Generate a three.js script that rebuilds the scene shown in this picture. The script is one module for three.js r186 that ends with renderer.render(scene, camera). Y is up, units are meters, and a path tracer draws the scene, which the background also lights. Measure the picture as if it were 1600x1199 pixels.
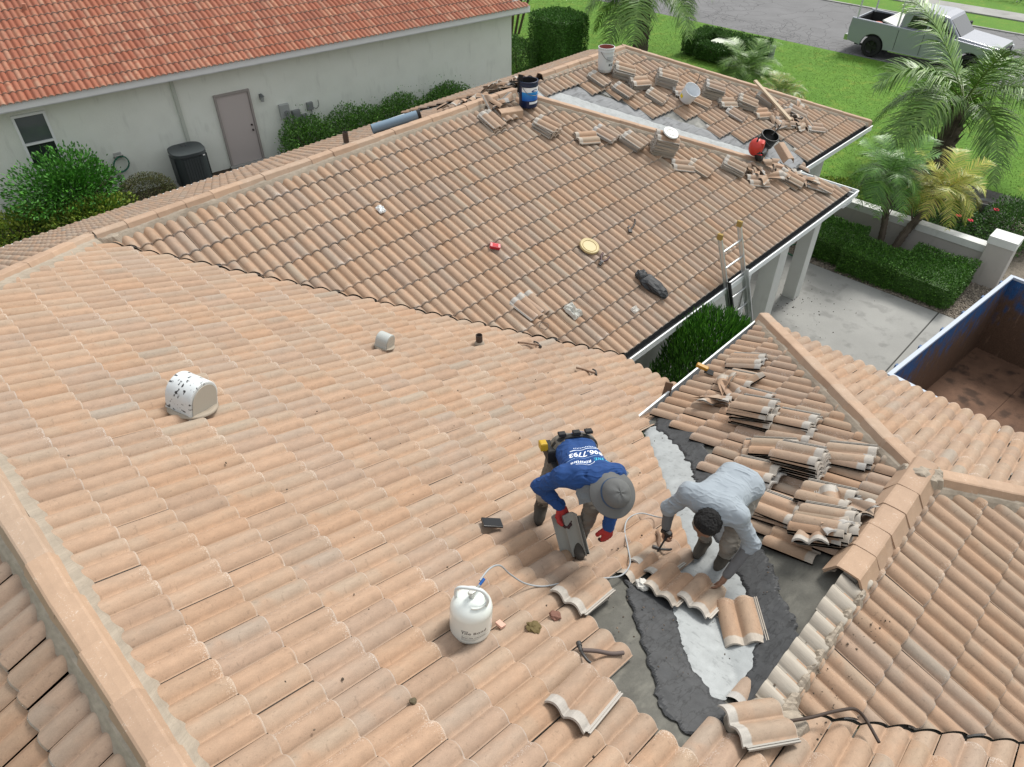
import * as THREE from 'three';
import { mergeGeometries } from 'three/addons/utils/BufferGeometryUtils.js';

// ---------------------------------------------------------------- camera, sky, sun, exposure
const scene = new THREE.Scene();
const camera = new THREE.PerspectiveCamera(56.5, 1600 / 1199, 0.05, 600);
camera.position.set(-2.095, 9.22, 9.704);
camera.lookAt(-2.095 + 0.5453769, 9.22 - 0.64893128, 9.704 - 0.53052071);
camera.updateMatrixWorld(); camera.updateProjectionMatrix();

const renderer = new THREE.WebGLRenderer({ antialias: true });
renderer.toneMapping = THREE.LinearToneMapping;
renderer.toneMappingExposure = 1.14;
renderer.shadowMap.enabled = true;

const SUN = new THREE.Vector3(0.82, 1.0, -0.02).normalize();
{ // bright overcast sky: thin cloud, brighter overhead and around the veiled sun
  const w = 512, h = 256, d = new Float32Array(w * h * 4), v = new THREE.Vector3();
  for (let j = 0; j < h; j++) for (let i = 0; i < w; i++) {
    const el = ((j + 0.5) / h - 0.5) * Math.PI, az = ((i + 0.5) / w - 0.5) * 2 * Math.PI;
    v.set(Math.cos(el) * Math.cos(az), Math.sin(el), Math.cos(el) * Math.sin(az));
    const s = Math.max(0, v.y), glow = Math.exp(-Math.pow(Math.acos(Math.min(1, v.dot(SUN))) / 0.62, 2));
    const b = v.y > 0 ? 0.55 + 0.14 * s : 0.22;
    const k = (j * w + i) * 4;
    d[k] = b * 0.95 + glow * 0.84; d[k + 1] = b + glow * 0.8; d[k + 2] = b * 1.06 + glow * 0.75; d[k + 3] = 1;
  }
  const t = new THREE.DataTexture(d, w, h, THREE.RGBAFormat, THREE.FloatType);
  t.mapping = THREE.EquirectangularReflectionMapping; t.magFilter = t.minFilter = THREE.LinearFilter; t.needsUpdate = true;
  scene.background = t; scene.environment = t;
}
const sun = new THREE.DirectionalLight(new THREE.Color(1, 0.965, 0.91), 2.9);
sun.position.copy(SUN).multiplyScalar(60).add(new THREE.Vector3(8, 0, 2)); sun.target.position.set(8, 0, 2);
sun.castShadow = true; sun.shadow.radius = 30; sun.shadow.mapSize.set(2048, 2048);
Object.assign(sun.shadow.camera, { left: -40, right: 40, top: 40, bottom: -40, near: 1, far: 140 });
scene.add(sun, sun.target);

// ---------------------------------------------------------------- helpers
function rngOf(a) { return () => { a |= 0; a = a + 0x6D2B79F5 | 0; let t = Math.imul(a ^ a >>> 15, 1 | a); t = t + Math.imul(t ^ t >>> 7, 61 | t) ^ t; return ((t ^ t >>> 14) >>> 0) / 4294967296; }; }
const rnd = rngOf(20240611);
const rr = (a, b) => a + (b - a) * rnd();
const clamp = (x, a = 0, b = 1) => Math.min(b, Math.max(a, x));
const sst = (a, b, x) => { const t = clamp((x - a) / (b - a)); return t * t * (3 - 2 * t); };
const mix = (a, b, t) => a + (b - a) * t;
const V = (x, y, z) => new THREE.Vector3(x, y, z);
const LAT = new Float32Array(65536); { const r = rngOf(77); for (let i = 0; i < 65536; i++) LAT[i] = r(); }
function vn(x, y, p = 256, seed = 0) { // periodic value noise
  const xi = Math.floor(x), yi = Math.floor(y), fx = x - xi, fy = y - yi, sx = fx * fx * (3 - 2 * fx), sy = fy * fy * (3 - 2 * fy);
  const H = (a, b) => LAT[((((a % p) + p) % p) + ((((b % p) + p) % p) * 131 + seed * 977)) & 65535];
  return mix(mix(H(xi, yi), H(xi + 1, yi), sx), mix(H(xi, yi + 1), H(xi + 1, yi + 1), sx), sy);
}
function fbm(x, y, o = 4, p = 256, seed = 0) { let s = 0, a = 0.5, n = 0; for (let i = 0; i < o; i++) { s += a * vn(x, y, p, seed + i * 7); n += a; x *= 2; y *= 2; p *= 2; a *= 0.5; } return s / n; }
function vn3(x, y, z, seed = 0) {
  const zi = Math.floor(z), f = z - zi, s = f * f * (3 - 2 * f);
  return mix(vn(x + zi * 17.3, y + zi * 5.1, 256, seed), vn(x + (zi + 1) * 17.3, y + (zi + 1) * 5.1, 256, seed), s);
}
const toS = (c) => 255 * (c <= 0.0031308 ? 12.92 * c : 1.055 * Math.pow(Math.max(0, c), 1 / 2.4) - 0.055);
function tex(w, h, fn, { srgb = true, wrap = true } = {}) { // fn(i, j) -> linear rgb (or raw 0..1 when srgb is off)
  const d = new Uint8Array(w * h * 4);
  for (let j = 0; j < h; j++) for (let i = 0; i < w; i++) {
    const c = fn(i, j), k = (j * w + i) * 4;
    for (let q = 0; q < 3; q++) { const v = Array.isArray(c) ? c[q] : c; d[k + q] = clamp(srgb ? toS(v) : v * 255, 0, 255); }
    d[k + 3] = 255;
  }
  const t = new THREE.DataTexture(d, w, h); t.magFilter = THREE.LinearFilter; t.minFilter = THREE.LinearMipmapLinearFilter; t.generateMipmaps = true;
  if (wrap) t.wrapS = t.wrapT = THREE.RepeatWrapping;
  if (srgb) t.colorSpace = THREE.SRGBColorSpace;
  t.needsUpdate = true; return t;
}
const lin = (r, g, b) => new THREE.Color().setRGB(r, g, b);
const mat = (r, g, b, o = {}) => new THREE.MeshStandardMaterial({ color: lin(r, g, b), roughness: 0.85, ...o });
const TAKEN = {};
function numbered(n) { const k = TAKEN[n] = (TAKEN[n] ?? -1) + 1; return k ? n + '_' + String(k).padStart(3, '0') : n; }
function tag(o, label, category, group, kind) { if (label) o.userData.label = label; if (category) o.userData.category = category; if (group) o.userData.group = group; if (kind) o.userData.kind = kind; return o; }
function thing(name, label, category, pos = [0, 0, 0], group) { const g = new THREE.Group(); g.name = numbered(name); g.position.set(...pos); scene.add(g); return tag(g, label, category, group); }
function mesh(name, geo, m, parent) { const o = new THREE.Mesh(geo, m); o.name = parent ? name : numbered(name); o.castShadow = o.receiveShadow = true; (parent || scene).add(o); return o; }
function struct(name, geo, m) { const o = mesh(name, geo, m); o.userData.kind = 'structure'; return o; }
function single(name, geo, m, label, category, group) { return tag(mesh(name, geo, m), label, category, group); }
// geometry: everything non-indexed with position, normal, uv
function clean(g) { const q = g.index ? g.toNonIndexed() : g; for (const k of Object.keys(q.attributes)) if (!['position', 'normal', 'uv', 'color'].includes(k)) q.deleteAttribute(k); if (!q.attributes.normal) q.computeVertexNormals(); if (!q.attributes.uv) q.setAttribute('uv', new THREE.BufferAttribute(new Float32Array(q.attributes.position.count * 2), 2)); return q; }
const mg = (...l) => { const a = l.flat().map(clean); return a.length === 1 ? a[0] : mergeGeometries(a); };
const T = (g, x = 0, y = 0, z = 0, rx = 0, ry = 0, rz = 0) => { g.applyMatrix4(new THREE.Matrix4().compose(V(x, y, z), new THREE.Quaternion().setFromEuler(new THREE.Euler(rx, ry, rz)), V(1, 1, 1))); return g; };
function box(w, h, d, x = 0, y = 0, z = 0, b = 0) { // box centred at x,y,z; b: chamfer
  if (!b) return T(new THREE.BoxGeometry(w, h, d), x, y, z);
  const s = new THREE.Shape(), a = w / 2 - b, c = h / 2 - b; s.moveTo(-a, -c); s.lineTo(a, -c); s.lineTo(a, c); s.lineTo(-a, c);
  return T(new THREE.ExtrudeGeometry(s, { depth: d - 2 * b, bevelEnabled: true, bevelThickness: b, bevelSize: b, bevelSegments: 2 }).translate(0, 0, -(d - 2 * b) / 2), x, y, z);
}
const cyl = (r0, r1, h, n = 20, open = false) => new THREE.CylinderGeometry(r1, r0, h, n, 1, open).translate(0, h / 2, 0);
const lathe = (pts, n = 28) => new THREE.LatheGeometry(pts.map(([r, y]) => new THREE.Vector2(r, y)), n);
const tube = (pts, r, seg = 24, n = 7, closed = false) => new THREE.TubeGeometry(new THREE.CatmullRomCurve3(pts.map((p) => V(...p)), closed), seg, r, n, closed);
const bar = (a, b, r, n = 8, r2 = r) => { const A = V(...a), B = V(...b), d = B.clone().sub(A), g = new THREE.CylinderGeometry(r2, r, d.length(), n); g.translate(0, d.length() / 2, 0); g.applyQuaternion(new THREE.Quaternion().setFromUnitVectors(V(0, 1, 0), d.normalize())); return g.translate(A.x, A.y, A.z); };
const prism = (pts, depth, bevel = 0) => { const s = new THREE.Shape(pts.map(([x, y]) => new THREE.Vector2(x, y))); return new THREE.ExtrudeGeometry(s, { depth, bevelEnabled: bevel > 0, bevelThickness: bevel, bevelSize: bevel, bevelSegments: 2, curveSegments: 16 }); };
function triGeo(P, N, U, C) { const g = new THREE.BufferGeometry(); g.setAttribute('position', new THREE.BufferAttribute(new Float32Array(P), 3)); if (N) g.setAttribute('normal', new THREE.BufferAttribute(new Float32Array(N), 3)); else g.computeVertexNormals(); g.setAttribute('uv', new THREE.BufferAttribute(new Float32Array(U || (P.length / 3 * 2)), 2)); if (C) g.setAttribute('color', new THREE.BufferAttribute(new Float32Array(C), 3)); return g; }
function paint(g, c) { const n = g.attributes.position.count, a = new Float32Array(n * 3); for (let i = 0; i < n; i++) { a[i * 3] = c[0]; a[i * 3 + 1] = c[1]; a[i * 3 + 2] = c[2]; } g.setAttribute('color', new THREE.BufferAttribute(a, 3)); return g; }
// uv in metres from the dominant axis of each face
function uvBox(g, s = 1) { const q = clean(g), p = q.attributes.position, n = q.attributes.normal, u = q.attributes.uv; for (let i = 0; i < p.count; i++) { const ax = Math.abs(n.getX(i)), ay = Math.abs(n.getY(i)), az = Math.abs(n.getZ(i)); if (ay >= ax && ay >= az) u.setXY(i, p.getX(i) * s, p.getZ(i) * s); else if (ax >= az) u.setXY(i, p.getZ(i) * s, p.getY(i) * s); else u.setXY(i, p.getX(i) * s, p.getY(i) * s); } return q; }
// keep the part of a (non-indexed) geometry where n.x + n.z <= c for every plan half-plane [nx, nz, c]
function clipPlan(g, cuts) {
  const q = clean(g), names = Object.keys(q.attributes), size = names.map((k) => q.attributes[k].itemSize);
  let tris = []; const cnt = q.attributes.position.count;
  const vert = (i) => names.map((k, a) => Array.from(q.attributes[k].array.slice(i * size[a], (i + 1) * size[a])));
  const ip = names.indexOf('position');
  for (let i = 0; i < cnt; i += 3) tris.push([vert(i), vert(i + 1), vert(i + 2)]);
  for (const [nx, nz, c] of cuts) {
    const out = [];
    for (const t of tris) {
      const d = t.map((v) => nx * v[ip][0] + nz * v[ip][2] - c), poly = [];
      for (let k = 0; k < 3; k++) {
        const a = t[k], b = t[(k + 1) % 3], da = d[k], db = d[(k + 1) % 3];
        if (da <= 0) poly.push(a);
        if ((da < 0 && db > 0) || (da > 0 && db < 0)) { const f = da / (da - db); poly.push(a.map((arr, m) => arr.map((x, e) => mix(x, b[m][e], f)))); }
      }
      for (let k = 1; k + 1 < poly.length; k++) out.push([poly[0], poly[k], poly[k + 1]]);
    }
    tris = out;
  }
  if (!tris.length) return null;
  const r = new THREE.BufferGeometry();
  names.forEach((k, a) => { const arr = new Float32Array(tris.length * 3 * size[a]); let o = 0; for (const t of tris) for (const v of t) for (const x of v[a]) arr[o++] = x; r.setAttribute(k, new THREE.BufferAttribute(arr, size[a])); });
  return r;
}
function inPoly(x, z, P) { let c = false; for (let i = 0, j = P.length - 1; i < P.length; j = i++) { const [xi, zi] = P[i], [xj, zj] = P[j]; if ((zi > z) !== (zj > z) && x < (xj - xi) * (z - zi) / (zj - zi) + xi) c = !c; } return c; }
// ---------------------------------------------------------------- the house: roof geometry
const PM = 0.3962, CS = 1 / Math.hypot(1, PM), SN = PM * CS;
const H1 = 4.6, ZE = 5.0, YE = H1 - PM * ZE, XC = 12.874, XB = XC - ZE, W0 = 2.238, Y0 = H1 + PM * W0;
const H4 = 4.339, Z4 = 9.296, X4 = 3.631, YE4 = 3.223, L4 = (H4 - YE4) / PM, Z4E = Z4 - L4, XJ = (H1 - H4) / PM;
const H3 = 4.367, Z3 = -0.743, ZE3 = 3.668, X3 = 12.348, L3 = ZE3 - Z3;
class Slope { // y = y0 - PM * (e . (x, z) - s0)
  constructor(name, ex, ez, s0, y0) { Object.assign(this, { name, ex, ez, s0, y0 }); this.e = V(ex * CS, -SN, ez * CS); this.n = V(ex * SN, CS, ez * SN); this.a = V().crossVectors(this.n, this.e); }
  y(x, z) { return this.y0 - PM * (this.ex * x + this.ez * z - this.s0); }
  at(x, z, h = 0) { return V(x, this.y(x, z), z).addScaledVector(this.n, h); }
  basis() { return new THREE.Matrix4().makeBasis(this.a, this.n, this.e); }
}
const P1 = new Slope('main', 1, 0, 0, H1), P2 = new Slope('garage', 0, 1, 0, H1), P8 = new Slope('side', 0, -1, 0, H1), P7 = new Slope('rear', -1, 0, W0, Y0);
const P4 = new Slope('entry', 0, -1, -Z4, H4), P5 = new Slope('entry_end', 1, 0, X4, H4), P6 = new Slope('entry_far', 0, 1, Z4, H4);
const P3 = new Slope('front', 0, 1, Z3, H3), P9 = new Slope('front_far', 0, -1, -Z3, H3), P10 = new Slope('front_end', 1, 0, X3, H3), P2b = new Slope('garage_end', 1, 0, XB, H1);
function roofY(x, z) {
  let y = -9; const m = Math.min;
  const main = m(P1.y(x, z), P7.y(x, z), P8.y(x, z)); if (main >= YE - 0.05) y = Math.max(y, main);
  if (x > -3) { const g = m(P2.y(x, z), P8.y(x, z), P2b.y(x, z)); if (g >= YE - 0.05) y = Math.max(y, g); }
  if (x > -1) { const g = m(P4.y(x, z), P6.y(x, z), P5.y(x, z)); if (g >= YE4 - 0.05) y = Math.max(y, g); }
  if (x > 7) { const g = m(P3.y(x, z), P9.y(x, z), P10.y(x, z)); if (g >= YE - 0.05) y = Math.max(y, g); }
  return y;
}
// concrete tile, two barrels: x across (0..TW), y up, z downslope with the nose at z = 0
const TW = 0.305, TE = 0.36 / CS, TL = TE + 0.072;
const prof = (x) => { const c = ((x - 0.083 + 0.07625 + 0.1525 * 4) % 0.1525) - 0.07625, t = Math.min(1, Math.abs(c) / 0.070); return 0.046 * 0.9 * Math.pow(1 - Math.pow(t, 2.0), 0.95); };
const ATL = 4;
function tileGeo(cell, seg, closed = false, th = 0.017, len = TL, lift = 0.040) {
  const P = [], N = [], U = [], cu = (cell % ATL) / ATL, cv = Math.floor(cell / ATL) / ATL, iu = 1 / ATL;
  const w = TW - 0.006, xs = []; for (let i = 0; i <= seg; i++) xs.push(0.003 + w * i / seg);
  const dp = (x) => { const e = 0.002; return (prof(x + e) - prof(x - e)) / (2 * e); };
  const top = (x, v) => [x, prof(x) + lift * (1 - v) , -v * len];
  const uv = (x, v) => [cu + iu * (0.03 + 0.94 * x / TW), cv + iu * (0.03 + 0.94 * v)];
  const nt = (x) => { const d = dp(x), l = Math.hypot(d, 1, lift / len); return [-d / l, 1 / l, -lift / len / l * -1]; };
  const push = (p, n, u) => { P.push(...p); N.push(...n); U.push(...u); };
  const quad = (a, b, c, d, na, nb, nc, nd, ua, ub, uc, ud) => { push(a, na, ua); push(b, nb, ub); push(c, nc, uc); push(a, na, ua); push(c, nc, uc); push(d, nd, ud); };
  for (let i = 0; i < seg; i++) {
    const x0 = xs[i], x1 = xs[i + 1], n0 = nt(x0), n1 = nt(x1), r = 0.032;
    const f0 = top(x0, r), f1 = top(x1, r), h0 = top(x0, 1), h1 = top(x1, 1);
    quad(f0, f1, h1, h0, n0, n1, n1, n0, uv(x0, r), uv(x1, r), uv(x1, 1), uv(x0, 1));
    // rounded nose and front face
    const g0 = top(x0, 0), g1 = top(x1, 0); g0[1] -= 0.009; g1[1] -= 0.009; const b0 = [x0, g0[1] - th, 0], b1 = [x1, g1[1] - th, 0];
    const m0 = [n0[0] * 0.6, n0[1] * 0.6, 0.8], m1 = [n1[0] * 0.6, n1[1] * 0.6, 0.8];
    quad(g0, g1, f1, f0, m0, m1, n1, n0, uv(x0, 0), uv(x1, 0), uv(x1, r), uv(x0, r));
    quad(b0, b1, g1, g0, [0, 0, 1], [0, 0, 1], m1, m0, uv(x0, 0.0), uv(x1, 0.0), uv(x1, 0.01), uv(x0, 0.01));
    if (closed) {
      const k0 = [x0, h0[1] - th, h0[2]], k1 = [x1, h1[1] - th, h1[2]], dn = (n) => n.map((q) => -q);
      quad(b0, k0, k1, b1, dn(n0), dn(n0), dn(n1), dn(n1), uv(x0, 0.93), uv(x0, 0.99), uv(x1, 0.99), uv(x1, 0.93));
      quad(h0, h1, k1, k0, [0, 0, -1], [0, 0, -1], [0, 0, -1], [0, 0, -1], uv(x0, 0.93), uv(x1, 0.93), uv(x1, 0.99), uv(x0, 0.99));
    }
  }
  for (const [x, s] of [[xs[0], -1], [xs[seg], 1]]) { const a = top(x, 0), b = top(x, 1), c = [x, b[1] - th, b[2]], d = [x, a[1] - th - 0.005, 0]; const n = [s, 0, 0], u = uv(x, 0.95); quad(a, b, c, d, n, n, n, n, u, u, u, u); }
  if (closed) { // interlocking side lip with two ribs
    for (const [x0, x1, y] of [[-0.028, 0.003, 0.006], [-0.028, -0.021, 0.013], [-0.012, -0.006, 0.013]]) {
      const yy = (v) => y + lift * (1 - v) - 0.006, Z = -len + 0.02, u = uv(0.01, 0.95), n = [0, 1, 0];
      quad([x0, yy(0), -0.01], [x1, yy(0), -0.01], [x1, yy(1), Z], [x0, yy(1), Z], n, n, n, n, u, u, u, u);
      for (const [x, s] of [[x0, -1], [x1, 1]]) quad([x, yy(0), -0.01], [x, yy(1), Z], [x, yy(1) - 0.012, Z], [x, yy(0) - 0.012, -0.01], [s, 0, 0], [s, 0, 0], [s, 0, 0], [s, 0, 0], u, u, u, u);
      quad([x0, yy(0), -0.01], [x1, yy(0), -0.01], [x1, yy(0) - 0.012, -0.01], [x0, yy(0) - 0.012, -0.01], [0, 0, 1], [0, 0, 1], [0, 0, 1], [0, 0, 1], u, u, u, u);
    }
  }
  return triGeo(P, N, U).translate(-TW / 2, 0, 0);
}
// weathered concrete, 16 variants: two barrels that differ in tone, salt bloom in grains, fine speckle, bare grey cement at the head lap
function tileAtlas(size, pal, seed, bloomAmt) {
  const r = rngOf(seed), c = size / ATL, cell = [];
  for (let k = 0; k < ATL * ATL; k++) cell.push({ g: [r(), r()].map((x) => Math.pow(x, 1.6)), t: [r(), r()], nose: r() < 0.55 ? r() : r() * 0.2, side: [r() < 0.3 ? r() : 0, r() < 0.3 ? r() : 0], all: r() < 0.25 ? r() * 0.5 : 0.05, ox: r() * 200, oy: r() * 200 });
  const out = tex(size, size, (i, j) => {
    const ci = Math.floor(i / c), cj = Math.floor(j / c), q = cell[cj * ATL + ci], u = (i % c) / c, v = (j % c) / c, b = u < 0.5 ? 0 : 1;
    const lf = fbm(q.ox + u * 3, q.oy + v * 4, 3, 256, seed), hf = vn(q.ox + u * 95, q.oy + v * 120, 256, seed + 3), mf = fbm(q.ox + u * 16, q.oy + v * 9, 3, 256, seed + 5);
    const x = u * TW, hgt = prof(x) / 0.046, gr = clamp(q.g[b] * (0.35 + 0.9 * hgt) * sst(0.2, 0.75, lf + 0.15));
    let col = [0, 1, 2].map((k) => mix(mix(pal.a[k], pal.b[k], clamp(q.t[b] * 0.7 + lf * 0.6 - 0.1)), pal.g[k], gr));
    const tr = sst(0.5, 0.1, hgt) * 0.35 * mf; col = col.map((k, m) => mix(k, pal.t[m], tr)); // pans blended towards a separate trough tone
    const ton = 0.89 + 0.22 * mf + 0.14 * (hf - 0.5); col = col.map((k) => k * ton);
    const dens = 0.80 * bloomAmt * (q.nose * sst(0.28, 0.0, v) * 0.95 + q.side[b] * sst(0.55, 0.95, (u * 2) % 1) * 0.8 + q.all * hgt * 0.7);
    const gn = vn(q.ox + u * 105, q.oy + v * 130, 256, seed + 9) * 0.6 + hf * 0.4, sp = sst(0.95 - dens * 0.62, 1.03 - dens * 0.62, gn + 0.12 * (mf - 0.5)); const rim = sst(0.06, 0.012, v + 0.03 * (mf - 0.5)) * 0.7; col = col.map((k, m) => mix(mix(k, pal.w[m], sp * 0.5), pal.w[m] * 0.9, rim));  // rim: chalky worn nose edge, painted paler still for the sunlight it catches
    const dk = sst(0.86, 0.93, vn(q.ox + u * 22, q.oy + v * 30, 256, seed + 13)) * 0.16; col = col.map((k) => k * (1 - dk));
    if (v > 0.80) { const e = sst(0.80, 0.83, v + 0.02 * (mf - 0.5)), cm = 0.9 + 0.3 * (mf - 0.5) + 0.15 * (hf - 0.5); col = col.map((k, m) => mix(k, pal.h[m] * cm, e)); }
    return col;
  }, { wrap: false });
  out.order = cell.map((q, k) => [q.g[0] + q.g[1] + q.all, k]).sort((a, b) => a[0] - b[0]).map((a) => a[1]); return out;
}
const palTan = { a: [0.388, 0.260, 0.176], b: [0.340, 0.233, 0.161], g: [0.325, 0.264, 0.203], t: [0.395, 0.262, 0.170], w: [0.64, 0.59, 0.53], h: [0.46, 0.43, 0.385] };
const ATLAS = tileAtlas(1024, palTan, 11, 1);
const grainTex = tex(256, 256, (i, j) => 0.5 * vn(i / 1.6, j / 1.6, 160, 21) + 0.5 * fbm(i / 10, j / 10, 3, 26, 22), { srgb: false });
const TINTS = [[1, 1, 1], [1.05, 1.02, 0.99], [0.94, 0.93, 0.93], [1.03, 0.97, 0.91], [0.97, 0.99, 1.03], [1.07, 1.05, 1.03]];
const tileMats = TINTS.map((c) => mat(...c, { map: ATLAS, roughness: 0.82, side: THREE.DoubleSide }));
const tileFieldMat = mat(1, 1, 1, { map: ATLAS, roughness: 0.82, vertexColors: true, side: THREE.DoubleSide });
const TG = [...Array(16).keys()].map((k) => tileGeo(k, 24));
const LG = [...Array(16).keys()].map((k) => tileGeo(k, 16, true, 0.018, TL, 0.012).translate(0, 0, TL / 2)); // loose tile, centred

const house = thing('tile_roof_house', 'large house with peach concrete tile roof being repaired by two workers', 'house');
const allTiles = []; // { M, cell, tint, cuts, slope }
function layTiles(S, { s1, s0, a0, a1, cutsAt = () => [], keep = () => true, shift = 0, top = true }) {
  // courses from the eave (plan distance s1 along e) up to s0; a0..a1 along the across axis (plan)
  const ax = S.a.x, az = S.a.z, B = S.basis(); let j = 0;
  for (let s = s1; s > s0 - 0.30; s -= 0.36, j++) for (let i = Math.floor(a0 / TW) - 1; i * TW < a1 + TW; i++) {
    const a = (i + 0.5 * (j % 2)) * TW + shift, sm = s - 0.18, cx = ax * a + S.ex * sm, cz = az * a + S.ez * sm;
    if (!keep(cx, cz)) continue;
    const cuts = cutsAt(cx, cz), used = []; let out = false;
    for (const [nx, nz, c] of cuts) { let mn = 9e9, mx = -9e9; for (const da of [-TW / 2, TW / 2]) for (const ds of [s, s - 0.36 - 0.068]) { const d = nx * (ax * (a + da) + S.ex * ds) + nz * (az * (a + da) + S.ez * ds) - c; mn = Math.min(mn, d); mx = Math.max(mx, d); } if (mn > -0.02) out = true; else if (mx > 0) used.push([nx, nz, c]); }
    if (out) continue;
    const px = ax * a + S.ex * s, pz = az * a + S.ez * s;
    const M = new THREE.Matrix4().makeTranslation(0, 0, 0).multiply(B).multiply(new THREE.Matrix4().makeRotationFromEuler(new THREE.Euler(rr(-0.006, 0.006), rr(-0.010, 0.010), rr(-0.008, 0.008)))); M.setPosition(S.at(px + rr(-0.003, 0.003), pz + rr(-0.003, 0.003), -0.022 + rr(-0.002, 0.005)));
    allTiles.push({ M, cell: ATLAS.order[clamp(Math.floor(16 * (sst(0.25, 0.75, fbm(cx * 0.55 + 30, cz * 0.55 + 30, 3, 256, 15)) * 0.45 + rnd() * 0.48)), 0, 15)], tint: Math.floor(rnd() * 6), cuts: used, S, c: S.at(cx, cz, 0.02) });
  }
}
// plan half-planes [nx, nz, c]: keep nx*x + nz*z <= c
const K4 = Z4 + XJ; // valley main / entry: x + z = K4
const rem1 = [[1.12, 7.90], [0.86, 7.98], [0.50, 8.06], [0.36, 8.45], [0.12, 8.62], [0.08, 9.2], [0.5, 9.45], [2.3, 8.2], [1.35, 8.24]];
layTiles(P1, { s1: ZE + 0.04, s0: -W0 + 0.08, a0: -14, a1: 3, shift: 0.03,
  cutsAt: (x, z) => [[-1, 0, W0 - 0.05], [-1, -1, -0.04], ...(x > -0.3 ? [[1, -1, 0.03]] : []), ...(z < Z4 ? (z > Z4E - 0.2 ? [x > 3.35 ? [0, 1, Z4E + 0.1] : [1, 1, K4 + (x < 1.2 ? 0.15 : 0.02)]] : []) : [[1, -1, XJ - Z4 - 0.0]])],
  keep: (x, z) => !inPoly(x, z, rem1) });
layTiles(P2, { s1: ZE + 0.04, s0: 0.06, a0: 0, a1: XC + 0.3, cutsAt: () => [[0, -1, -0.09], [-1, 1, -0.05], [1, -1, XB - 0.06]] });
layTiles(P8, { s1: ZE + 0.04, s0: -W0, a0: -10, a1: 6, cutsAt: (x) => [...(x > -0.2 ? [[0, 1, -0.09]] : []), [1, 1, -0.06 + (x > -0.2 ? 99 : 0)], [1, 0, 8.35]] });
layTiles(P9, { s1: ZE + 0.04, s0: -Z3 + 0.06, a0: -17, a1: -8, cutsAt: () => [[0, 1, Z3 - 0.1], [-1, 0, -9.0], [1, 1, X3 + Z3 - 0.1]] });
layTiles(P7, { s1: W0 + 4, s0: W0 + 0.06, a0: 2.5, a1: 13, cutsAt: () => [[1, 0, -W0 - 0.06]] });
layTiles(P4, { s1: -Z4E + 0.05, s0: -Z4 + 0.06, a0: -7.2, a1: 0, shift: 0.1, cutsAt: () => [[0, 1, Z4 - 0.1], [-1, -1, -K4 - 0.02], [1, 1, X4 + Z4 - 0.1]],
  keep: (x, z) => { const d = (x + z - K4) / Math.SQRT2; return d > 0.52 + 0.14 * (z - 7.4) + (z > 8.9 ? 0.25 : 0) - (z < 6.9 ? 0.2 : 0); } });
layTiles(P5, { s1: X4 + L4 + 0.06, s0: X4 + 0.05, a0: -14, a1: -5, cutsAt: () => [[-1, -1, -(X4 + Z4) - 0.1], [-1, 1, Z4 - X4 - 0.1]] });
layTiles(P6, { s1: Z4 + L4 + 0.25, s0: Z4 - 0.02, a0: -1, a1: 8, shift: 0.05, cutsAt: (x) => [[0, -1, -Z4 + (x > 2.05 ? -0.1 : -0.05)], [-1, 1, Z4 - XJ - 0.03], [1, -1, X4 - Z4 - 0.12]] });
layTiles(P3, { s1: ZE3 + 0.04, s0: Z3 + 0.06, a0: 8, a1: 17.2, cutsAt: () => [[0, -1, -Z3 - 0.1], [1, -1, X3 - Z3 - 0.1]],
  keep: (x, z) => (x - z - 9.205) / Math.SQRT2 > 0.72 + 0.12 * Math.sin(z * 5) + (z > 2.45 && z < 3.2 ? 0.3 : 0) - (z < -0.2 ? 0.35 : 0) });
layTiles(P10, { s1: X3 + L3 + 0.04, s0: X3 + 0.06, a0: -4, a1: 5.5, cutsAt: () => [[-1, 1, Z3 - X3 - 0.1], [-1, -1, -X3 - Z3 - 0.1]] });
{ // the 300 tiles that show largest are parts, the rest is one part
  const v = V(); for (const t of allTiles) { v.copy(t.c).project(camera); const on = Math.abs(v.x) < 1.02 && Math.abs(v.y) < 1.02 && v.z < 1; const d = t.c.clone().sub(camera.position); t.size = on ? -d.clone().normalize().dot(t.S.n) / d.lengthSq() : -1; }
  allTiles.sort((a, b) => b.size - a.size);
  const G = {}; const rest = [];
  allTiles.forEach((t, k) => {
    let g = TG[t.cell]; const own = k < 300;
    if (t.cuts.length || !own) { g = g.clone().applyMatrix4(t.M); if (t.cuts.length) g = clipPlan(g, t.cuts); if (!g) return; }
    if (own) { const sn = t.S.name; G[sn] ??= (() => { const o = new THREE.Group(); o.name = 'tiled_slope'; house.add(o); return o; })(); const o = mesh('roof_tile', g, tileMats[t.tint], G[sn]); if (!t.cuts.length) o.applyMatrix4(t.M); }
    else rest.push(paint(g, TINTS[t.tint]));
  });
  const o = mesh('roof_tile_field', mergeGeometries(rest.map(clean)), tileFieldMat, house); o.userData.kind = 'stuff';
}
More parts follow.
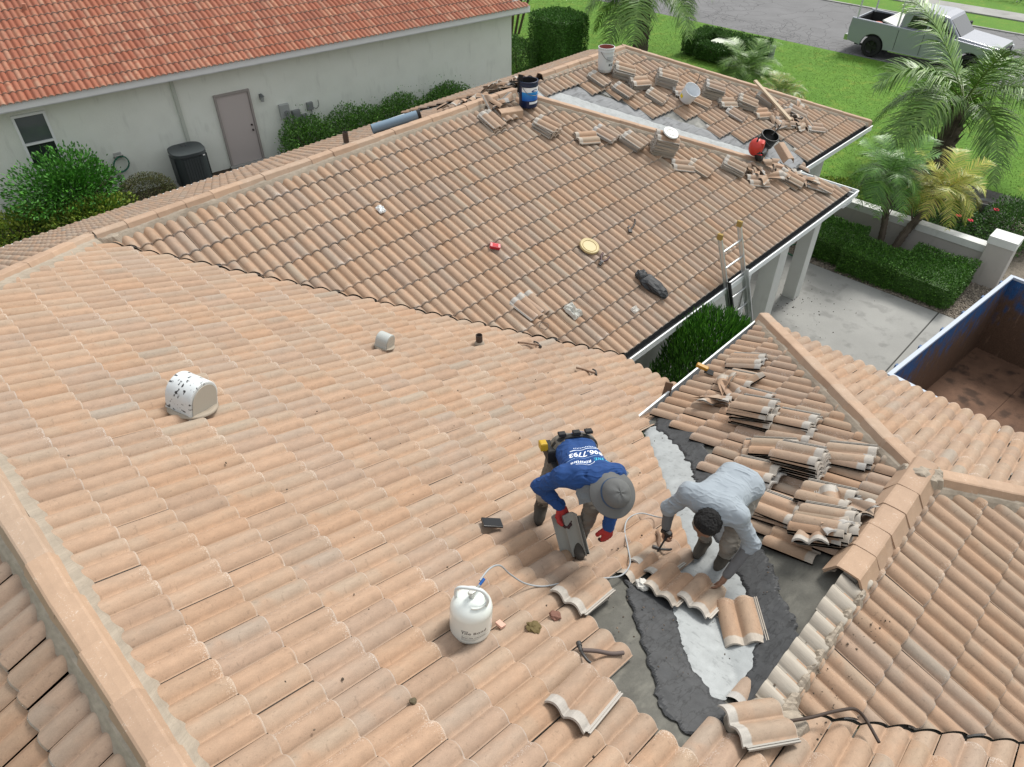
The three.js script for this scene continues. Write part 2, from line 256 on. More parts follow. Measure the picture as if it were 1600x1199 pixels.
// decks under the tiles, with old grey-brown underlayment
const feltTex = tex(512, 512, (i, j) => { const a = fbm(i / 40, j / 40, 5, 13, 31), b = vn(i / 2, j / 2, 256, 33), c = sst(0.55, 0.8, fbm(i / 70, j / 25, 4, 8, 35)); const k = 0.06 + 0.07 * a + 0.02 * b; return [k * 1.03 + c * 0.045, k + c * 0.043, k * 0.86 + c * 0.035]; });
const felt = mat(1, 1, 1, { map: feltTex, roughness: 0.9, side: THREE.DoubleSide });
function deck(S, poly, m = felt, off = -0.036, name = 'roof_deck') {
  const sh = new THREE.Shape(poly.map(([x, z]) => new THREE.Vector2(x, z))), g = clean(new THREE.ShapeGeometry(sh)), p = g.attributes.position, u = g.attributes.uv, n = g.attributes.normal;
  for (let i = 0; i < p.count; i++) { const x = p.getX(i), z = p.getY(i), q = S.at(x, z, off); u.setXY(i, x / 1.5, z / 1.5); p.setXYZ(i, q.x, q.y, q.z); n.setXYZ(i, S.n.x, S.n.y, S.n.z); }
  if (g.attributes.position.count) for (const k of ['position', 'uv', 'normal']) { const A = g.attributes[k], z = A.itemSize; for (let i = 0; i < A.count; i += 3) for (let q = 0; q < z; q++) { const t = A.array[(i + 1) * z + q]; A.array[(i + 1) * z + q] = A.array[(i + 2) * z + q]; A.array[(i + 2) * z + q] = t; } }
  return mesh(name, g, m, house);
}
deck(P1, [[-W0, W0], [0, 0], [ZE, ZE], [ZE, 9], [K4 - Z4E, Z4E], [XJ, Z4], [ZE, Z4 + ZE - XJ], [-W0, 15]]);
deck(P2, [[0, 0], [XB, 0], [XC, ZE], [ZE, ZE]]); deck(P8, [[0, 0], [-W0, W0], [-8, W0], [-8, -ZE], [XB + 4, -ZE], [XB, 0]]);
deck(P7, [[-W0, W0], [-W0, 15], [-8, 15], [-8, W0]]); deck(P2b, [[XB, 0], [XC, ZE], [XC, ZE3], [8.46, Z3]]);
deck(P4, [[XJ, Z4], [X4, Z4], [X4 + L4, Z4E], [K4 - Z4E, Z4E]]); deck(P5, [[X4, Z4], [X4 + L4, Z4E], [X4 + L4, Z4 + L4]]); deck(P6, [[XJ, Z4], [X4, Z4], [X4 + L4, Z4 + L4], [XJ + L4, Z4 + L4]]);
deck(P3, [[8.46, Z3], [X3, Z3], [X3 + L3, ZE3], [9.205 + ZE3, ZE3]]); deck(P9, [[8.2, Z3], [X3, Z3], [X3 + L3, -ZE], [8.2, -ZE]]); deck(P10, [[X3, Z3], [X3 + L3, ZE3], [X3 + L3, Z3 - L3]]);
// ridge and hip caps on beds of mortar
const capTex = tex(256, 256, (i, j) => { const a = fbm(i / 30, j / 30, 4, 9, 41), b = vn(i / 1.5, j / 1.5, 170, 43), s = sst(0.80, 0.9, vn(i / 2.2, j / 2.2, 116, 47) * 0.7 + a * 0.35); const k = 0.86 + 0.2 * a + 0.1 * b; return [mix(0.40 * k, 0.62, s * 0.5), mix(0.275 * k, 0.56, s * 0.5), mix(0.190 * k, 0.48, s * 0.5)]; });
const capMats = [[1, 1, 1], [0.94, 0.93, 0.92], [1.05, 1.04, 1.02], [0.97, 1.02, 1.06]].map((c) => mat(...c, { map: capTex, roughness: 0.8, side: THREE.DoubleSide }));
const mortarTex = tex(256, 256, (i, j) => { const a = fbm(i / 18, j / 18, 5, 14, 51), b = vn(i / 1.7, j / 1.7, 150, 53); const k = 0.72 + 0.4 * a + 0.16 * b; return [0.335 * k, 0.285 * k, 0.225 * k]; });
const mortarM = mat(1, 1, 1, { map: mortarTex, roughness: 0.95, side: THREE.DoubleSide, bumpMap: mortarTex, bumpScale: 0.006 });
function capGeo(len, wb = 0.128, wt = 0.066, hb = -0.075, ht = 0.05) { // along +z, front (open) end at 0
  const sec = (k) => [[-wb * k, hb], [-wt * k - 0.004, ht - 0.006], [-wt * k + 0.010, ht + 0.001], [0, ht + 0.004], [wt * k - 0.010, ht + 0.001], [wt * k + 0.004, ht - 0.006], [wb * k, hb]];
  const A = sec(1), Bk = sec(0.93), P = [], U = [], th = 0.016, inn = A.map(([x, y]) => [x * 0.88, y - th]);
  const tri = (...q) => q.forEach(([x, y, z, u, v]) => { P.push(x, y, z); U.push(u, v); });
  let L = 0; for (let i = 0; i + 1 < A.length; i++) { const l = Math.hypot(A[i + 1][0] - A[i][0], A[i + 1][1] - A[i][1]), a = [...A[i], 0, L, 0], b = [...A[i + 1], 0, L + l, 0], c = [Bk[i + 1][0], Bk[i + 1][1] - 0.016, -len, L + l, len], d = [Bk[i][0], Bk[i][1] - 0.016, -len, L, len]; tri(a, b, c, a, c, d); const e = [...inn[i], 0, L, 0.02], f = [...inn[i + 1], 0, L + l, 0.02]; tri(e, f, b, e, b, a); L += l; }
  return triGeo(P, null, U);
}
const CAPG = [0, 1, 2].map((k) => { const g = capGeo(0.47 + 0.005 * k), u = g.attributes.uv; for (let i = 0; i < u.count; i++) u.setXY(i, u.getX(i) * 1.6 + k * 0.37, u.getY(i) * 1.6 + k * 0.21); return g; });
function capRow(a, b, { h = 0.045, jitter = 1, from = 0, to = 1, flip = false, step = 0.41 } = {}) { // a = upper / first, b = lower / last end; each cap laps the one nearer b
  const A = V(...a), Bv = V(...b), d = Bv.clone().sub(A), len = d.length(), z = d.clone().normalize(), x = V(0, 1, 0).cross(z).normalize(), y = z.clone().cross(x);
  const n = Math.floor(len * (to - from) / step + 0.35), wide = arguments[2]?.wide || 1, base = new THREE.Matrix4().makeBasis(x, y, z);
  for (let i = 0; i < n; i++) { const t = len * from + (i + 1) * step; const o = mesh('ridge_cap', wide > 1 ? CAPG[i % 3].clone().scale(wide, 1.15, 1) : CAPG[i % 3], capMats[Math.floor(rnd() * 4)], house); o.applyMatrix4(base.clone().multiply(new THREE.Matrix4().makeRotationFromEuler(new THREE.Euler(0.026, rr(-0.018, 0.018) * jitter, rr(-0.03, 0.03) * jitter))).setPosition(A.clone().addScaledVector(z, t).addScaledVector(y, h + rr(0, 0.006)))); }
  mortarBed(A.clone().addScaledVector(z, len * from), A.clone().addScaledVector(z, Math.min(len, len * from + n * step)), x);
}
function mortarBed(A, Bv, x, wMin = 0.12, wMax = 0.20) { // both flanks: a rough skirt from under the cap down onto the tiles
  const len = A.distanceTo(Bv), n = Math.ceil(len / 0.045), P = [], U = [], d = Bv.clone().sub(A).normalize();
  for (const s of [-1, 1]) {
    P.length = U.length = 0; const rows = [0, 1, 2, 3]; let prev = null;
    for (let i = 0; i <= n; i++) {
      const c = A.clone().addScaledVector(d, len * i / n), ww = wMin + (wMax - wMin) * fbm(i * 0.21 + s * 9, A.x * 3 + A.z, 3, 256, 61), cur = [];
      for (const r of rows) { const f = r / 3, q = c.clone().addScaledVector(x, s * mix(0.085, ww, f)); const ry = roofY(q.x, q.z); q.y = Math.max(ry + mix(0.075, 0.004, f * f) + 0.014 * (fbm(i * 0.5 + r * 3, s * 5 + A.x, 3, 256, 63) - 0.5), c.y - 0.2); cur.push(q); }
      if (prev) for (let r = 0; r < 3; r++) for (const q of [prev[r], cur[r], cur[r + 1], prev[r], cur[r + 1], prev[r + 1]]) { P.push(q.x, q.y, q.z); U.push((q.x + q.y) * 2, (q.z - q.y) * 2); }
      prev = cur;
    }
    mesh('mortar_bed', triGeo(P, null, U), mortarM, house);
  }
}
capRow([XB, H1, 0], [0.18, H1, 0]);                                   // garage ridge
capRow([-W0, Y0, W0], [0, H1, 0], { step: 0.47 });                    // side hip
capRow([-W0, Y0, 14], [-W0, Y0, W0 - 0.2]);                           // main ridge
capRow([XB + 0.35, H1 - PM * 0.35, 0.35], [XC, YE, ZE], { to: 0.80 }); // garage hip
capRow([X3, H3, Z3], [8.9, H3, Z3], { to: 0.86 });                    // front ridge
capRow([X3, H3, Z3], [X3 + L3, YE, ZE3]);                             // front hip
capRow([X4 + 0.1, H4 - 0.02, Z4 - 0.1], [X4 + L4 + 0.05, YE4, Z4E - 0.05]);   // entry hip
capRow([X4 + 0.1, H4 - 0.02, Z4 + 0.1], [X4 + L4, YE4, Z4 + L4]);     // entry far hip
capRow([X4 - 0.02, H4, Z4], [XJ, H4, Z4], { to: 0.55, h: 0.06, wide: 1.4, step: 0.30 });                  // entry ridge, half of it stripped
// ---------------------------------------------------------------- stripped valleys: metal, painted coating, bands of black roof cement
function sheet(poly, { off = 0.0, cell = 0.03, rag = 0.03, bump = 0.0, freq = 8, seed = 1, uvs = 1, yf = roofY, normal = null }) {
  // grid over the plan polygon; border cells are pulled onto a ragged outline; rests on the roof (both sides of a fold)
  const xs = poly.map((p) => p[0]), zs = poly.map((p) => p[1]), x0 = Math.min(...xs), x1 = Math.max(...xs), z0 = Math.min(...zs), z1 = Math.max(...zs);
  const nx = Math.ceil((x1 - x0) / cell) + 2, nz = Math.ceil((z1 - z0) / cell) + 2, P = [], U = [];
  const near = (x, z) => { let b = 9, r = null; for (let i = 0; i < poly.length; i++) { const [ax, az] = poly[i], [bx, bz] = poly[(i + 1) % poly.length], dx = bx - ax, dz = bz - az, t = clamp(((x - ax) * dx + (z - az) * dz) / (dx * dx + dz * dz)), px = ax + dx * t, pz = az + dz * t, d = Math.hypot(x - px, z - pz); if (d < b) { b = d; r = [px, pz]; } } return [b, r]; };
  const pt = []; for (let j = 0; j <= nz; j++) for (let i = 0; i <= nx; i++) {
    const x = x0 - cell + i * cell, z = z0 - cell + j * cell, [d, q] = near(x, z), s = (inPoly(x, z, poly) ? -d : d) + rag * 2 * (fbm(x * 13 + seed * 3, z * 13, 5, 256, 70 + seed) - 0.5);
    pt.push({ x, z, s, q });
  }
  const put = (p) => { const e = clamp(-p.s / (cell * 1.5)); const h = off * (0.35 + 0.65 * e) + bump * e * (fbm(p.x * freq, p.z * freq, 4, 256, 80 + seed) - 0.35) * 2; P.push(p.x, yf(p.x, p.z) - 0.03 + h, p.z); U.push(p.x * uvs, p.z * uvs); };
  const edge = (a, b) => { const t = a.s / (a.s - b.s); return { x: mix(a.x, b.x, t), z: mix(a.z, b.z, t), s: 0 }; };
  for (let j = 0; j < nz; j++) for (let i = 0; i < nx; i++) {
    const c = [pt[j * (nx + 1) + i], pt[(j + 1) * (nx + 1) + i], pt[(j + 1) * (nx + 1) + i + 1], pt[j * (nx + 1) + i + 1]], out = [];
    for (let k = 0; k < 4; k++) { const a = c[k], b = c[(k + 1) % 4]; if (a.s < 0) out.push(a); if ((a.s < 0) !== (b.s < 0)) out.push(edge(a, b)); }
    for (let k = 1; k + 1 < out.length; k++) { put(out[0]); put(out[k]); put(out[k + 1]); }
  }
  return triGeo(P, null, U);
}
const coatTex = tex(512, 512, (i, j) => { const a = fbm(i / 50, j / 50, 5, 10, 91), b = vn(i / 2, j / 2, 256, 93), s = sst(0.62, 0.78, fbm(i / 16, j / 30, 4, 32, 95)) * 0.5, k = 0.27 + 0.14 * a + 0.05 * b - s * 0.14; return [k * 0.93, k * 0.98, k * 0.98]; });
const coatM = mat(1, 1, 1, { map: coatTex, roughness: 0.7, side: THREE.DoubleSide });
const tarTex = tex(512, 512, (i, j) => { const a = fbm(i / 36, j / 36, 5, 14, 97), b = vn(i / 2.2, j / 2.2, 233, 99), k = 0.022 + 0.034 * a + 0.010 * b, c = sst(0.06, 0.0, Math.abs(fbm(i / 60, j / 22, 4, 8, 101) - 0.5)) * 0.5; return [k * 0.96 * (1 - c), k * (1 - c), k * 1.05 * (1 - c)]; });
const tarM = mat(1, 1, 1, { map: tarTex, roughness: 0.62, side: THREE.DoubleSide });
const slateTex = tex(512, 512, (i, j) => { const a = fbm(i / 44, j / 44, 5, 12, 103), b = vn(i / 2, j / 2, 256, 105), l = sst(0.55, 0.75, fbm(i / 90, j / 14, 4, 6, 107)), k = 0.17 + 0.10 * a + 0.03 * b - l * 0.07; return [k * 0.97, k, k * 1.03]; });
const slateM = mat(1, 1, 1, { map: slateTex, roughness: 0.8, side: THREE.DoubleSide });
// entry valley
mesh('valley_coating', sheet([[3.46, 6.49], [3.66, 6.70], [3.35, 7.05], [3.09, 7.40], [2.74, 7.72], [2.20, 8.17], [1.97, 8.48], [1.65, 8.82], [1.32, 9.10], [0.93, 9.19], [0.72, 9.16], [0.52, 9.06], [0.58, 8.89], [0.78, 8.68], [1.07, 8.40], [1.6, 8.0], [2.3, 7.5], [3.1, 6.8]], { off: 0.014, cell: 0.02, rag: 0.07, bump: 0.004, seed: 2, uvs: 1.4 }), coatM, house);
const yTop = (x, z) => roofY(x, z);
mesh('roof_cement_band', sheet([[3.52, 6.62], [3.70, 6.55], [3.90, 6.66], [3.86, 6.88], [3.46, 7.30], [2.82, 7.89], [2.27, 8.50], [1.93, 8.86], [1.60, 9.14], [1.42, 9.30], [0.60, 9.34], [0.28, 9.20], [0.90, 9.13], [1.26, 9.06], [1.60, 8.78], [1.92, 8.44], [2.15, 8.13], [2.70, 7.68], [3.05, 7.36], [3.32, 7.0]], { off: 0.026, cell: 0.016, rag: 0.06, bump: 0.009, freq: 7, seed: 3, uvs: 1.2 }), tarM, house);
mesh('roof_cement_band', sheet([[1.02, 7.98], [1.12, 8.38], [0.82, 8.65], [0.64, 8.88], [0.58, 9.05], [0.64, 9.17], [0.40, 9.22], [0.16, 9.12], [0.17, 8.90], [0.42, 8.62], [0.64, 8.36], [0.86, 8.1]], { off: 0.022, cell: 0.016, rag: 0.05, bump: 0.008, freq: 6, seed: 4, uvs: 1.2 }), tarM, house);
// front valley
mesh('valley_coating', sheet([[8.62, -0.66], [9.0, -0.66], [9.55, -0.35], [10.25, 0.45], [11.2, 1.48], [12.2, 2.5], [12.9, 3.3], [12.84, 3.62], [12.4, 3.2], [11.2, 2.02], [10.2, 1.0], [9.2, 0.02]], { off: 0.02, cell: 0.05, rag: 0.05, bump: 0.004, seed: 5, uvs: 1.2 }), coatM, house);
mesh('roof_cement_band', sheet([[8.95, -0.66], [9.9, -0.66], [10.4, 0.1], [11.2, 1.0], [12.2, 2.1], [13.1, 2.85], [13.6, 3.3], [13.9, 3.64], [12.98, 3.64], [12.9, 3.3], [12.1, 2.46], [11.1, 1.44], [10.2, 0.5], [9.5, -0.3]], { off: 0.012, cell: 0.05, rag: 0.06, bump: 0.008, seed: 6, uvs: 0.8 }), slateM, house);
mesh('bare_underlayment', sheet([[10.1, -0.6], [11.4, 0.2], [12.4, 1.3], [13.5, 2.3], [14.4, 3.2], [14.7, 3.64], [13.9, 3.64], [13.0, 2.8], [12.0, 1.95], [11.0, 0.85]], { off: 0.006, cell: 0.06, rag: 0.02, bump: 0.002, seed: 7, uvs: 0.7 }), mat(1.9, 1.95, 2.1, { map: feltTex, roughness: 0.9, side: THREE.DoubleSide }), house);
{ // bare cement heads of the top course, left showing where the ridge caps came off
  const hg = [0, 1, 2].map((k) => { const g = tileGeo(k * 5, 18), u = g.attributes.uv; for (let i = 0; i < u.count; i++) { const cv = Math.floor(u.getY(i) * ATL) / ATL, f = (u.getY(i) - cv) * ATL; u.setY(i, cv + (0.86 + 0.10 * f) / ATL); } return g; }), hm = mat(1.0, 0.96, 0.9, { map: ATLAS, roughness: 0.9, side: THREE.DoubleSide });
  for (let k = 0; k < 5; k++) { const x = 0.92 + k * TW, M = P6.basis().clone().setPosition(P6.at(x, Z4 + 0.15, 0.004)), g = clipPlan(hg[k % 3].clone().applyMatrix4(M), [[0, -1, -(Z4 - 0.015 - 0.03 * rnd())]]); mesh('tile_head', g, hm, house); const nh = []; for (const dx of [-0.075, 0.075]) nh.push(new THREE.SphereGeometry(0.006, 8, 6).translate(...P6.at(x + dx + 0.006, Z4 + 0.06, 0.055).toArray())); mesh('nail_hole', nh[0], mat(0.02, 0.018, 0.016), house); mesh('nail_hole', nh[1], mat(0.02, 0.018, 0.016), house); }
}
// broken mortar ridge line left on the stripped entry ridge
mesh('mortar_ridge', sheet([[0.74, 9.41], [1.2, 9.41], [1.7, 9.41], [2.15, 9.40], [2.15, 9.49], [1.7, 9.49], [1.2, 9.50], [0.86, 9.53]], { off: 0.11, cell: 0.02, rag: 0.03, bump: 0.035, freq: 22, seed: 8, uvs: 2 }), mortarM, house);
mesh('mortar_patch', sheet([[0.36, 9.22], [0.62, 9.18], [0.98, 9.44], [0.86, 9.66], [0.60, 9.58], [0.42, 9.40]], { off: 0.11, cell: 0.02, rag: 0.03, bump: 0.03, freq: 12, seed: 9, uvs: 2 }), mortarM, house);
mesh('mortar_patch', sheet([[X4 - 0.16, Z4 - 0.12], [X4 + 0.02, Z4 - 0.2], [X4 + 0.24, Z4 - 0.06], [X4 + 0.26, Z4 + 0.12], [X4 + 0.05, Z4 + 0.22], [X4 - 0.1, Z4 + 0.12]], { off: 0.16, cell: 0.02, rag: 0.02, bump: 0.03, freq: 12, seed: 10, uvs: 2 }), mortarM, house);
mesh('mortar_patch', sheet([[-0.05, -0.18], [0.2, -0.12], [0.42, 0.1], [0.3, 0.2], [0.12, 0.14], [-0.02, 0.06]], { off: 0.10, cell: 0.02, rag: 0.02, bump: 0.025, freq: 12, seed: 12, uvs: 2 }), mortarM, house);

// ---------------------------------------------------------------- gutters, fascia, walls
const stuccoTex = tex(512, 512, (i, j) => 0.5 * fbm(i / 6, j / 6, 4, 86, 111) + 0.5 * vn(i / 1.5, j / 1.5, 341, 113), { srgb: false });
const stuccoCol = tex(512, 512, (i, j) => { const a = fbm(i / 80, j / 80, 5, 6, 115), b = vn(i / 2, j / 2, 256, 117), s = sst(0.6, 0.85, fbm(i / 30, j / 120, 4, 17, 119)); const k = 0.92 + 0.12 * a + 0.03 * b - 0.10 * s; return [k, k, k * 0.99]; });
const whiteWall = mat(0.62, 0.63, 0.60, { map: stuccoCol, bumpMap: stuccoTex, bumpScale: 0.004, roughness: 0.9, side: THREE.DoubleSide });
const whitePaint = mat(0.82, 0.84, 0.84, { roughness: 0.45 });
const darkMetal = mat(0.055, 0.058, 0.06, { roughness: 0.6 });
function gutter(ax, az, bx, bz, y, ox, oz, liner = darkMetal, soffit = 0.5) { // open box gutter; (ox, oz) points away from the roof
  const dx = bx - ax, dz = bz - az, L = Math.hypot(dx, dz), ang = Math.atan2(-dz, dx), cx = (ax + bx) / 2, cz = (az + bz) / 2, side = (Math.cos(ang) * oz - (-Math.sin(ang)) * ox) > 0 ? 1 : -1;
  const place = (g) => T(g, cx, y, cz, 0, ang, 0);
  mesh('gutter', place(mg(box(L, 0.115, 0.012, 0, -0.095, side * 0.146), box(L, 0.018, 0.026, 0, -0.036, side * 0.150, 0.003), box(L, 0.012, 0.14, 0, -0.152, side * 0.075), box(0.01, 0.12, 0.14, L / 2 - 0.005, -0.1, side * 0.075), box(0.01, 0.12, 0.14, -L / 2 + 0.005, -0.1, side * 0.075))), whitePaint, house);
  mesh('gutter_liner', place(mg(box(L - 0.03, 0.010, 0.13, 0, -0.138, side * 0.072), box(L - 0.03, 0.09, 0.006, 0, -0.098, side * 0.006), box(L - 0.03, 0.016, 0.05, 0, -0.045, -side * 0.02))), liner, house);
  mesh('fascia', place(box(L, 0.17, 0.022, 0, -0.15, -side * 0.02)), whitePaint, house);
  mesh('soffit', place(box(L, 0.015, soffit, 0, -0.235, -side * (soffit / 2 + 0.03))), whitePaint, house);
}
gutter(ZE + 0.06, ZE, XC + 0.14, ZE, YE, 0, 1); gutter(XC, ZE + 0.13, XC, ZE3 + 0.15, YE, 1, 0, coatM, 0.4); gutter(XC + 0.05, ZE3, X3 + L3 + 0.05, ZE3, YE, 0, 1);
gutter(K4 - Z4E - 0.05, Z4E, X4 + L4 + 0.02, Z4E, YE4, 0, -1, darkMetal, 0.3);
mesh('fascia', box(0.022, 0.17, 2 * L4, X4 + L4 - 0.02, YE4 - 0.15, Z4), whitePaint, house); gutter(12, -ZE, -7.9, -ZE, YE, 0, -1); gutter(X3 + L3, ZE3, X3 + L3, -ZE, YE, 1, 0);
const wallH = YE - 0.22;
const wallBox = (x0, x1, z0, z1, h = wallH) => uvBox(box(x1 - x0, h, z1 - z0, (x0 + x1) / 2, h / 2, (z0 + z1) / 2), 0.5);
mesh('wall', wallBox(4.6, 10.25, 4.28, 4.44), whiteWall, house); mesh('wall', wallBox(10.2, 10.38, 2.9, 4.44), whiteWall, house); mesh('wall', wallBox(4.4, 4.56, 4.3, 8.0), whiteWall, house);
mesh('wall', wallBox(10.4, 12.5, 3.1, 3.26), whiteWall, house); mesh('wall', wallBox(12.4, 16.2, 2.95, 3.12), whiteWall, house); mesh('wall', wallBox(16.1, 16.26, -4.5, 3.0), whiteWall, house); mesh('wall', wallBox(-7.5, 16.2, -4.5, -4.34), whiteWall, house);
mesh('wall', wallBox(4.5, 6.0, 7.0, 7.16, YE4 - 0.2), whiteWall, house); mesh('wall', wallBox(5.9, 6.06, 7.0, 12, YE4 - 0.2), whiteWall, house);
mesh('corner_post', uvBox(mg(box(0.36, wallH, 0.34, 10.62, wallH / 2, 4.72, 0.01)), 0.5), whiteWall, house);
mesh('corner_post', uvBox(mg(box(0.3, wallH, 0.3, 12.45, wallH / 2, 4.6, 0.01)), 0.5), whiteWall, house);
mesh('downspout', mg(box(0.075, 2.3, 0.055, 10.15, 1.2, 4.50, 0.006)), whitePaint, house);
// ---------------------------------------------------------------- ground, street, drive
const grassTex = tex(1024, 1024, (i, j) => { const a = fbm(i / 120, j / 120, 5, 8, 121), b = fbm(i / 7, j / 7, 3, 146, 123), c = vn(i / 1.6, j / 1.6, 640, 125), d = sst(0.55, 0.85, fbm(i / 60, j / 60, 4, 17, 127)), k = 0.70 + 0.5 * b + 0.45 * (c - 0.5); return [(0.075 + 0.035 * a + 0.045 * d) * k, (0.190 + 0.045 * a + 0.02 * d) * k, (0.010 + 0.005 * a + 0.006 * d) * k]; });
grassTex.repeat.set(1, 1);
const grassM = mat(1, 1, 1, { map: grassTex, roughness: 0.95 });
function flat(poly, y, s = 1) { const g = clean(new THREE.ShapeGeometry(new THREE.Shape(poly.map(([x, z]) => new THREE.Vector2(x, -z))))).rotateX(-Math.PI / 2).translate(0, y, 0), p = g.attributes.position, u = g.attributes.uv; for (let i = 0; i < p.count; i++) u.setXY(i, p.getX(i) * s, p.getZ(i) * s); return g; }
const rect = (x0, x1, z0, z1) => [[x0, z0], [x1, z0], [x1, z1], [x0, z1]];
struct('lawn', flat(rect(-160, 240, -200, 200), 0, 1 / 5), grassM);
const soilTex = tex(256, 256, (i, j) => { const a = fbm(i / 20, j / 20, 5, 13, 131), b = vn(i / 2, j / 2, 128, 133), k = 0.5 + 0.9 * a + 0.3 * b; return [0.050 * k, 0.037 * k, 0.026 * k]; });
struct('side_yard_soil', flat([[-14, -16], [19, -11.6], [19.4, -4], [-14, -4]], 0.004, 1), mat(1, 1, 1, { map: soilTex, roughness: 1 }));
const asphTex = tex(2048, 1024, (() => { // worn asphalt with sealed cracks: a crack is a dark wandering line
  const cr = []; const r = rngOf(5); const w = 2048, h = 1024, m = new Uint8Array(w * h);
  const walk = (x, y, dx, dy, n, wd) => { for (let k = 0; k < n; k++) { dx += (r() - 0.5) * 0.5; dy += (r() - 0.5) * 0.5; const l = Math.hypot(dx, dy); dx /= l; dy /= l; x += dx * 1.6; y += dy * 1.6; for (let a = -wd; a <= wd; a++) for (let b = -wd; b <= wd; b++) if (a * a + b * b <= wd * wd) m[((((y + b) | 0) % h + h) % h) * w + ((((x + a) | 0) % w + w) % w)] = 1; if (r() < 0.004 && n > 60) walk(x, y, dy, -dx, n * 0.5, wd); } };
  for (let k = 0; k < 11; k++) { const v = r() < 0.5; walk(r() * w, r() * h, v ? 0.1 : 1, v ? 1 : 0.1, 700 + r() * 500, 1); }
  return (i, j) => { const a = fbm(i / 90, j / 90, 5, 22, 141), b = vn(i / 1.5, j / 1.5, 682, 143), k = 0.125 + 0.05 * a + 0.035 * (b - 0.5), c = m[j * w + i] ? 0.3 : 1; return [k * c, k * c, k * 1.02 * c]; };
})());
asphTex.repeat.set(1, 1);
struct('road', flat(rect(31.6, 40, -120, 120), 0.004, 1).translate(0, 0, 0), mat(1, 1, 1, { map: (() => { const t = asphTex.clone(); t.repeat.set(1 / 16, 1 / 8); t.needsUpdate = true; return t; })(), roughness: 0.85 }));
const concTex = tex(1024, 1024, (i, j) => { const a = fbm(i / 150, j / 150, 6, 7, 151), b = vn(i / 1.7, j / 1.7, 602, 153), s = sst(0.55, 0.8, fbm(i / 60, j / 60, 5, 17, 155)), k = 0.27 + 0.10 * a + 0.035 * (b - 0.5) - 0.075 * s; return [k * 0.99, k * 0.985, k * 0.93]; });
const concM = mat(1, 1, 1, { map: concTex, roughness: 0.9, bumpMap: grainTex, bumpScale: 0.002 });
for (const p of [rect(4.6, 14.10, 3.3, 7.33), rect(6.2, 14.10, 7.36, 14), rect(14.12, 21.5, 8.35, 14), rect(21.52, 31.4, 8.0, 14)]) struct('driveway', uvBox(T(box(p[1][0] - p[0][0], 0.1, p[2][1] - p[0][1]), (p[0][0] + p[1][0]) / 2, -0.042, (p[0][1] + p[2][1]) / 2), 0.22), concM);
struct('far_sidewalk', uvBox(box(1.5, 0.1, 120, 43.4, 0.01, 0), 0.22), concM);
struct('kerb', uvBox(box(0.16, 0.10, 240, 40.1, 0.0, 0, 0.02), 0.22), concM);
struct('drive_joint', flat(rect(4.6, 21.6, 3.2, 14), 0.002, 1), mat(0.05, 0.05, 0.045));
struct('neighbour_walk', uvBox(box(9, 0.06, 1.0, 11, 0.0, -9.0), 0.22), concM);
struct('far_path', flat([[33, -60], [31.6, -18], [26, -21], [22, -40]], 0.006, 0.22), concM);
// gravel bed
const gravTex = tex(512, 512, (i, j) => { const a = fbm(i / 40, j / 40, 4, 13, 161), b = vn(i / 5, j / 5, 102, 163), c = vn(i / 2.5, j / 2.5, 204, 165), k = 0.35 + 0.6 * b + 0.4 * c + 0.3 * a; return [0.175 * k, 0.150 * k, 0.118 * k]; });
const bedPoly = [[14.12, 3.3], [16.3, 3.3], [16.2, 8.3], [14.12, 8.3]];
struct('gravel_bed', flat(bedPoly, 0.004, 0.6), mat(1, 1, 1, { map: gravTex, roughness: 1 }));
struct('gravel_bed', flat([[16.3, 7.95], [20.8, 7.2], [21, 8.0], [16.3, 8.33]], 0.004, 0.6), mat(1, 1, 1, { map: gravTex, roughness: 1 }));
function stuffInst(name, geo, m, n, fn, label) { const o = new THREE.InstancedMesh(geo, m, n), M = new THREE.Matrix4(), c = new THREE.Color(); let k = 0; for (let i = 0; i < n; i++) { const r = fn(i); if (!r) continue; M.compose(r.p, new THREE.Quaternion().setFromEuler(r.e || new THREE.Euler(rr(0, 6), rr(0, 6), rr(0, 6))), r.s); o.setMatrixAt(k, M); if (r.c) o.setColorAt(k, c.setRGB(...r.c)); k++; } o.count = k; o.name = numbered(name); o.castShadow = o.receiveShadow = true; scene.add(o); tag(o, label, name.split('_').pop(), null, 'stuff'); return o; }
stuffInst('gravel', new THREE.IcosahedronGeometry(1, 0), mat(1, 1, 1, { roughness: 0.95 }), 9000, () => { const x = rr(14.12, 16.25), z = rr(3.3, 8.3); const s = rr(0.012, 0.03), k = rr(0.6, 1.5); return { p: V(x, 0.008, z), s: V(s, s * 0.7, s * rr(0.7, 1.2)), c: [0.24 * k, 0.205 * k, 0.165 * k] }; }, 'loose tan gravel covering the bed inside the low wall');
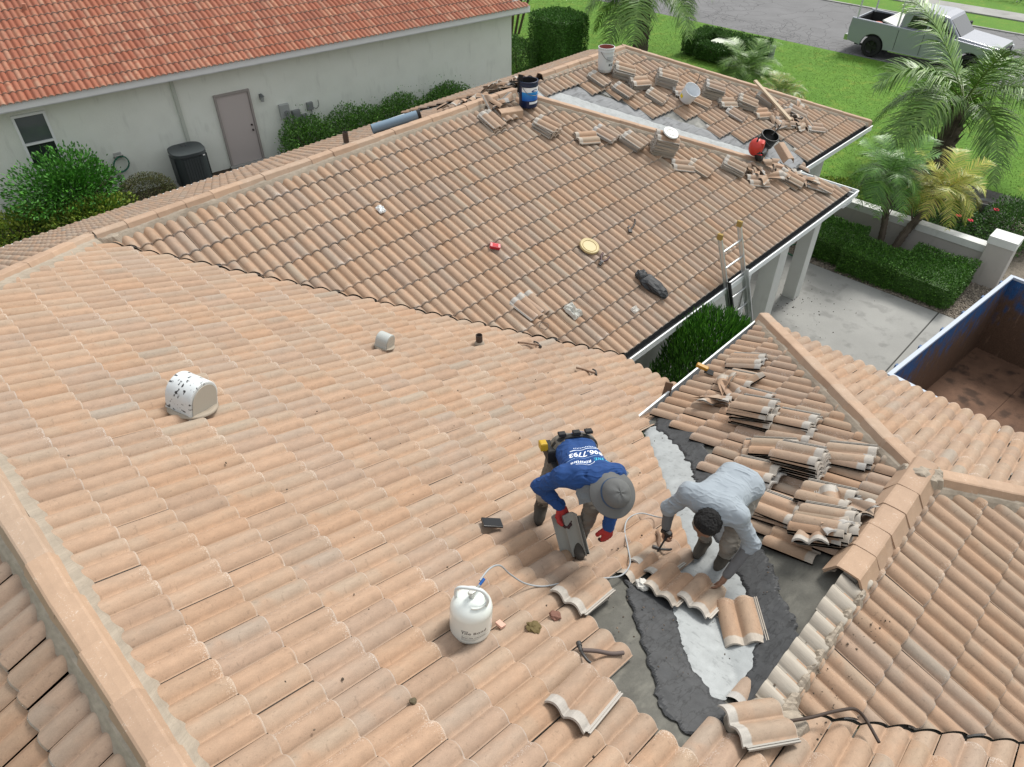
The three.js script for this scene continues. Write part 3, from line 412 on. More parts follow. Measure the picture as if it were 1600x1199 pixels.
{ // grass blades on the lawn in view
  const g = new THREE.BufferGeometry(), P = []; for (let k = 0; k < 4; k++) { const a = k * 1.7, dx = Math.cos(a), dz = Math.sin(a), o = 0.25; P.push(dx * o - dz * 0.12, 0, dz * o + dx * 0.12, dx * o + dz * 0.12, 0, dz * o - dx * 0.12, dx * (o + 0.5), 1, dz * (o + 0.5)); }
  g.setAttribute('position', new THREE.BufferAttribute(new Float32Array(P), 3)); g.setAttribute('normal', new THREE.BufferAttribute(new Float32Array(P.map((_, i) => i % 3 === 1 ? 1 : 0.05)), 3));
  stuffInst('grass', g, mat(1, 1, 1, { roughness: 0.9, side: THREE.DoubleSide }), 110000, () => { const x = rr(16.4, 31.4), z = rr(-22, 8.0); if (x < 17 && z < 3.2) return null; if (x < 19.6 && z < -10) return null; const k = 0.75 + 0.5 * fbm(x * 0.6, z * 0.6, 3, 256, 171) + rr(-0.15, 0.15), d = sst(0.55, 0.8, fbm(x * 0.25, z * 0.25, 3, 256, 173)); return { p: V(x, 0, z), e: new THREE.Euler(0, rr(0, 6.3), 0), s: V(rr(0.016, 0.03), rr(0.012, 0.03), rr(0.016, 0.03)), c: [(0.098 + 0.05 * d) * k, (0.215 + 0.02 * d) * k, 0.012 * k] }; }, 'short bright green grass of the front lawn');
}
stuffInst('leaf_litter', new THREE.IcosahedronGeometry(1, 0), mat(1, 1, 1), 130, () => { const x = 12.1 + (rnd() + rnd() + rnd() - 1.5) * 1.6, z = 4.9 + (rnd() + rnd() - 1) * 1.4; if (x > 13.9) return null; const s = rr(0.004, 0.015); return { p: V(x, 0.014, z), s: V(s * rr(1, 2.2), s * 0.4, s), c: [0.06, 0.05, 0.04] }; }, 'dark crumbs and dead leaves scattered on the driveway');
// ---------------------------------------------------------------- the neighbouring house
const NB = { p: V(7.014, 0, -11.159), th: 8.84 * Math.PI / 180 };
const nbAt = (u, y, v) => [NB.p.x + u * Math.cos(NB.th) - v * Math.sin(NB.th), y, NB.p.z + u * Math.sin(NB.th) + v * Math.cos(NB.th)];
function nbThing(name, label, cat, u = 0, y = 0, v = 0, group) { const o = thing(name, label, cat, nbAt(u, y, v), group); o.rotation.y = -NB.th; return o; }
const nb = nbThing('stucco_house', 'pale green stucco house next door with orange barrel tile roof', 'house');
const nbWall = mat(0.80, 0.83, 0.765, { map: stuccoCol, bumpMap: stuccoTex, bumpScale: 0.004, roughness: 0.92, side: THREE.DoubleSide });
mesh('wall', uvBox(box(22.74, 2.95, 0.2, -0.63, 1.475, -0.1), 0.35), nbWall, nb); mesh('wall', uvBox(box(0.2, 2.95, 9, 10.64, 1.475, -4.7), 0.35), nbWall, nb);
mesh('fascia', box(24.2, 0.2, 0.03, -0.9, 3.0, 0.46, 0.004), whitePaint, nb); mesh('fascia', box(0.03, 0.2, 9, 11.18, 3.0, -4.03, 0.004), whitePaint, nb); mesh('soffit', box(24.1, 0.02, 0.55, -0.9, 2.915, 0.2), whitePaint, nb);
{
  const palRed = { a: [0.315, 0.104, 0.056], b: [0.265, 0.084, 0.045], g: [0.40, 0.22, 0.145], t: [0.24, 0.078, 0.042], w: [0.64, 0.50, 0.40], h: [0.45, 0.42, 0.38] };
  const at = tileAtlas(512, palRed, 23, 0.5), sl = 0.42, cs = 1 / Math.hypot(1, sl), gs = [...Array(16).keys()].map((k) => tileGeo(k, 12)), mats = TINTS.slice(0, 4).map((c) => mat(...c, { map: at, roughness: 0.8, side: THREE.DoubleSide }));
  const rx = Math.atan(sl), list = [], L = new THREE.Matrix4().makeRotationY(-NB.th).setPosition(NB.p), v = V();
  let j = 0; for (let z = 0.53; z > -8.5; z -= 0.36, j++) for (let i = -44; i < 38; i++) {
    const x = (i + 0.5 * (j % 2)) * TW; if (x > 11.15 + (z - 0.5) || x < -13) continue;
    const M = new THREE.Matrix4().makeRotationX(rx).setPosition(x, 3.09 + sl * (0.5 - z) + rr(-0.003, 0.003), z), c = V(x, 3.1 + sl * (0.5 - z), z).applyMatrix4(L), d = c.distanceTo(camera.position); v.copy(c).project(camera);
    const cut = x + TW / 2 > 11.15 + (z - 0.75); list.push({ M, cut, size: Math.abs(v.x) < 1.01 && v.y < 1.01 && !cut ? 1 / d : 0, cell: Math.floor(rnd() * 16), tint: Math.floor(rnd() * 4) });
  }
  list.sort((a, b) => b.size - a.size); const rest = [];
  const sg = new THREE.Group(); sg.name = 'tiled_slope'; nb.add(sg);
  list.forEach((t, k) => { if (k < 300) mesh('roof_tile', gs[t.cell], mats[t.tint], sg).applyMatrix4(t.M); else { let g = gs[t.cell].clone().applyMatrix4(t.M); if (t.cut) g = clipPlan(g, [[1, -1, 10.72]]); if (g) rest.push(paint(g, TINTS[t.tint])); } });
  mesh('roof_tile_field', mergeGeometries(rest.map(clean)), mat(1, 1, 1, { map: at, roughness: 0.8, vertexColors: true, side: THREE.DoubleSide }), nb).userData.kind = 'stuff';
  const y = (z) => 3.05 + sl * (0.5 - z);
  mesh('roof_deck', triGeo([-13, y(0.46), 0.46, 11.1, y(0.46), 0.46, 2.1, y(-8.5), -8.5, -13, y(0.46), 0.46, 2.1, y(-8.5), -8.5, -13, y(-8.5), -8.5].map((q) => q)), felt, nb);
  mesh('roof_deck', triGeo([11.1, y(0.46), 0.46, 11.1, y(0.46), -17, 2.1, y(-8.5), -8.5]), mat(0.40, 0.14, 0.07, { side: THREE.DoubleSide }), nb);
  mesh('vent_pipe', T(cyl(0.05, 0.05, 0.25), -3.55, y(-2.6) - 0.02, -2.6), mat(0.45, 0.2, 0.13), nb);
}
// door, window, downspout are parts of the house
const doorP = mat(0.50, 0.45, 0.43, { roughness: 0.6 }), doorDark = mat(0.20, 0.18, 0.165);
{ const d = mesh('door', box(0.93, 2.04, 0.045, 0.48, 1.09, 0.012, 0.004), doorP, nb); mesh('handle', mg(T(new THREE.SphereGeometry(0.032, 12, 8), 0.86, 1.0, 0.075), T(cyl(0.02, 0.02, 0.05, 10), 0.86, 1.0, 0.03, Math.PI / 2)), mat(0.06, 0.05, 0.045, { metalness: 0.7, roughness: 0.4 }), d); mesh('lock', T(cyl(0.028, 0.028, 0.03, 12), 0.86, 1.15, 0.03, Math.PI / 2), mat(0.06, 0.05, 0.045, { metalness: 0.7, roughness: 0.4 }), d);
  mesh('door_frame', mg(box(0.06, 2.16, 0.09, -0.02, 1.08, 0.03), box(0.06, 2.16, 0.09, 0.98, 1.08, 0.03), box(1.06, 0.06, 0.088, 0.48, 2.15, 0.03)), mat(0.33, 0.30, 0.28), nb); mesh('door_sill', box(1.15, 0.07, 0.2, 0.48, 0.035, 0.1), concM, nb);
  const wn = mesh('window', mg(box(0.06, 1.5, 0.09, -5.03, 1.93, 0.03), box(0.06, 1.5, 0.09, -4.31, 1.93, 0.03), box(0.66, 0.06, 0.088, -4.67, 2.65, 0.03), box(0.66, 0.06, 0.088, -4.67, 1.21, 0.03), box(0.66, 0.05, 0.07, -4.67, 1.93, 0.03)), whitePaint, nb);
  const glass = new THREE.MeshPhysicalMaterial({ color: lin(0.10, 0.115, 0.12), roughness: 0.08, metalness: 0, clearcoat: 1, clearcoatRoughness: 0.03 });
  mesh('pane', box(0.66, 0.66, 0.012, -4.67, 2.29, 0.012), glass, wn); mesh('pane', box(0.66, 0.66, 0.012, -4.67, 1.57, 0.022), new THREE.MeshPhysicalMaterial({ color: lin(0.03, 0.036, 0.036), roughness: 0.06, clearcoat: 1 }), wn);
  mesh('downspout', mg(box(0.10, 2.1, 0.075, -1.06, 1.85, 0.042, 0.01), T(box(0.10, 0.28, 0.07, 0, 0, 0, 0.01), -1.06, 0.76, 0.08, -0.4)), mat(0.50, 0.53, 0.47, { roughness: 0.6 }), nb); mesh('door_mat', box(0.9, 0.02, 0.5, 0.5, 0.02, 0.5), mat(0.012, 0.012, 0.013), nb);
}
{ const t = nbThing('wall_lantern', 'small grey outdoor lantern beside the neighbour\'s door', 'lamp', 1.32, 1.86, 0); const m = mat(0.11, 0.12, 0.12, { roughness: 0.5 }); mesh('bracket', mg(box(0.08, 0.16, 0.02, 0, 0.02, 0.012, 0.004), bar([0, 0.04, 0.02], [0, 0.10, 0.11], 0.012)), m, t); mesh('cap', T(new THREE.ConeGeometry(0.085, 0.10, 6), 0, 0.10, 0.12), m, t); mesh('lantern_glass', T(cyl(0.045, 0.065, 0.15, 6), 0, -0.10, 0.12), mat(0.35, 0.37, 0.36, { roughness: 0.25 }), t); }
{ const g1 = mat(0.36, 0.38, 0.37, { roughness: 0.6 }), g2 = mat(0.21, 0.225, 0.225, { roughness: 0.6 });
  let t = nbThing('electric_meter', 'pale grey electric meter box with round dial on the stucco wall', 'meter', 1.94, 1.34, 0); mesh('box', box(0.30, 0.40, 0.13, 0, 0, 0.07, 0.01), g1, t); mesh('dial', mg(T(cyl(0.075, 0.07, 0.08, 20), 0.04, -0.04, 0.13, Math.PI / 2)), mat(0.22, 0.23, 0.23, { roughness: 0.2 }), t); mesh('conduit', mg(bar([-0.08, -0.2, 0.05], [-0.08, -1.3, 0.05], 0.022), bar([0.09, -0.2, 0.05], [0.09, -1.3, 0.05], 0.028)), g1, t);
  t = nbThing('disconnect_box', 'dark grey switch box right of the electric meter', 'box', 2.29, 1.11, 0); mesh('box', box(0.25, 0.36, 0.12, 0, 0, 0.065, 0.01), g2, t); mesh('cover', box(0.20, 0.29, 0.02, 0, -0.01, 0.135, 0.006), g2, t); mesh('conduit', bar([0, -0.18, 0.05], [0, -1.1, 0.05], 0.024), g1, t);
  t = nbThing('junction_box', 'small grey junction box between two boxes on the neighbour\'s wall', 'box', 2.55, 1.04, 0); mesh('box', box(0.17, 0.14, 0.1, 0, 0, 0.055, 0.008), g2, t); mesh('conduit', bar([0, -0.07, 0.05], [0, -1.0, 0.05], 0.018), g1, t);
  t = nbThing('cable_box', 'grey cable box with curled wire, highest on the right', 'box', 2.78, 1.31, 0); mesh('box', box(0.19, 0.23, 0.11, 0, 0, 0.06, 0.008), g2, t); mesh('conduit', bar([0.04, -0.1, 0.05], [0.04, -1.3, 0.05], 0.018), g1, t); mesh('wire', tube([[0.1, -0.06, 0.04], [0.2, -0.12, 0.05], [0.3, -0.05, 0.04], [0.31, 0.12, 0.03]], 0.008, 16, 6), mat(0.08, 0.09, 0.09), t); }
{ const t = nbThing('garden_hose', 'coiled green garden hose hanging on a wall holder beside the shrub', 'hose', -3.0, 0.97, 0.0); const l = []; for (let k = 0; k < 90; k++) { const a = k / 90 * Math.PI * 2 * 5, r = 0.20 + 0.02 * Math.sin(k * 0.7); l.push([Math.cos(a) * r, Math.sin(a) * r * 1.05 - 0.05, 0.05 + 0.09 * ((k * 0.37) % 1)]); } mesh('coil', tube(l, 0.014, 360, 6), mat(0.012, 0.13, 0.075, { roughness: 0.5 }), t); mesh('holder', mg(box(0.2, 0.16, 0.03, 0, 0.18, 0.015, 0.006), tube([[-0.12, 0.14, 0.02], [-0.1, 0.2, 0.12], [0.1, 0.2, 0.12], [0.12, 0.14, 0.02]], 0.015, 20, 6)), mat(0.42, 0.42, 0.40), t); }
{ const t = nbThing('air_conditioner', 'dark grey outdoor air conditioner with round fan grille on top', 'air conditioner', -1.32, 0, 0.66); t.scale.setScalar(1.1); const m = mat(0.030, 0.040, 0.042, { roughness: 0.55 }), m2 = mat(0.045, 0.055, 0.058, { roughness: 0.5 });
  const rs = (w, r) => { const s = new THREE.Shape(); const a = w / 2; s.moveTo(-a + r, -a); s.lineTo(a - r, -a); s.quadraticCurveTo(a, -a, a, -a + r); s.lineTo(a, a - r); s.quadraticCurveTo(a, a, a - r, a); s.lineTo(-a + r, a); s.quadraticCurveTo(-a, a, -a, a - r); s.lineTo(-a, -a + r); s.quadraticCurveTo(-a, -a, -a + r, -a); return s; };
  const up = (s, d, y) => new THREE.ExtrudeGeometry(s, { depth: d, bevelEnabled: true, bevelSize: 0.01, bevelThickness: 0.01, bevelSegments: 2, curveSegments: 8 }).rotateX(-Math.PI / 2).translate(0, y, 0);
  { const cs = rs(0.80, 0.30), ch = new THREE.Path(); ch.absarc(0, 0, 0.31, 0, 6.283, true); cs.holes.push(ch); mesh('cabinet', up(cs, 0.84, 0.09), m, t); mesh('well_shade_disc', T(cyl(0.315, 0.315, 0.03, 24), 0, 0.5, 0), mat(0.01, 0.01, 0.01), t); } mesh('pad', box(1.0, 0.07, 1.0, 0, 0.035, 0), concM, t);  // near-black disc halfway up paints the shade inside the fan well
  const lid = rs(0.84, 0.32), hole = new THREE.Path(); hole.absarc(0, 0, 0.31, 0, 6.283, true); lid.holes.push(hole); mesh('lid', up(lid, 0.07, 0.96), m2, t);
  for (let k = 0; k < 28; k++) { const s = k % 4, o = -0.20 + 0.066 * Math.floor(k / 4); const [x, z] = s === 0 ? [o, 0.415] : s === 1 ? [0.415, o] : s === 2 ? [o, -0.415] : [-0.415, o]; mesh('louvre', box(s % 2 ? 0.012 : 0.05, 0.76, s % 2 ? 0.05 : 0.012, x, 0.52, z), m2, t); }
  const gl = []; for (let k = 1; k < 4; k++) gl.push(new THREE.TorusGeometry(0.1 * k, 0.004, 5, 36).rotateX(Math.PI / 2)); for (let k = 0; k < 8; k++) gl.push(bar([0, 0, 0], [Math.cos(k * 0.785) * 0.31, 0, Math.sin(k * 0.785) * 0.31], 0.004, 5)); mesh('fan_grille', T(mg(gl), 0, 1.035, 0), m2, t);
  for (let k = 0; k < 4; k++) mesh('fan_blade', T(box(0.25, 0.012, 0.12, 0.15, 0, 0), 0, 0.98, 0, 0.35, k * 1.571, 0), mat(0.05, 0.055, 0.055), t); mesh('hub', T(cyl(0.06, 0.06, 0.05, 16), 0, 0.965, 0), m2, t); mesh('plug', T(new THREE.BoxGeometry(0.05, 0.02, 0.02), 0.3, 0.93, 0.405), mat(0.6, 0.6, 0.6), t); }
// ---------------------------------------------------------------- plants
const leafMat = new THREE.MeshPhysicalMaterial({ color: lin(1.45, 1.4, 1.3), vertexColors: true, roughness: 0.55, side: THREE.DoubleSide, transmission: 0.0 });
function leaves(n, pick, { size = [0.04, 0.07], cols, asp = 0.5, tilt = 0.9, seed = 1, fold = 0.25 }) {
  const r = rngOf(seed), P = [], C = [], q = new THREE.Quaternion(), a = V(), b = V(), c = V(), d = V(), e = V(), out = V();
  for (let i = 0; i < n; i++) {
    const s = pick(r); if (!s) continue; const [x, y, z, ox, oy, oz] = s, L = mix(size[0], size[1], r()), Wd = L * asp;
    out.set(ox, oy, oz).add(V(r() - 0.5, r() - 0.5 + 0.2, r() - 0.5).multiplyScalar(2 * tilt)).normalize();
    e.set(r() - 0.5, r() - 0.5, r() - 0.5).cross(out).normalize(); c.copy(out).cross(e);
    const k = 0.7 + 0.6 * r(), col = cols[Math.floor(r() * cols.length)].map((v) => v * k);
    const o = V(x, y, z); a.copy(o); b.copy(o).addScaledVector(out, L * 0.5).addScaledVector(e, Wd * 0.5).addScaledVector(c, -L * fold * 0.3); d.copy(o).addScaledVector(out, L); const f = o.clone().addScaledVector(out, L * 0.5).addScaledVector(e, -Wd * 0.5).addScaledVector(c, -L * fold * 0.3);
    for (const p of [a, b, d, a, d, f]) { P.push(p.x, p.y, p.z); C.push(...col); }
  }
  return triGeo(P, null, null, C);
}
const greenD = [[0.030, 0.080, 0.013], [0.040, 0.108, 0.017], [0.056, 0.135, 0.022]], greenM = [[0.055, 0.15, 0.018], [0.080, 0.19, 0.024], [0.042, 0.12, 0.016]], greenY = [[0.16, 0.23, 0.025], [0.11, 0.19, 0.022], [0.21, 0.26, 0.045], [0.07, 0.13, 0.018]], greenB = [[0.035, 0.15, 0.012], [0.055, 0.19, 0.018], [0.028, 0.11, 0.012]];
const blob = (cx, cy, cz, rx, ry, rz, seed, lump = 0.25, inner = 0.45) => (r) => { // point in a lumpy ellipsoid shell
  const u = r() * 2 - 1, t = r() * 6.2832, s = Math.sqrt(1 - u * u), dx = s * Math.cos(t), dy = u, dz = s * Math.sin(t), k = (1 - inner * Math.pow(r(), 1.6)) * (1 - lump + 2 * lump * fbm(dx * 2.2 + seed * 7 + 20, dz * 2.2 + dy * 2.6 + 20, 3, 256, seed));
  const y = cy + dy * ry * k; if (y < 0.02) return null; return [cx + dx * rx * k, y, cz + dz * rz * k, dx, dy, dz]; };
const boxy = (cx, cz, w, d, h, seed, deep = 0.12, y0 = 0.03) => (r) => { // clipped hedge: points near the faces of a rounded box
  const f = r(), aT = w * d, aS = h * d * 2, aF = h * w * 2, tot = aT + aS + aF; let x, y, z, n; const dd = deep * Math.pow(r(), 1.4), bump = 0.05 * (fbm(cx + r() * 0, seed, 2) - 0.5);
  if (f < aT / tot) { x = (r() - 0.5) * w; z = (r() - 0.5) * d; y = h - dd; n = [0, 1, 0]; } else if (f < (aT + aS) / tot) { const s = r() < 0.5 ? -1 : 1; x = s * (w / 2 - dd); z = (r() - 0.5) * d; y = r() * h; n = [s, 0.2, 0]; } else { const s = r() < 0.5 ? -1 : 1; z = s * (d / 2 - dd); x = (r() - 0.5) * w; y = r() * h; n = [0, 0.2, s]; }
  const wob = 0.07 * (fbm((x + cx) * 3, (z + cz) * 3 + y * 3, 3, 256, seed) - 0.5) * 2; return [cx + x * (1 + wob), y0 + Math.max(0, y * (1 + wob)), cz + z * (1 + wob), ...n]; };
const woodM = mat(0.10, 0.075, 0.05, { roughness: 0.95 });
const stems = (cx, cz, n, h, sp, seed) => { const r = rngOf(seed), l = []; for (let k = 0; k < n; k++) { const a = r() * 6.28, s = sp * (0.4 + r()); l.push(tube([[cx, 0, cz], [cx + Math.cos(a) * s * 0.35, h * 0.5, cz + Math.sin(a) * s * 0.35], [cx + Math.cos(a) * s, h * (0.8 + 0.3 * r()), cz + Math.sin(a) * s]], 0.012, 6, 5)); } return mg(l); };
function shrub(name, label, cat, fol, stem, group, core) { const t = thing(name, label, cat, [0, 0, 0], group); mesh('foliage', core ? mg(clean(fol), paint(clean(core), [0.045, 0.118, 0.018])) : fol, leafMat, t); if (stem) mesh('stem', stem, woodM, t); return t; }
// beside the neighbour's wall
shrub('leafy_shrub', 'loose bright green shrub in front of the neighbour\'s window', 'shrub', mg(leaves(8500, blob(2.35, 1.0, -10.72, 1.3, 0.92, 0.8, 3, 0.40, 0.75), { size: [0.07, 0.13], cols: greenB, seed: 3, tilt: 0.8 }), leaves(260, blob(2.45, 1.05, -10.7, 1.3, 0.98, 0.85, 33, 0.35, 0.2), { size: [0.06, 0.10], cols: greenB, seed: 34 })), stems(2.35, -10.75, 16, 1.2, 0.8, 4));
shrub('variegated_hedge', 'low yellow green hedge below the loose shrub', 'hedge', mg(leaves(6500, blob(0.9, 0.34, -10.72, 1.6, 0.52, 0.6, 5, 0.3, 0.6), { size: [0.07, 0.12], cols: greenY, seed: 5 }), leaves(5500, blob(2.6, 0.36, -10.12, 1.05, 0.52, 0.55, 6, 0.3, 0.6), { size: [0.07, 0.12], cols: greenY, seed: 6 })), stems(1.6, -10.5, 14, 0.4, 0.9, 7));
shrub('clipped_bush', 'rounded olive brown bush between yellow hedge and air conditioner', 'bush', leaves(9000, blob(4.05, 0.36, -10.3, 0.80, 0.62, 0.62, 8, 0.12, 0.35), { size: [0.03, 0.06], cols: [[0.055, 0.070, 0.020], [0.075, 0.085, 0.028], [0.06, 0.055, 0.025]], seed: 8 }), stems(4.05, -10.3, 10, 0.4, 0.4, 9));
for (const [x, z, rx, ry, rz, lab] of [[9.15, -10.05, 0.85, 0.82, 0.62, 'dense green bush below the meter boxes, nearest the door'], [10.75, -9.85, 0.95, 0.76, 0.6, 'green bush second from the neighbour\'s door along the wall'], [12.4, -9.7, 1.0, 0.72, 0.6, 'green bush behind the blue grey tube along the wall'], [14.3, -9.45, 1.15, 0.75, 0.6, 'spindly green bush nearest the far wall corner']]) shrub('wall_bush', lab, 'bush', mg(leaves(9000, blob(x, 0.40, z, rx * 1.1, ry * 1.1, rz * 1.1, 10 + x, 0.36, 0.5), { size: [0.05, 0.09], cols: greenD.concat(greenM), seed: 40 + x | 0 }), leaves(260, blob(x, 0.55, z, rx * 1.15, ry * 1.1, rz * 0.9, 20 + x, 0.5, 0.1), { size: [0.04, 0.07], cols: greenM, seed: 60 + x | 0 })), stems(x, z, 8, 0.6, 0.5, 50 + x | 0), 'bushes along the neighbour\'s wall');
// courtyard evergreen: upright sprays
{ const t = thing('upright_evergreen', 'bushy bright green evergreen between garage gutter and entry roof', 'bush', [0, 0, 0]); const cx = 6.80, cz = 5.62;
  const pick = (r) => { const h = Math.pow(r(), 0.75), rad = 0.95 * Math.sqrt(Math.max(0.02, 1 - Math.pow(Math.abs(h - 0.42) / 0.66, 2.2))), a = r() * 6.283, lum = 0.75 + 0.5 * fbm(a * 1.3 + 4, h * 4, 3, 256, 31), k = rad * lum * Math.pow(r(), 0.35), x = cx + Math.cos(a) * k, z = cz + Math.sin(a) * k; return [x, 0.15 + h * 2.34 + 0.12 * r(), z, Math.cos(a) * 0.35, 1.3, Math.sin(a) * 0.35]; };
  mesh('foliage', leaves(21000, pick, { size: [0.07, 0.15], asp: 0.16, cols: [[0.026, 0.095, 0.008], [0.045, 0.15, 0.012], [0.075, 0.21, 0.018], [0.02, 0.07, 0.008]], tilt: 0.45, seed: 32 }), leafMat, t); mesh('stem', stems(cx, cz, 12, 1.8, 0.4, 33), woodM, t); }
// boxed hedge in the gravel bed
for (const [x, z, w, d, lab] of [[14.95, 4.35, 1.25, 1.15, 'small clipped hedge block nearest the garage corner and hose'], [14.62, 5.5, 0.95, 1.2, 'middle clipped hedge block below the two leaning palms'], [14.95, 6.75, 1.55, 1.35, 'widest clipped hedge block nearest the gate pillar']]) shrub('clipped_hedge', lab, 'hedge', leaves(15000, boxy(x, z, w, d, 0.62, 70 + z | 0, 0.14), { size: [0.035, 0.065], cols: greenD.concat(greenM), seed: 71 + z | 0 }), stems(x, z, 9, 0.4, 0.4, 72 + z | 0), 'clipped hedge inside the low wall', box(w - 0.22, 0.46, d - 0.22, x, 0.25, z));
// beyond the garage
shrub('tall_clipped_hedge', 'tall square clipped hedge beyond the ridge, beside the neighbour\'s corner', 'hedge', leaves(22000, boxy(21.4, -10.55, 1.45, 1.9, 2.0, 81, 0.16), { size: [0.05, 0.09], cols: [[0.028, 0.085, 0.010], [0.040, 0.12, 0.013], [0.05, 0.14, 0.02]], seed: 82 }), stems(21.4, -10.5, 8, 1.6, 0.5, 83), null, box(1.15, 1.8, 1.6, 21.4, 0.92, -10.55));
shrub('low_dark_hedge', 'low dark hedge left of the tall square hedge', 'hedge', leaves(7000, boxy(20.1, -11.6, 1.1, 1.4, 1.05, 84, 0.25), { size: [0.05, 0.09], cols: greenD, seed: 85 }), stems(20.1, -11.6, 8, 0.8, 0.4, 86));
{ const t = thing('small_tree', 'small dark tree with several trunks behind the neighbour\'s corner', 'tree', [0, 0, 0]); mesh('trunk', mg([0, 1, 2, 3].map((k) => tube([[23.2 + k * 0.25, 0, -15.2], [23.1 + k * 0.3, 1.2, -15.1 + 0.1 * k], [22.9 + k * 0.5, 2.6, -15.3 + 0.3 * k]], 0.06, 8, 7))), woodM, t); mesh('crown', leaves(2600, blob(23.2, 3.0, -14.9, 1.9, 1.3, 1.7, 87, 0.4, 0.7), { size: [0.10, 0.2], cols: greenM, seed: 88 }), leafMat, t); }
for (const [x, z, w, d, h, lab, s] of [[27.6, -7.7, 2.0, 0.7, 0.75, 'left side of the dark hedge around the utility box', 91], [28.4, -6.2, 0.8, 2.6, 0.7, 'street side of the dark hedge around the utility box', 92], [26.7, -6.4, 0.7, 1.6, 0.6, 'house side of the dark hedge around the utility box', 97]]) shrub('utility_hedge', lab, 'hedge', leaves(8000, boxy(x, z, w, d, h, s, 0.22), { size: [0.05, 0.09], cols: greenD, seed: s }), stems(x, z, 6, 0.5, 0.4, s), 'hedge around the utility box', box(w - 0.3, h - 0.18, d - 0.3, x, h / 2 - 0.05, z));
for (const [x, y, z, rx, ry, rz, cols, lab, s] of [[18.3, 0.35, 4.4, 1.0, 0.75, 1.0, greenM, 'leafy green shrub outside the low wall behind the slim palm', 93], [18.0, 0.35, 6.0, 0.9, 0.7, 0.8, greenD, 'dark shrub outside the low wall below the yellow palm', 94], [18.6, 0.4, 7.4, 1.1, 0.72, 0.8, greenD, 'broad shrub outside the wall beside the gate pillar', 95], [17.2, 0.3, 3.3, 0.8, 0.6, 0.7, greenY, 'yellow flecked shrub at the garage gutter corner', 96]]) shrub('border_shrub', lab, 'shrub', leaves(7000, blob(x, y, z, rx, ry, rz, s, 0.3, 0.55), { size: [0.05, 0.09], cols, seed: s }), stems(x, z, 8, 0.6, 0.5, s), 'shrubs outside the low wall');
for (const [x, y, z] of [[17.35, 0.85, 6.35], [17.45, 0.78, 6.62], [18.1, 0.95, 6.95]]) { const f = []; for (let k = 0; k < 6; k++) f.push(T(new THREE.SphereGeometry(0.035, 6, 4).scale(1, 0.4, 0.7), Math.cos(k) * 0.045, 0, Math.sin(k) * 0.045, 0.5, k, 0)); single('red_flower', T(mg(f), x, y, z), mat(0.55, 0.035, 0.06), 'red blossom on the shrub below the yellow palm', 'flower', 'red blossoms below the yellow palm'); }

// palms: every frond is a part
const frondMat = new THREE.MeshPhysicalMaterial({ color: lin(1.25, 1.2, 1.1), vertexColors: true, roughness: 0.42, side: THREE.DoubleSide });
function frond({ len, rise, fall, n, leaf, droop, wid, cols, seed, plume = 0.3, bare = 0.15 }) { // grows along +z from the origin, gravity along -y
  const r = rngOf(seed), P = [], C = [], at = (t) => V(0, len * (rise * t - fall * t * t), len * t * (1 - 0.28 * fall * t)), up = V(0, 1, 0);
  const quad = (a, b, c, d, k) => { for (const p of [a, b, c, a, c, d]) { P.push(p.x, p.y, p.z); C.push(...k); } };
  const st = 16, rc = cols.rachis; for (let i = 0; i < st; i++) { const p0 = at(i / st), p1 = at((i + 1) / st), w0 = 0.022 * len / 3 * (1.15 - i / st), w1 = 0.022 * len / 3 * (1.15 - (i + 1) / st); for (const [ax, ay] of [[1, 0], [0, 1]]) quad(p0.clone().add(V(-ax * w0, -ay * w0, 0)), p0.clone().add(V(ax * w0, ay * w0, 0)), p1.clone().add(V(ax * w1, ay * w1, 0)), p1.clone().add(V(-ax * w1, -ay * w1, 0)), rc); }
  for (let i = 0; i < n; i++) for (const s of [-1, 1]) {
    const t = bare + (1 - bare) * (i + r()) / n, p = at(t), tan = at(Math.min(1, t + 0.02)).sub(at(Math.max(0, t - 0.02))).normalize(), L = leaf * (0.55 + 0.9 * Math.sin(Math.PI * Math.min(1, 0.15 + t * 0.85))) * (0.8 + 0.4 * r()) * (t > 0.9 ? 0.7 : 1);
    const dir = V(s * (0.9 + 0.2 * r()), (r() - 0.35) * plume * 2, 0).addScaledVector(tan, 0.55 + 0.3 * r()).normalize(), k = cols.leaf[Math.floor(r() * cols.leaf.length)], kk = 0.75 + 0.5 * r(), col = k.map((v) => v * kk), w = wid * (0.8 + 0.4 * r()), sd = tan.clone().cross(dir).normalize().cross(dir).normalize();
    let a = p.clone(), d = dir.clone(), wa = w * 0.5; const m = 3; for (let q = 0; q < m; q++) { const b = a.clone().addScaledVector(d, L / m), wb = q === m - 1 ? 0.001 : w * 0.5 * (1 - 0.25 * q); quad(a.clone().addScaledVector(sd, wa), a.clone().addScaledVector(sd, -wa), b.clone().addScaledVector(sd, -wb), b.clone().addScaledVector(sd, wb), col); a = b; wa = wb; d.y -= droop * (0.5 + 0.35 * q) * (0.7 + 0.6 * r()); d.normalize(); }
  }
  return triGeo(P, null, null, C);
}
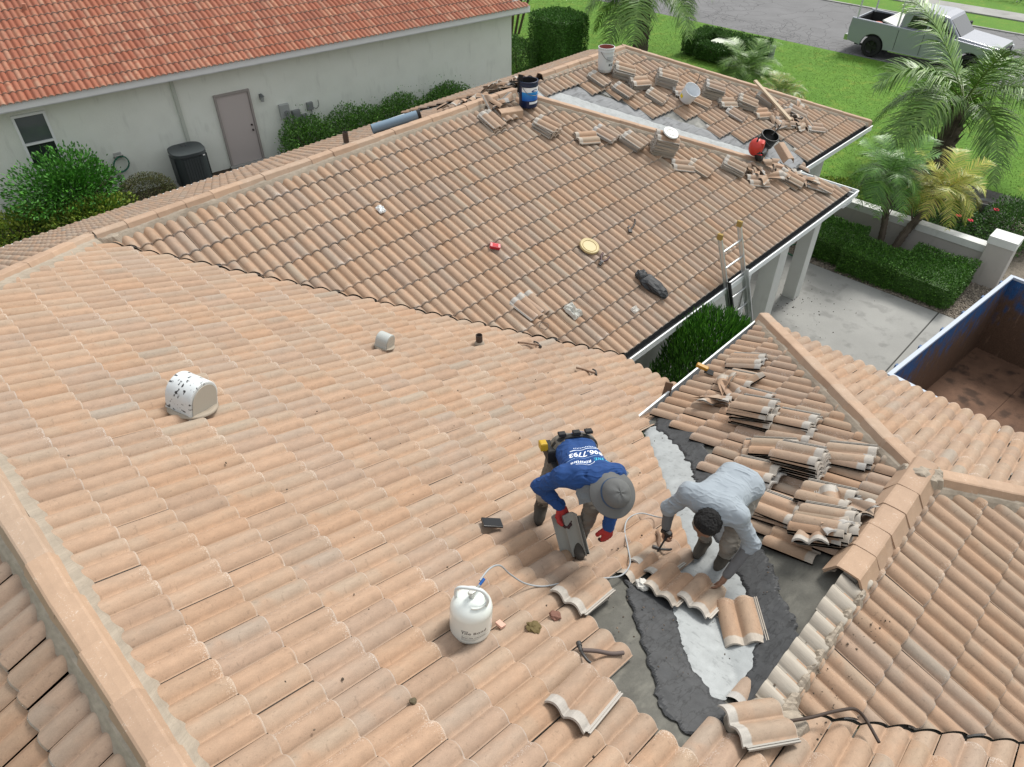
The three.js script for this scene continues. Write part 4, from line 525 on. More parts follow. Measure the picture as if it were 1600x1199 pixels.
function palm(name, label, base, top, { variants, n, trunkR, trunkM, boots = 0, start = 0, group, stem }) {
  const t = thing(name, label, 'palm tree', base, group), tp = V(...top).sub(V(...base)), pts = [[0, 0, 0], [tp.x * 0.3, tp.y * 0.45, tp.z * 0.3], [tp.x, tp.y, tp.z]];
  const c = new THREE.CatmullRomCurve3(pts.map((p) => V(...p))), tg = new THREE.TubeGeometry(c, 40, 1, 12), p = tg.attributes.position; for (let i = 0; i < p.count; i++) { const ring = Math.floor(i / 13), f = ring / 40, ce = c.getPointAt(f), q = V(p.getX(i), p.getY(i), p.getZ(i)).sub(ce), rad = mix(trunkR[0], trunkR[1], f) * (1 + 0.10 * Math.sin(ring * 2.4) * (ring % 2 ? 1 : 0.6)) * (0.93 + 0.14 * vn(i * 1.3, ring, 256, 7)); q.multiplyScalar(rad); p.setXYZ(i, ce.x + q.x, ce.y + q.y, ce.z + q.z); } tg.computeVertexNormals();
  mesh('trunk', tg, trunkM, t);
  const r = rngOf(label.length * 7 + n);
  for (let k = 0; k < boots; k++) { const a = k * 2.4, f = 0.45 + 0.55 * k / boots, ce = c.getPointAt(f), rad = mix(trunkR[0], trunkR[1], f); mesh('leaf_base', T(new THREE.ConeGeometry(0.06, 0.42, 5).scale(1, 1, 0.45).translate(0, 0.2, 0), ce.x + Math.cos(a) * rad, ce.y - 0.08, ce.z + Math.sin(a) * rad, Math.sin(a) * 0.45, 0, -Math.cos(a) * 0.45), trunkM, t); }
  for (let k = 0; k < n; k++) { const f = k / (n - 1), v = variants[Math.min(variants.length - 1, Math.floor(f * variants.length))], o = mesh('frond', v, frondMat, t); o.position.copy(tp).add(V(0, 0.12 * (1 - f), 0)); o.rotation.y = start + k * 2.39996 + (r() - 0.5) * 0.3; o.rotation.z = (r() - 0.5) * 0.25; const s = 0.85 + 0.3 * r(); o.scale.setScalar(s); }
  return t;
}
const barkTex = tex(128, 256, (i, j) => { const a = fbm(i / 8, j / 20, 4, 16, 201), b = Math.abs(Math.sin(j / 256 * Math.PI * 14)), k = 0.6 + 0.8 * a - 0.25 * (b < 0.2 ? 1 : 0); return [0.135 * k, 0.108 * k, 0.082 * k]; });
const barkM = mat(1, 1, 1, { map: barkTex, roughness: 0.95 });
const qc = { rachis: [0.10, 0.15, 0.035], leaf: [[0.060, 0.140, 0.022], [0.085, 0.180, 0.030], [0.115, 0.22, 0.042], [0.15, 0.26, 0.06]] };
const Q = (k) => [frond({ len: 2.7, rise: 1.25, fall: 0.55, n: 95, leaf: 0.62, droop: 0.5, wid: 0.030, cols: qc, seed: 300 + k, plume: 0.45 }), frond({ len: 3.2, rise: 0.95, fall: 0.85, n: 110, leaf: 0.70, droop: 0.6, wid: 0.030, cols: qc, seed: 310 + k, plume: 0.4 }), frond({ len: 3.3, rise: 0.72, fall: 0.98, n: 110, leaf: 0.74, droop: 0.65, wid: 0.030, cols: qc, seed: 320 + k, plume: 0.4 }), frond({ len: 3.1, rise: 0.52, fall: 1.0, n: 105, leaf: 0.72, droop: 0.7, wid: 0.030, cols: qc, seed: 330 + k, plume: 0.35 })];
const QV = Q(0);
palm('feather_palm', 'large feathery palm on the lawn in front of the pickup truck', [21.2, 0, 4.55], [21.3, 2.15, 4.6], { variants: QV, n: 13, trunkR: [0.30, 0.24], trunkM: barkM, boots: 22, start: 0.4, group: 'feathery palms on the lawn' });
palm('feather_palm', 'feathery palm beyond the front ridge, crown cut off by the frame', [24.4, 0, -8.6], [24.4, 2.3, -8.6], { variants: QV, n: 15, trunkR: [0.34, 0.26], trunkM: barkM, boots: 20, start: 1.1, group: 'feathery palms on the lawn' });
const dc = { rachis: [0.07, 0.13, 0.03], leaf: [[0.045, 0.14, 0.018], [0.068, 0.18, 0.024], [0.098, 0.22, 0.032]] }, yc = { rachis: [0.30, 0.27, 0.06], leaf: [[0.28, 0.33, 0.040], [0.36, 0.36, 0.06], [0.20, 0.28, 0.035], [0.42, 0.38, 0.10], [0.30, 0.33, 0.06]] };
const D = (cols, s) => [frond({ len: 0.95, rise: 1.3, fall: 0.6, n: 46, leaf: 0.25, droop: 0.2, wid: 0.012, cols, seed: s, plume: 0.15, bare: 0.1 }), frond({ len: 1.1, rise: 1.0, fall: 0.85, n: 50, leaf: 0.28, droop: 0.25, wid: 0.012, cols, seed: s + 1, plume: 0.15, bare: 0.1 }), frond({ len: 1.15, rise: 0.7, fall: 1.0, n: 50, leaf: 0.28, droop: 0.3, wid: 0.012, cols, seed: s + 2, plume: 0.15, bare: 0.1 }), frond({ len: 1.1, rise: 0.45, fall: 1.0, n: 48, leaf: 0.26, droop: 0.35, wid: 0.012, cols, seed: s + 3, plume: 0.15, bare: 0.1 })];
palm('slim_palm', 'slim palm with dark green fronds growing inside the low wall', [15.79, 0, 5.25], [15.55, 1.95, 4.95], { variants: D(dc, 400), n: 24, trunkR: [0.085, 0.07], trunkM: barkM, boots: 6, start: 0.2, group: 'slim palms inside the low wall' });
palm('slim_palm', 'leaning slim palm with yellow fronds beside the gate pillar', [15.81, 0, 5.52], [16.45, 1.62, 6.0], { variants: D(yc, 410), n: 20, trunkR: [0.10, 0.085], trunkM: barkM, boots: 8, start: 0.9, group: 'slim palms inside the low wall' });
for (const [x, z, cols, lab, s, sc] of [[26.2, -4.6, qc, 'clump of green feathery palm fronds beyond the front hip', 420, 1.25], [24.6, -2.2, yc, 'small yellow green palm clump beyond the front hip', 430, 0.9]]) { const t = thing('clump_palm', lab, 'palm', [x, 0, z], 'palm clumps beyond the front hip'); const v = D(cols === yc ? { rachis: [0.2, 0.22, 0.05], leaf: [[0.13, 0.22, 0.035], [0.2, 0.25, 0.04], [0.06, 0.15, 0.025], [0.28, 0.25, 0.06]] } : cols, s); for (let k = 0; k < 20; k++) { const o = mesh('frond', v[k % 3], frondMat, t); o.position.set(rr(-0.2, 0.2), 0.1, rr(-0.2, 0.2)); o.rotation.y = k * 2.4; o.scale.setScalar(sc * rr(0.85, 1.2)); } }
// ---------------------------------------------------------------- low wall, truck, dumpster trailer, ladder, street things
{ const t = thing('garden_wall', 'low beige wall with white coping and a square gate pillar', 'wall', [16.2, 0, 5.4]); const face = mat(0.47, 0.44, 0.41, { map: stuccoCol, bumpMap: stuccoTex, bumpScale: 0.004, roughness: 0.92 }), cap = mat(0.70, 0.71, 0.69, { map: stuccoCol, roughness: 0.8 });
  mesh('wall', uvBox(box(0.22, 0.72, 4.4, 0.05, 0.36, -0.2), 0.5), face, t); mesh('coping', uvBox(box(0.27, 0.17, 4.38, 0.05, 0.805, -0.2, 0.01), 0.5), cap, t); mesh('pillar', uvBox(box(0.46, 1.04, 0.56, 0, 0.52, 2.25, 0.01), 0.5), face, t); mesh('pillar_cap', uvBox(box(0.49, 0.18, 0.60, 0, 1.13, 2.25, 0.012), 0.5), cap, t); }
{ const t = thing('utility_pillar', 'grey green utility marker post on the lawn', 'post', [28.6, 0, -4.8]); const m = mat(0.33, 0.37, 0.34, { roughness: 0.6 }); mesh('post', lathe([[0.001, 0], [0.12, 0], [0.12, 0.42], [0.13, 0.43], [0.13, 0.5], [0.11, 0.55], [0.001, 0.56]], 20), m, t); mesh('band', T(lathe([[0.122, 0], [0.126, 0.005], [0.126, 0.03], [0.122, 0.035]], 20), 0, 0.2, 0), mat(0.2, 0.22, 0.2), t); }
{ const t = thing('utility_box', 'pale green flat utility box inside the dark hedge', 'box', [27.55, 0, -6.55]); mesh('cabinet', box(0.9, 0.5, 1.0, 0, 0.25, 0, 0.02), mat(0.35, 0.42, 0.33), t); mesh('lid', box(0.96, 0.06, 1.06, 0, 0.53, 0, 0.015), mat(0.58, 0.62, 0.52), t); }
{ const t = thing('lawn_urn', 'small grey bowl shaped planter at the lawn edge beside shrubs', 'planter', [20.1, 0, 6.35]); mesh('bowl', lathe([[0.001, 0.02], [0.10, 0.0], [0.13, 0.04], [0.20, 0.20], [0.22, 0.26], [0.20, 0.27], [0.17, 0.2], [0.001, 0.16]], 24), mat(0.16, 0.165, 0.16, { roughness: 0.7, side: THREE.DoubleSide }), t); mesh('soil', T(cyl(0.17, 0.17, 0.02, 20), 0, 0.19, 0), mat(0.03, 0.025, 0.02), t); }
{ const l = []; for (let k = 0; k < 70; k++) { const a = k / 70 * Math.PI * 2 * 4; l.push([Math.cos(a) * (0.32 + 0.06 * Math.sin(k * 0.9)), 0.02 + 0.02 * (k % 5), Math.sin(a) * (0.28 + 0.05 * Math.cos(k * 0.5))]); } const t = thing('garden_hose', 'green garden hose coiled on the gravel near the garage corner', 'hose', [14.35, 0, 3.75]); mesh('coil', tube(l, 0.013, 260, 6), mat(0.015, 0.11, 0.05, { roughness: 0.5 }), t); mesh('nozzle', T(cyl(0.014, 0.022, 0.12, 8), 0.34, 0.05, 0.1, 0, 0, 1.4), mat(0.4, 0.33, 0.1, { metalness: 0.8, roughness: 0.4 }), t); }
// pickup truck, tail towards -z
{ const t = thing('pickup_truck', 'silver crew cab pickup truck parked in the street behind the palm', 'pickup truck', [32.75, 0, -3.1]);
  const paintM = new THREE.MeshPhysicalMaterial({ color: lin(0.30, 0.315, 0.36), metalness: 0.2, roughness: 0.32, clearcoat: 1, clearcoatRoughness: 0.08 }), blk = mat(0.012, 0.012, 0.013, { roughness: 0.8 }), chrome = mat(0.55, 0.56, 0.56, { metalness: 0.9, roughness: 0.25 }), gls = new THREE.MeshPhysicalMaterial({ color: lin(0.02, 0.024, 0.026), roughness: 0.05, clearcoat: 1 });
  const side = new THREE.Shape(); const arch = (cz) => side.absarc(cz, 0.42, 0.50, Math.PI, 0, true);
  side.moveTo(0.10, 0.55); side.lineTo(0.62, 0.45); side.absarc(1.15, 0.42, 0.52, Math.PI, 0, true); side.lineTo(4.45, 0.40); side.absarc(4.98, 0.42, 0.52, Math.PI, 0, true); side.lineTo(5.85, 0.48); side.lineTo(5.95, 0.95); side.lineTo(5.80, 1.12); side.lineTo(4.35, 1.24); side.lineTo(2.05, 1.32); side.lineTo(0.10, 1.38); side.lineTo(0.06, 1.0);
  const ex = (s, d, b = 0.03) => new THREE.ExtrudeGeometry(s, { depth: d, bevelEnabled: true, bevelSize: b, bevelThickness: b, bevelSegments: 3, curveSegments: 14 }).rotateY(-Math.PI / 2); // shape x -> z, depth -> -x
  for (const s of [-1, 1]) mesh('body_side', ex(side, 0.06).translate(s * 0.97 + 0.03, 0, 0), paintM, t);
  mesh('bed_floor', box(1.9, 0.05, 1.95, 0, 0.78, 1.05), blk, t); mesh('tailgate', mg(box(1.86, 0.62, 0.07, 0, 1.05, 0.12, 0.02)), paintM, t); mesh('bed_liner', mg(box(0.03, 0.55, 1.9, -0.90, 1.05, 1.1), box(0.03, 0.55, 1.9, 0.90, 1.05, 1.1), box(1.8, 0.55, 0.03, 0, 1.05, 2.03), box(1.8, 0.5, 0.02, 0, 1.04, 0.17)), blk, t);
  const hood = new THREE.Shape(); hood.moveTo(4.3, 0.9); hood.lineTo(5.9, 0.9); hood.lineTo(5.84, 1.14); hood.lineTo(4.3, 1.30); mesh('hood', ex(hood, 1.66, 0.05).translate(0.83, 0, 0), paintM, t); mesh('cab_floor', box(1.8, 0.7, 2.3, 0, 0.85, 3.2), blk, t);
  const cab = new THREE.Shape(); cab.moveTo(2.02, 1.2); cab.lineTo(4.42, 1.2); cab.lineTo(3.72, 1.88); cab.lineTo(3.45, 1.93); cab.lineTo(2.35, 1.93); cab.lineTo(2.12, 1.86); mesh('cab', ex(cab, 1.56, 0.07).translate(0.78, 0, 0), paintM, t);
  for (const s of [-1, 1]) { const w1 = new THREE.Shape([[2.30, 1.36], [3.05, 1.36], [3.05, 1.80], [2.42, 1.82]].map((p) => new THREE.Vector2(...p))), w2 = new THREE.Shape([[3.14, 1.36], [4.05, 1.34], [3.62, 1.80], [3.14, 1.80]].map((p) => new THREE.Vector2(...p))); mesh('side_window', ex(w1, 0.01, 0.005).translate(s * 0.852 + 0.005, 0, 0), gls, t); mesh('side_window', ex(w2, 0.01, 0.005).translate(s * 0.852 + 0.005, 0, 0), gls, t);
    mesh('mirror', mg(box(0.22, 0.24, 0.12, s * 1.16, 1.42, 4.05, 0.02), box(0.16, 0.05, 0.05, s * 1.0, 1.36, 4.05)), blk, t); mesh('running_board', box(0.14, 0.05, 2.4, s * 1.0, 0.40, 3.1, 0.01), chrome, t); mesh('tail_light', box(0.09, 0.34, 0.09, s * 0.965, 1.16, 0.10, 0.015), mat(0.35, 0.012, 0.012, { roughness: 0.2 }), t); mesh('door_handle', box(0.03, 0.04, 0.18, s * 1.01, 1.20, 2.5, 0.008), chrome, t); mesh('door_handle', box(0.03, 0.04, 0.18, s * 1.01, 1.20, 3.35, 0.008), chrome, t); mesh('headlight', box(0.28, 0.2, 0.06, s * 0.78, 0.95, 5.93, 0.02), mat(0.7, 0.72, 0.72, { roughness: 0.1 }), t); }
  for (const s of [-1, 1]) for (const z of [2.08, 3.10, 4.22]) mesh('door_seam', box(0.006, 0.78, 0.016, s * 1.034, 0.86, z), blk, t);
  mesh('windscreen', T(box(1.5, 0.86, 0.02), 0, 1.56, 4.14, -0.80), gls, t); mesh('rear_window', T(box(1.35, 0.42, 0.02), 0, 1.6, 2.02, 0.14), gls, t); mesh('rear_bumper', box(1.95, 0.22, 0.2, 0, 0.60, 0.0, 0.03), chrome, t); mesh('front_bumper', box(1.98, 0.24, 0.2, 0, 0.58, 6.0, 0.03), chrome, t); mesh('grille', box(1.2, 0.34, 0.06, 0, 0.92, 5.96, 0.02), blk, t); mesh('tow_hitch', box(0.09, 0.09, 0.35, -0.1, 0.42, 0.0, 0.01), blk, t); mesh('exhaust', T(cyl(0.04, 0.04, 0.4, 10), -0.75, 0.38, 0.35, Math.PI / 2), blk, t);
  for (const s of [-1, 1]) for (const z of [1.15, 4.98]) { const w = mesh('wheel', T(lathe([[0.24, -0.13], [0.37, -0.14], [0.415, -0.10], [0.42, 0], [0.415, 0.10], [0.37, 0.14], [0.24, 0.13]], 32), s * 0.86, 0.42, z, 0, 0, Math.PI / 2), blk, t); mesh('rim', T(mg(lathe([[0.001, 0.02], [0.07, 0.03], [0.22, 0.0], [0.25, 0.08]], 20), [0, 1, 2, 3, 4].map((k) => T(box(0.06, 0.03, 0.2, 0, 0.05, 0.13), 0, 0, 0, 0, k * 1.257, 0))), s * 0.93, 0.42, z, 0, 0, -s * Math.PI / 2), mat(0.03, 0.03, 0.032, { metalness: 0.6, roughness: 0.4 }), w); }
  const rk = mat(0.62, 0.63, 0.63, { roughness: 0.4, metalness: 0.3 }); for (const s of [-1, 1]) for (const z of [0.25, 1.95]) mesh('rack_post', box(0.05, 1.15, 0.06, s * 0.93, 1.9, z, 0.006), rk, t); for (const z of [0.25, 1.95]) mesh('rack_bar', box(1.92, 0.05, 0.06, 0, 2.47, z, 0.006), rk, t); for (const s of [-1, 1]) mesh('rack_rail', box(0.05, 0.05, 1.7, s * 0.93, 2.47, 1.1, 0.006), rk, t); }
{ const t = thing('tool_chest', 'white tool chest in the pickup bed behind the cab', 'tool chest', [32.75, 0.82, -1.45]); mesh('chest', box(1.75, 0.42, 0.5, 0, 0.21, 0, 0.015), mat(0.55, 0.57, 0.56), t); mesh('lid', T(box(1.78, 0.05, 0.72, 0, 0, 0, 0.012), 0, 0.55, -0.02, 0.22), mat(0.72, 0.72, 0.68), t); }
{ const t = thing('paint_bucket', 'white bucket with red top in the pickup bed', 'bucket', [32.55, 0.82, -2.2]); mesh('pail', lathe([[0.001, 0], [0.13, 0], [0.15, 0.34], [0.155, 0.36]], 20), mat(0.72, 0.72, 0.7), t); mesh('lid', T(cyl(0.155, 0.155, 0.03, 20), 0, 0.35, 0), mat(0.6, 0.2, 0.14), t); }
single('crumpled_sack', (() => { const g = new THREE.IcosahedronGeometry(0.3, 3), p = g.attributes.position; for (let i = 0; i < p.count; i++) { const k = 0.7 + 0.6 * fbm(p.getX(i) * 6 + 9, p.getZ(i) * 6 + p.getY(i) * 5 + 9, 3); p.setXYZ(i, p.getX(i) * k * 1.2, Math.max(-0.13, p.getY(i) * k * 0.7), p.getZ(i) * k); } g.computeVertexNormals(); return g.translate(32.2, 0.94, -2.35); })(), mat(0.6, 0.6, 0.58), 'crumpled white sack in the pickup bed near the tailgate', 'sack');
// dumpster trailer
{ const t = thing('dump_trailer', 'open blue steel dump trailer with rusty floor on the driveway', 'dump trailer', [8.3, 0, 7.90]); t.rotation.y = -0.105; const Lg = 4.6, Wd = 2.3, yT = 1.95, yF = 0.32;
  const blueTex = tex(512, 256, (i, j) => { const v = j / 256, a = fbm(i / 26, j / 26, 5, 19, 221), b = vn(i / 2, j / 2, 256, 223), rust = sst(0.30, 0.72, 0.6 * a + 0.4 * fbm(i / 9, j / 120, 3, 56, 229) + (0.80 - v) * 0.75), sc = sst(0.72, 0.8, fbm(i / 8, j / 40, 3, 64, 227)); const k = 0.75 + 0.5 * b; let c = [mix(0.020, 0.135, rust) * k, mix(0.095, 0.080, rust) * k, mix(0.26, 0.050, rust) * k]; return c.map((q) => mix(q, q * 1.7 + 0.03, sc * 0.5)); });
  const rustTex = tex(512, 512, (i, j) => { const a = fbm(i / 50, j / 50, 5, 10, 231), b = vn(i / 2, j / 2, 256, 233), d = sst(0.50, 0.80, fbm(i / 55, j / 55, 5, 9, 235)), k = (0.45 + 0.6 * a + 0.2 * b) * (1 - 0.6 * d); return [0.175 * k, 0.095 * k, 0.058 * k]; });
  const bl = mat(1, 1, 1, { map: blueTex, roughness: 0.7, side: THREE.DoubleSide }), rs = mat(1, 1, 1, { map: rustTex, roughness: 0.9 }), rim = mat(0.42, 0.47, 0.55, { roughness: 0.6 }), bd = mat(0.02, 0.09, 0.23, { roughness: 0.6 });
  const panel = (w, h) => { const g = clean(new THREE.BoxGeometry(w, h, 0.05)), p = g.attributes.position, u = g.attributes.uv; for (let i = 0; i < p.count; i++) u.setXY(i, p.getX(i) / 2.6 + 0.5, p.getY(i) / h + 0.5); return g; };
  mesh('side_panel', T(panel(Lg, yT - yF), Lg / 2, (yT + yF) / 2, 0.025), bl, t); mesh('side_panel', T(panel(Lg, yT - yF), Lg / 2, (yT + yF) / 2, Wd - 0.025), bl, t); mesh('end_panel', T(panel(Wd - 0.1, yT - yF), Lg - 0.03, (yT + yF) / 2, Wd / 2, 0, Math.PI / 2), bl, t); mesh('end_panel', T(panel(Wd - 0.1, yT - yF), 0.03, (yT + yF) / 2, Wd / 2, 0, Math.PI / 2), bl, t);
  for (let k = 0; k < 2; k++) mesh('floor_plate', uvBox(box(Lg - 0.02, 0.03, 1.145, Lg / 2, yF - 0.012 + 0.004 * k, 0.575 + k * 1.15, 0.004), 0.5), rs, t);
  for (const z of [0.025, Wd - 0.025]) mesh('top_rail', box(Lg, 0.05, 0.075, Lg / 2, yT + 0.02, z, 0.008), rim, t); for (const x of [0.03, Lg - 0.03]) mesh('top_rail', box(0.075, 0.05, Wd - 0.08, x, yT + 0.021, Wd / 2, 0.008), rim, t);
  for (let k = 0; k < 6; k++) mesh('tarp_hook', mg(box(0.10, 0.05, 0.05, 0.55 + k * 0.78, yT - 0.12, -0.03, 0.006), T(cyl(0.025, 0.035, 0.08, 10), 0.55 + k * 0.78, yT - 0.11, -0.055, Math.PI / 2)), mat(0.02, 0.04, 0.06), t); for (let k = 0; k < 6; k++) mesh('side_rib', box(0.07, yT - yF, 0.06, 0.4 + k * 0.78, (yT + yF) / 2, -0.03, 0.006), bd, t);
  mesh('chassis', mg(box(Lg + 0.6, 0.14, 0.12, Lg / 2 + 0.3, yF - 0.12, 0.5), box(Lg + 0.6, 0.14, 0.12, Lg / 2 + 0.3, yF - 0.12, Wd - 0.5)), mat(0.02, 0.02, 0.022), t); mesh('jack', mg(bar([Lg + 0.5, 0.05, 0.25], [Lg + 0.5, 0.95, 0.25], 0.04), bar([Lg + 0.1, yF, 0.25], [Lg + 0.9, yF, 0.25], 0.03)), mat(0.03, 0.03, 0.03), t);
  for (const z of [-0.02, Wd + 0.02]) for (const x of [1.6, 2.5]) mesh('wheel', T(lathe([[0.06, -0.06], [0.11, -0.07], [0.13, 0], [0.11, 0.07], [0.06, 0.06]], 24), x, 0.13, z + (z < 0 ? 0.2 : -0.2), Math.PI / 2), mat(0.012, 0.012, 0.012), t); }
// extension ladder against the garage gutter
{ const al = mat(0.62, 0.63, 0.63, { metalness: 0.75, roughness: 0.38 }), t = thing('extension_ladder', 'aluminium extension ladder leaning on the garage gutter', 'ladder', [8.4, 0, 5.7]); const O = [8.4, 0, 5.7], rel = (p) => [p[0] - O[0], p[1] - O[1], p[2] - O[2]];
  const la = [7.69, 3.48, 4.90], ra = [8.27, 3.50, 4.91], lb = [8.13, 0.04, 5.86], rb = [8.62, 0.04, 5.86], P = (a, b, f) => a.map((v, k) => mix(v, b[k], f));
  const rail = (a, b) => { const A = V(...rel(a)), B = V(...rel(b)), d = A.clone().sub(B), L = d.length(), g = mg(box(0.028, L, 0.012, 0, L / 2, 0.034), box(0.028, L, 0.012, 0, L / 2, -0.034), box(0.008, L, 0.06, 0, L / 2, 0)); g.applyQuaternion(new THREE.Quaternion().setFromUnitVectors(V(0, 1, 0), d.normalize())); return g.translate(B.x, B.y, B.z); };
  mesh('rail', rail(la, lb), al, t); mesh('rail', rail(ra, rb), al, t); const k2 = (p) => [p[0], p[1], p[2] + 0.06]; mesh('fly_rail', rail(k2(P(la, lb, 0.22)), k2(lb)), mat(0.03, 0.03, 0.032, { metalness: 0.4, roughness: 0.5 }), t); mesh('fly_rail', rail(k2(P(ra, rb, 0.22)), k2(rb)), al, t);
  for (let k = 0; k < 11; k++) { const f = 0.075 + k * 0.085; mesh('rung', bar(rel(P(la, lb, f)), rel(P(ra, rb, f)), 0.019, 10), al, t); } for (const p of [la, ra]) mesh('end_cap', T(box(0.05, 0.10, 0.09, 0, 0.03, 0, 0.008), ...rel(p)), mat(0.32, 0.22, 0.06), t); }
// across the street
shrub('street_hedge', 'dark hedge along the far side of the street behind a low wall', 'hedge', leaves(5200, boxy(47.5, 6, 1.6, 26, 0.9, 241, 0.4), { size: [0.1, 0.2], cols: greenD, seed: 242 }), null);
{ const t = thing('stone_wall', 'low stacked stone wall across the street', 'wall', [45.6, 0, 3.4]); for (let r = 0; r < 3; r++) for (let k = 0; k < 9; k++) mesh('stone', box(0.3, 0.125, 0.36, rr(-0.015, 0.015), 0.065 + r * 0.135, -1.6 + k * 0.375 + (r % 2) * 0.18, 0.015), mat(...[0.15, 0.12, 0.10].map((v) => v * rr(0.7, 1.3))), t); }
// ---------------------------------------------------------------- loose tiles and tools on the roof
function setOn(o, S, x, z, h = 0.045, yaw = 0, tx = 0, tz = 0) { const B = S ? S.basis() : new THREE.Matrix4(); const M = B.multiply(new THREE.Matrix4().makeRotationFromEuler(new THREE.Euler(tx, yaw, tz, 'YXZ'))); M.setPosition(S ? S.at(x, z, h) : V(x, roofY(x, z) + h, z)); o.applyMatrix4(M); return o; }
const topOff = 0.048;
function looseTile(S, x, z, h, yaw, label, group, { tx = 0, tz = 0, cell, name = 'loose_tile' } = {}) { const o = single(name, LG[cell ?? Math.floor(rnd() * 16)], tileMats[Math.floor(rnd() * 6)], label, 'roof tile', group); return setOn(o, S, x, z, h, yaw, tx, tz); }
function stack(S, x, z, n, yaw, where, { j = 0.025, tilt = 0, flipTop = false, lean = 0 } = {}) { // n tiles lying on one another
  const gname = 'tiles ' + where;
  for (let k = 0; k < n; k++) looseTile(S, x + rr(-j, j) + lean * k * S.ex, z + rr(-j, j) + lean * k * S.ez, topOff + 0.027 * k, yaw + rr(-0.12, 0.12) * (j / 0.025), 'loose roof tile ' + where, gname, { tx: tilt + rr(-0.02, 0.02), tz: rr(-0.02, 0.02) });
}
// entry slope
stack(P4, 5.20, 6.86, 2, 0.08, 'in the weathered grey pair nearest the entry gutter'); stack(P4, 4.72, 7.02, 2, 0.05, 'in the pair just below the grey pair'); stack(P4, 3.98, 7.62, 8, 0.04, 'in the tall stack upper left on the entry slope', { j: 0.03 });
stack(P4, 3.52, 8.02, 3, 0.2, 'in the skewed pile in the middle of the entry slope', { j: 0.05 }); stack(P4, 3.30, 8.42, 8, 0.02, 'in the stack below the skewed pile on the entry slope', { j: 0.012 }); stack(P4, 2.86, 8.86, 6, 0.0, 'in the pile beside the stripped ridge', { j: 0.03 });
looseTile(P4, 3.86, 8.06, topOff, 0.12, 'single tile lying above the tall entry stack', null); looseTile(P4, 4.42, 7.35, topOff, -0.1, 'single tile lying left of the tall entry stack', null);
stack(P4, 3.02, 8.12, 4, -0.05, 'in the low pile at the stripped edge of the entry slope', { j: 0.03 }); stack(P4, 3.62, 8.72, 3, 0.1, 'in the pile nearest the entry hip', { j: 0.04 }); stack(P4, 2.62, 8.52, 3, 0.02, 'in the low pile overhanging the bare felt', { j: 0.03 }); stack(P4, 4.05, 7.98, 3, 0.05, 'in the pile between the two tall entry stacks', { j: 0.04 });
stack(P4, 2.52, 8.98, 7, 0.12, 'in the messy heap at the end of the ridge caps', { j: 0.04, tilt: 0.08 });
// garage slope, along its hip
stack(P2, 6.86, 0.46, 3, 0.05, 'in the small pile nearest the garage ridge, left of the blue bucket'); stack(P2, 7.22, 0.36, 3, -0.15, 'in the pile against the loose ridge cap', { j: 0.05 }); stack(P2, 7.72, 1.02, 5, 0.12, 'in the leaning stack just below the blue bucket', { tilt: -0.08 });
stack(P2, 8.30, 1.52, 2, 1.25, 'in the turned pair right of the bucket stack'); stack(P2, 8.74, 1.62, 3, 0.15, 'in the slanted pile beside the turned pair', { tilt: -0.1 }); stack(P2, 9.10, 2.02, 5, 0.1, 'in the slanted stack left of the white lid', { tilt: -0.06 });
stack(P2, 9.52, 2.40, 13, 0.75, 'in the tall stack under the white lid', { j: 0.010 }); looseTile(P2, 9.62, 2.86, topOff, 0.95, 'single loose tile lying below the lid topped stack', null); stack(P2, 9.92, 3.08, 2, 0.12, 'in the pair halfway between lid stack and blower');
stack(P2, 10.62, 3.42, 5, 0.35, 'in the stack left of the red blower', { j: 0.03 }); looseTile(P2, 10.86, 3.86, topOff, 1.0, 'single tile slid down below the blower stack', null); stack(P2, 11.62, 4.18, 4, 0.2, 'in the dark pile below the blower', { j: 0.05 }); stack(P2, 12.10, 4.62, 3, 0.4, 'in the pile at the garage gutter corner', { j: 0.06 });
stack(P2, 4.42, 3.68, 1, 0.06, 'left of the pair mid garage slope'); stack(P2, 4.50, 3.70, 1, 0.05, 'on top of another tile, lower middle of the garage slope');
// front slope
for (const [x, z, n, yaw, w] of [[10.72, -0.16, 3, 0.15, 'left of the white bucket'], [11.42, -0.06, 8, 0.7, 'in the tall stack right of the white bucket'], [11.55, 0.30, 5, 1.2, 'in the block stack below the white bucket'], [10.98, 0.32, 3, 0.15, 'below the white bucket, at the ragged edge'], [11.62, 0.78, 3, 0.2, 'in the third pile along the ragged edge'], [12.28, 0.52, 9, 0.75, 'in the tall stack left of the white jug'], [12.42, 0.88, 2, 1.1, 'in the pair beside the white jug'], [13.12, 1.26, 10, 0.75, 'in the tallest stack right of the white jug'], [12.62, 1.32, 2, 0.3, 'just below the white jug handle'], [13.22, 1.62, 3, 1.15, 'in the pile below the tallest front stack'], [13.15, 1.98, 2, 0.25, 'at the ragged edge left of the plank'], [13.72, 1.86, 6, 0.6, 'in the stack left of the wooden plank'], [13.85, 2.22, 2, 1.15, 'in the pair below the wooden plank stack'], [14.42, 2.00, 5, 0.1, 'in the dark pile right of the wooden plank'], [14.16, 2.66, 3, 1.0, 'at the lower end of the wooden plank'], [14.86, 2.62, 4, 0.3, 'in the mossy pile on the front slope'], [14.86, 3.12, 2, 1.0, 'in the flat pair nearest the front gutter']]) stack(P3, x, z, n, yaw, w + (w.startsWith('in') ? '' : ' on the front slope'), { j: 0.02 });
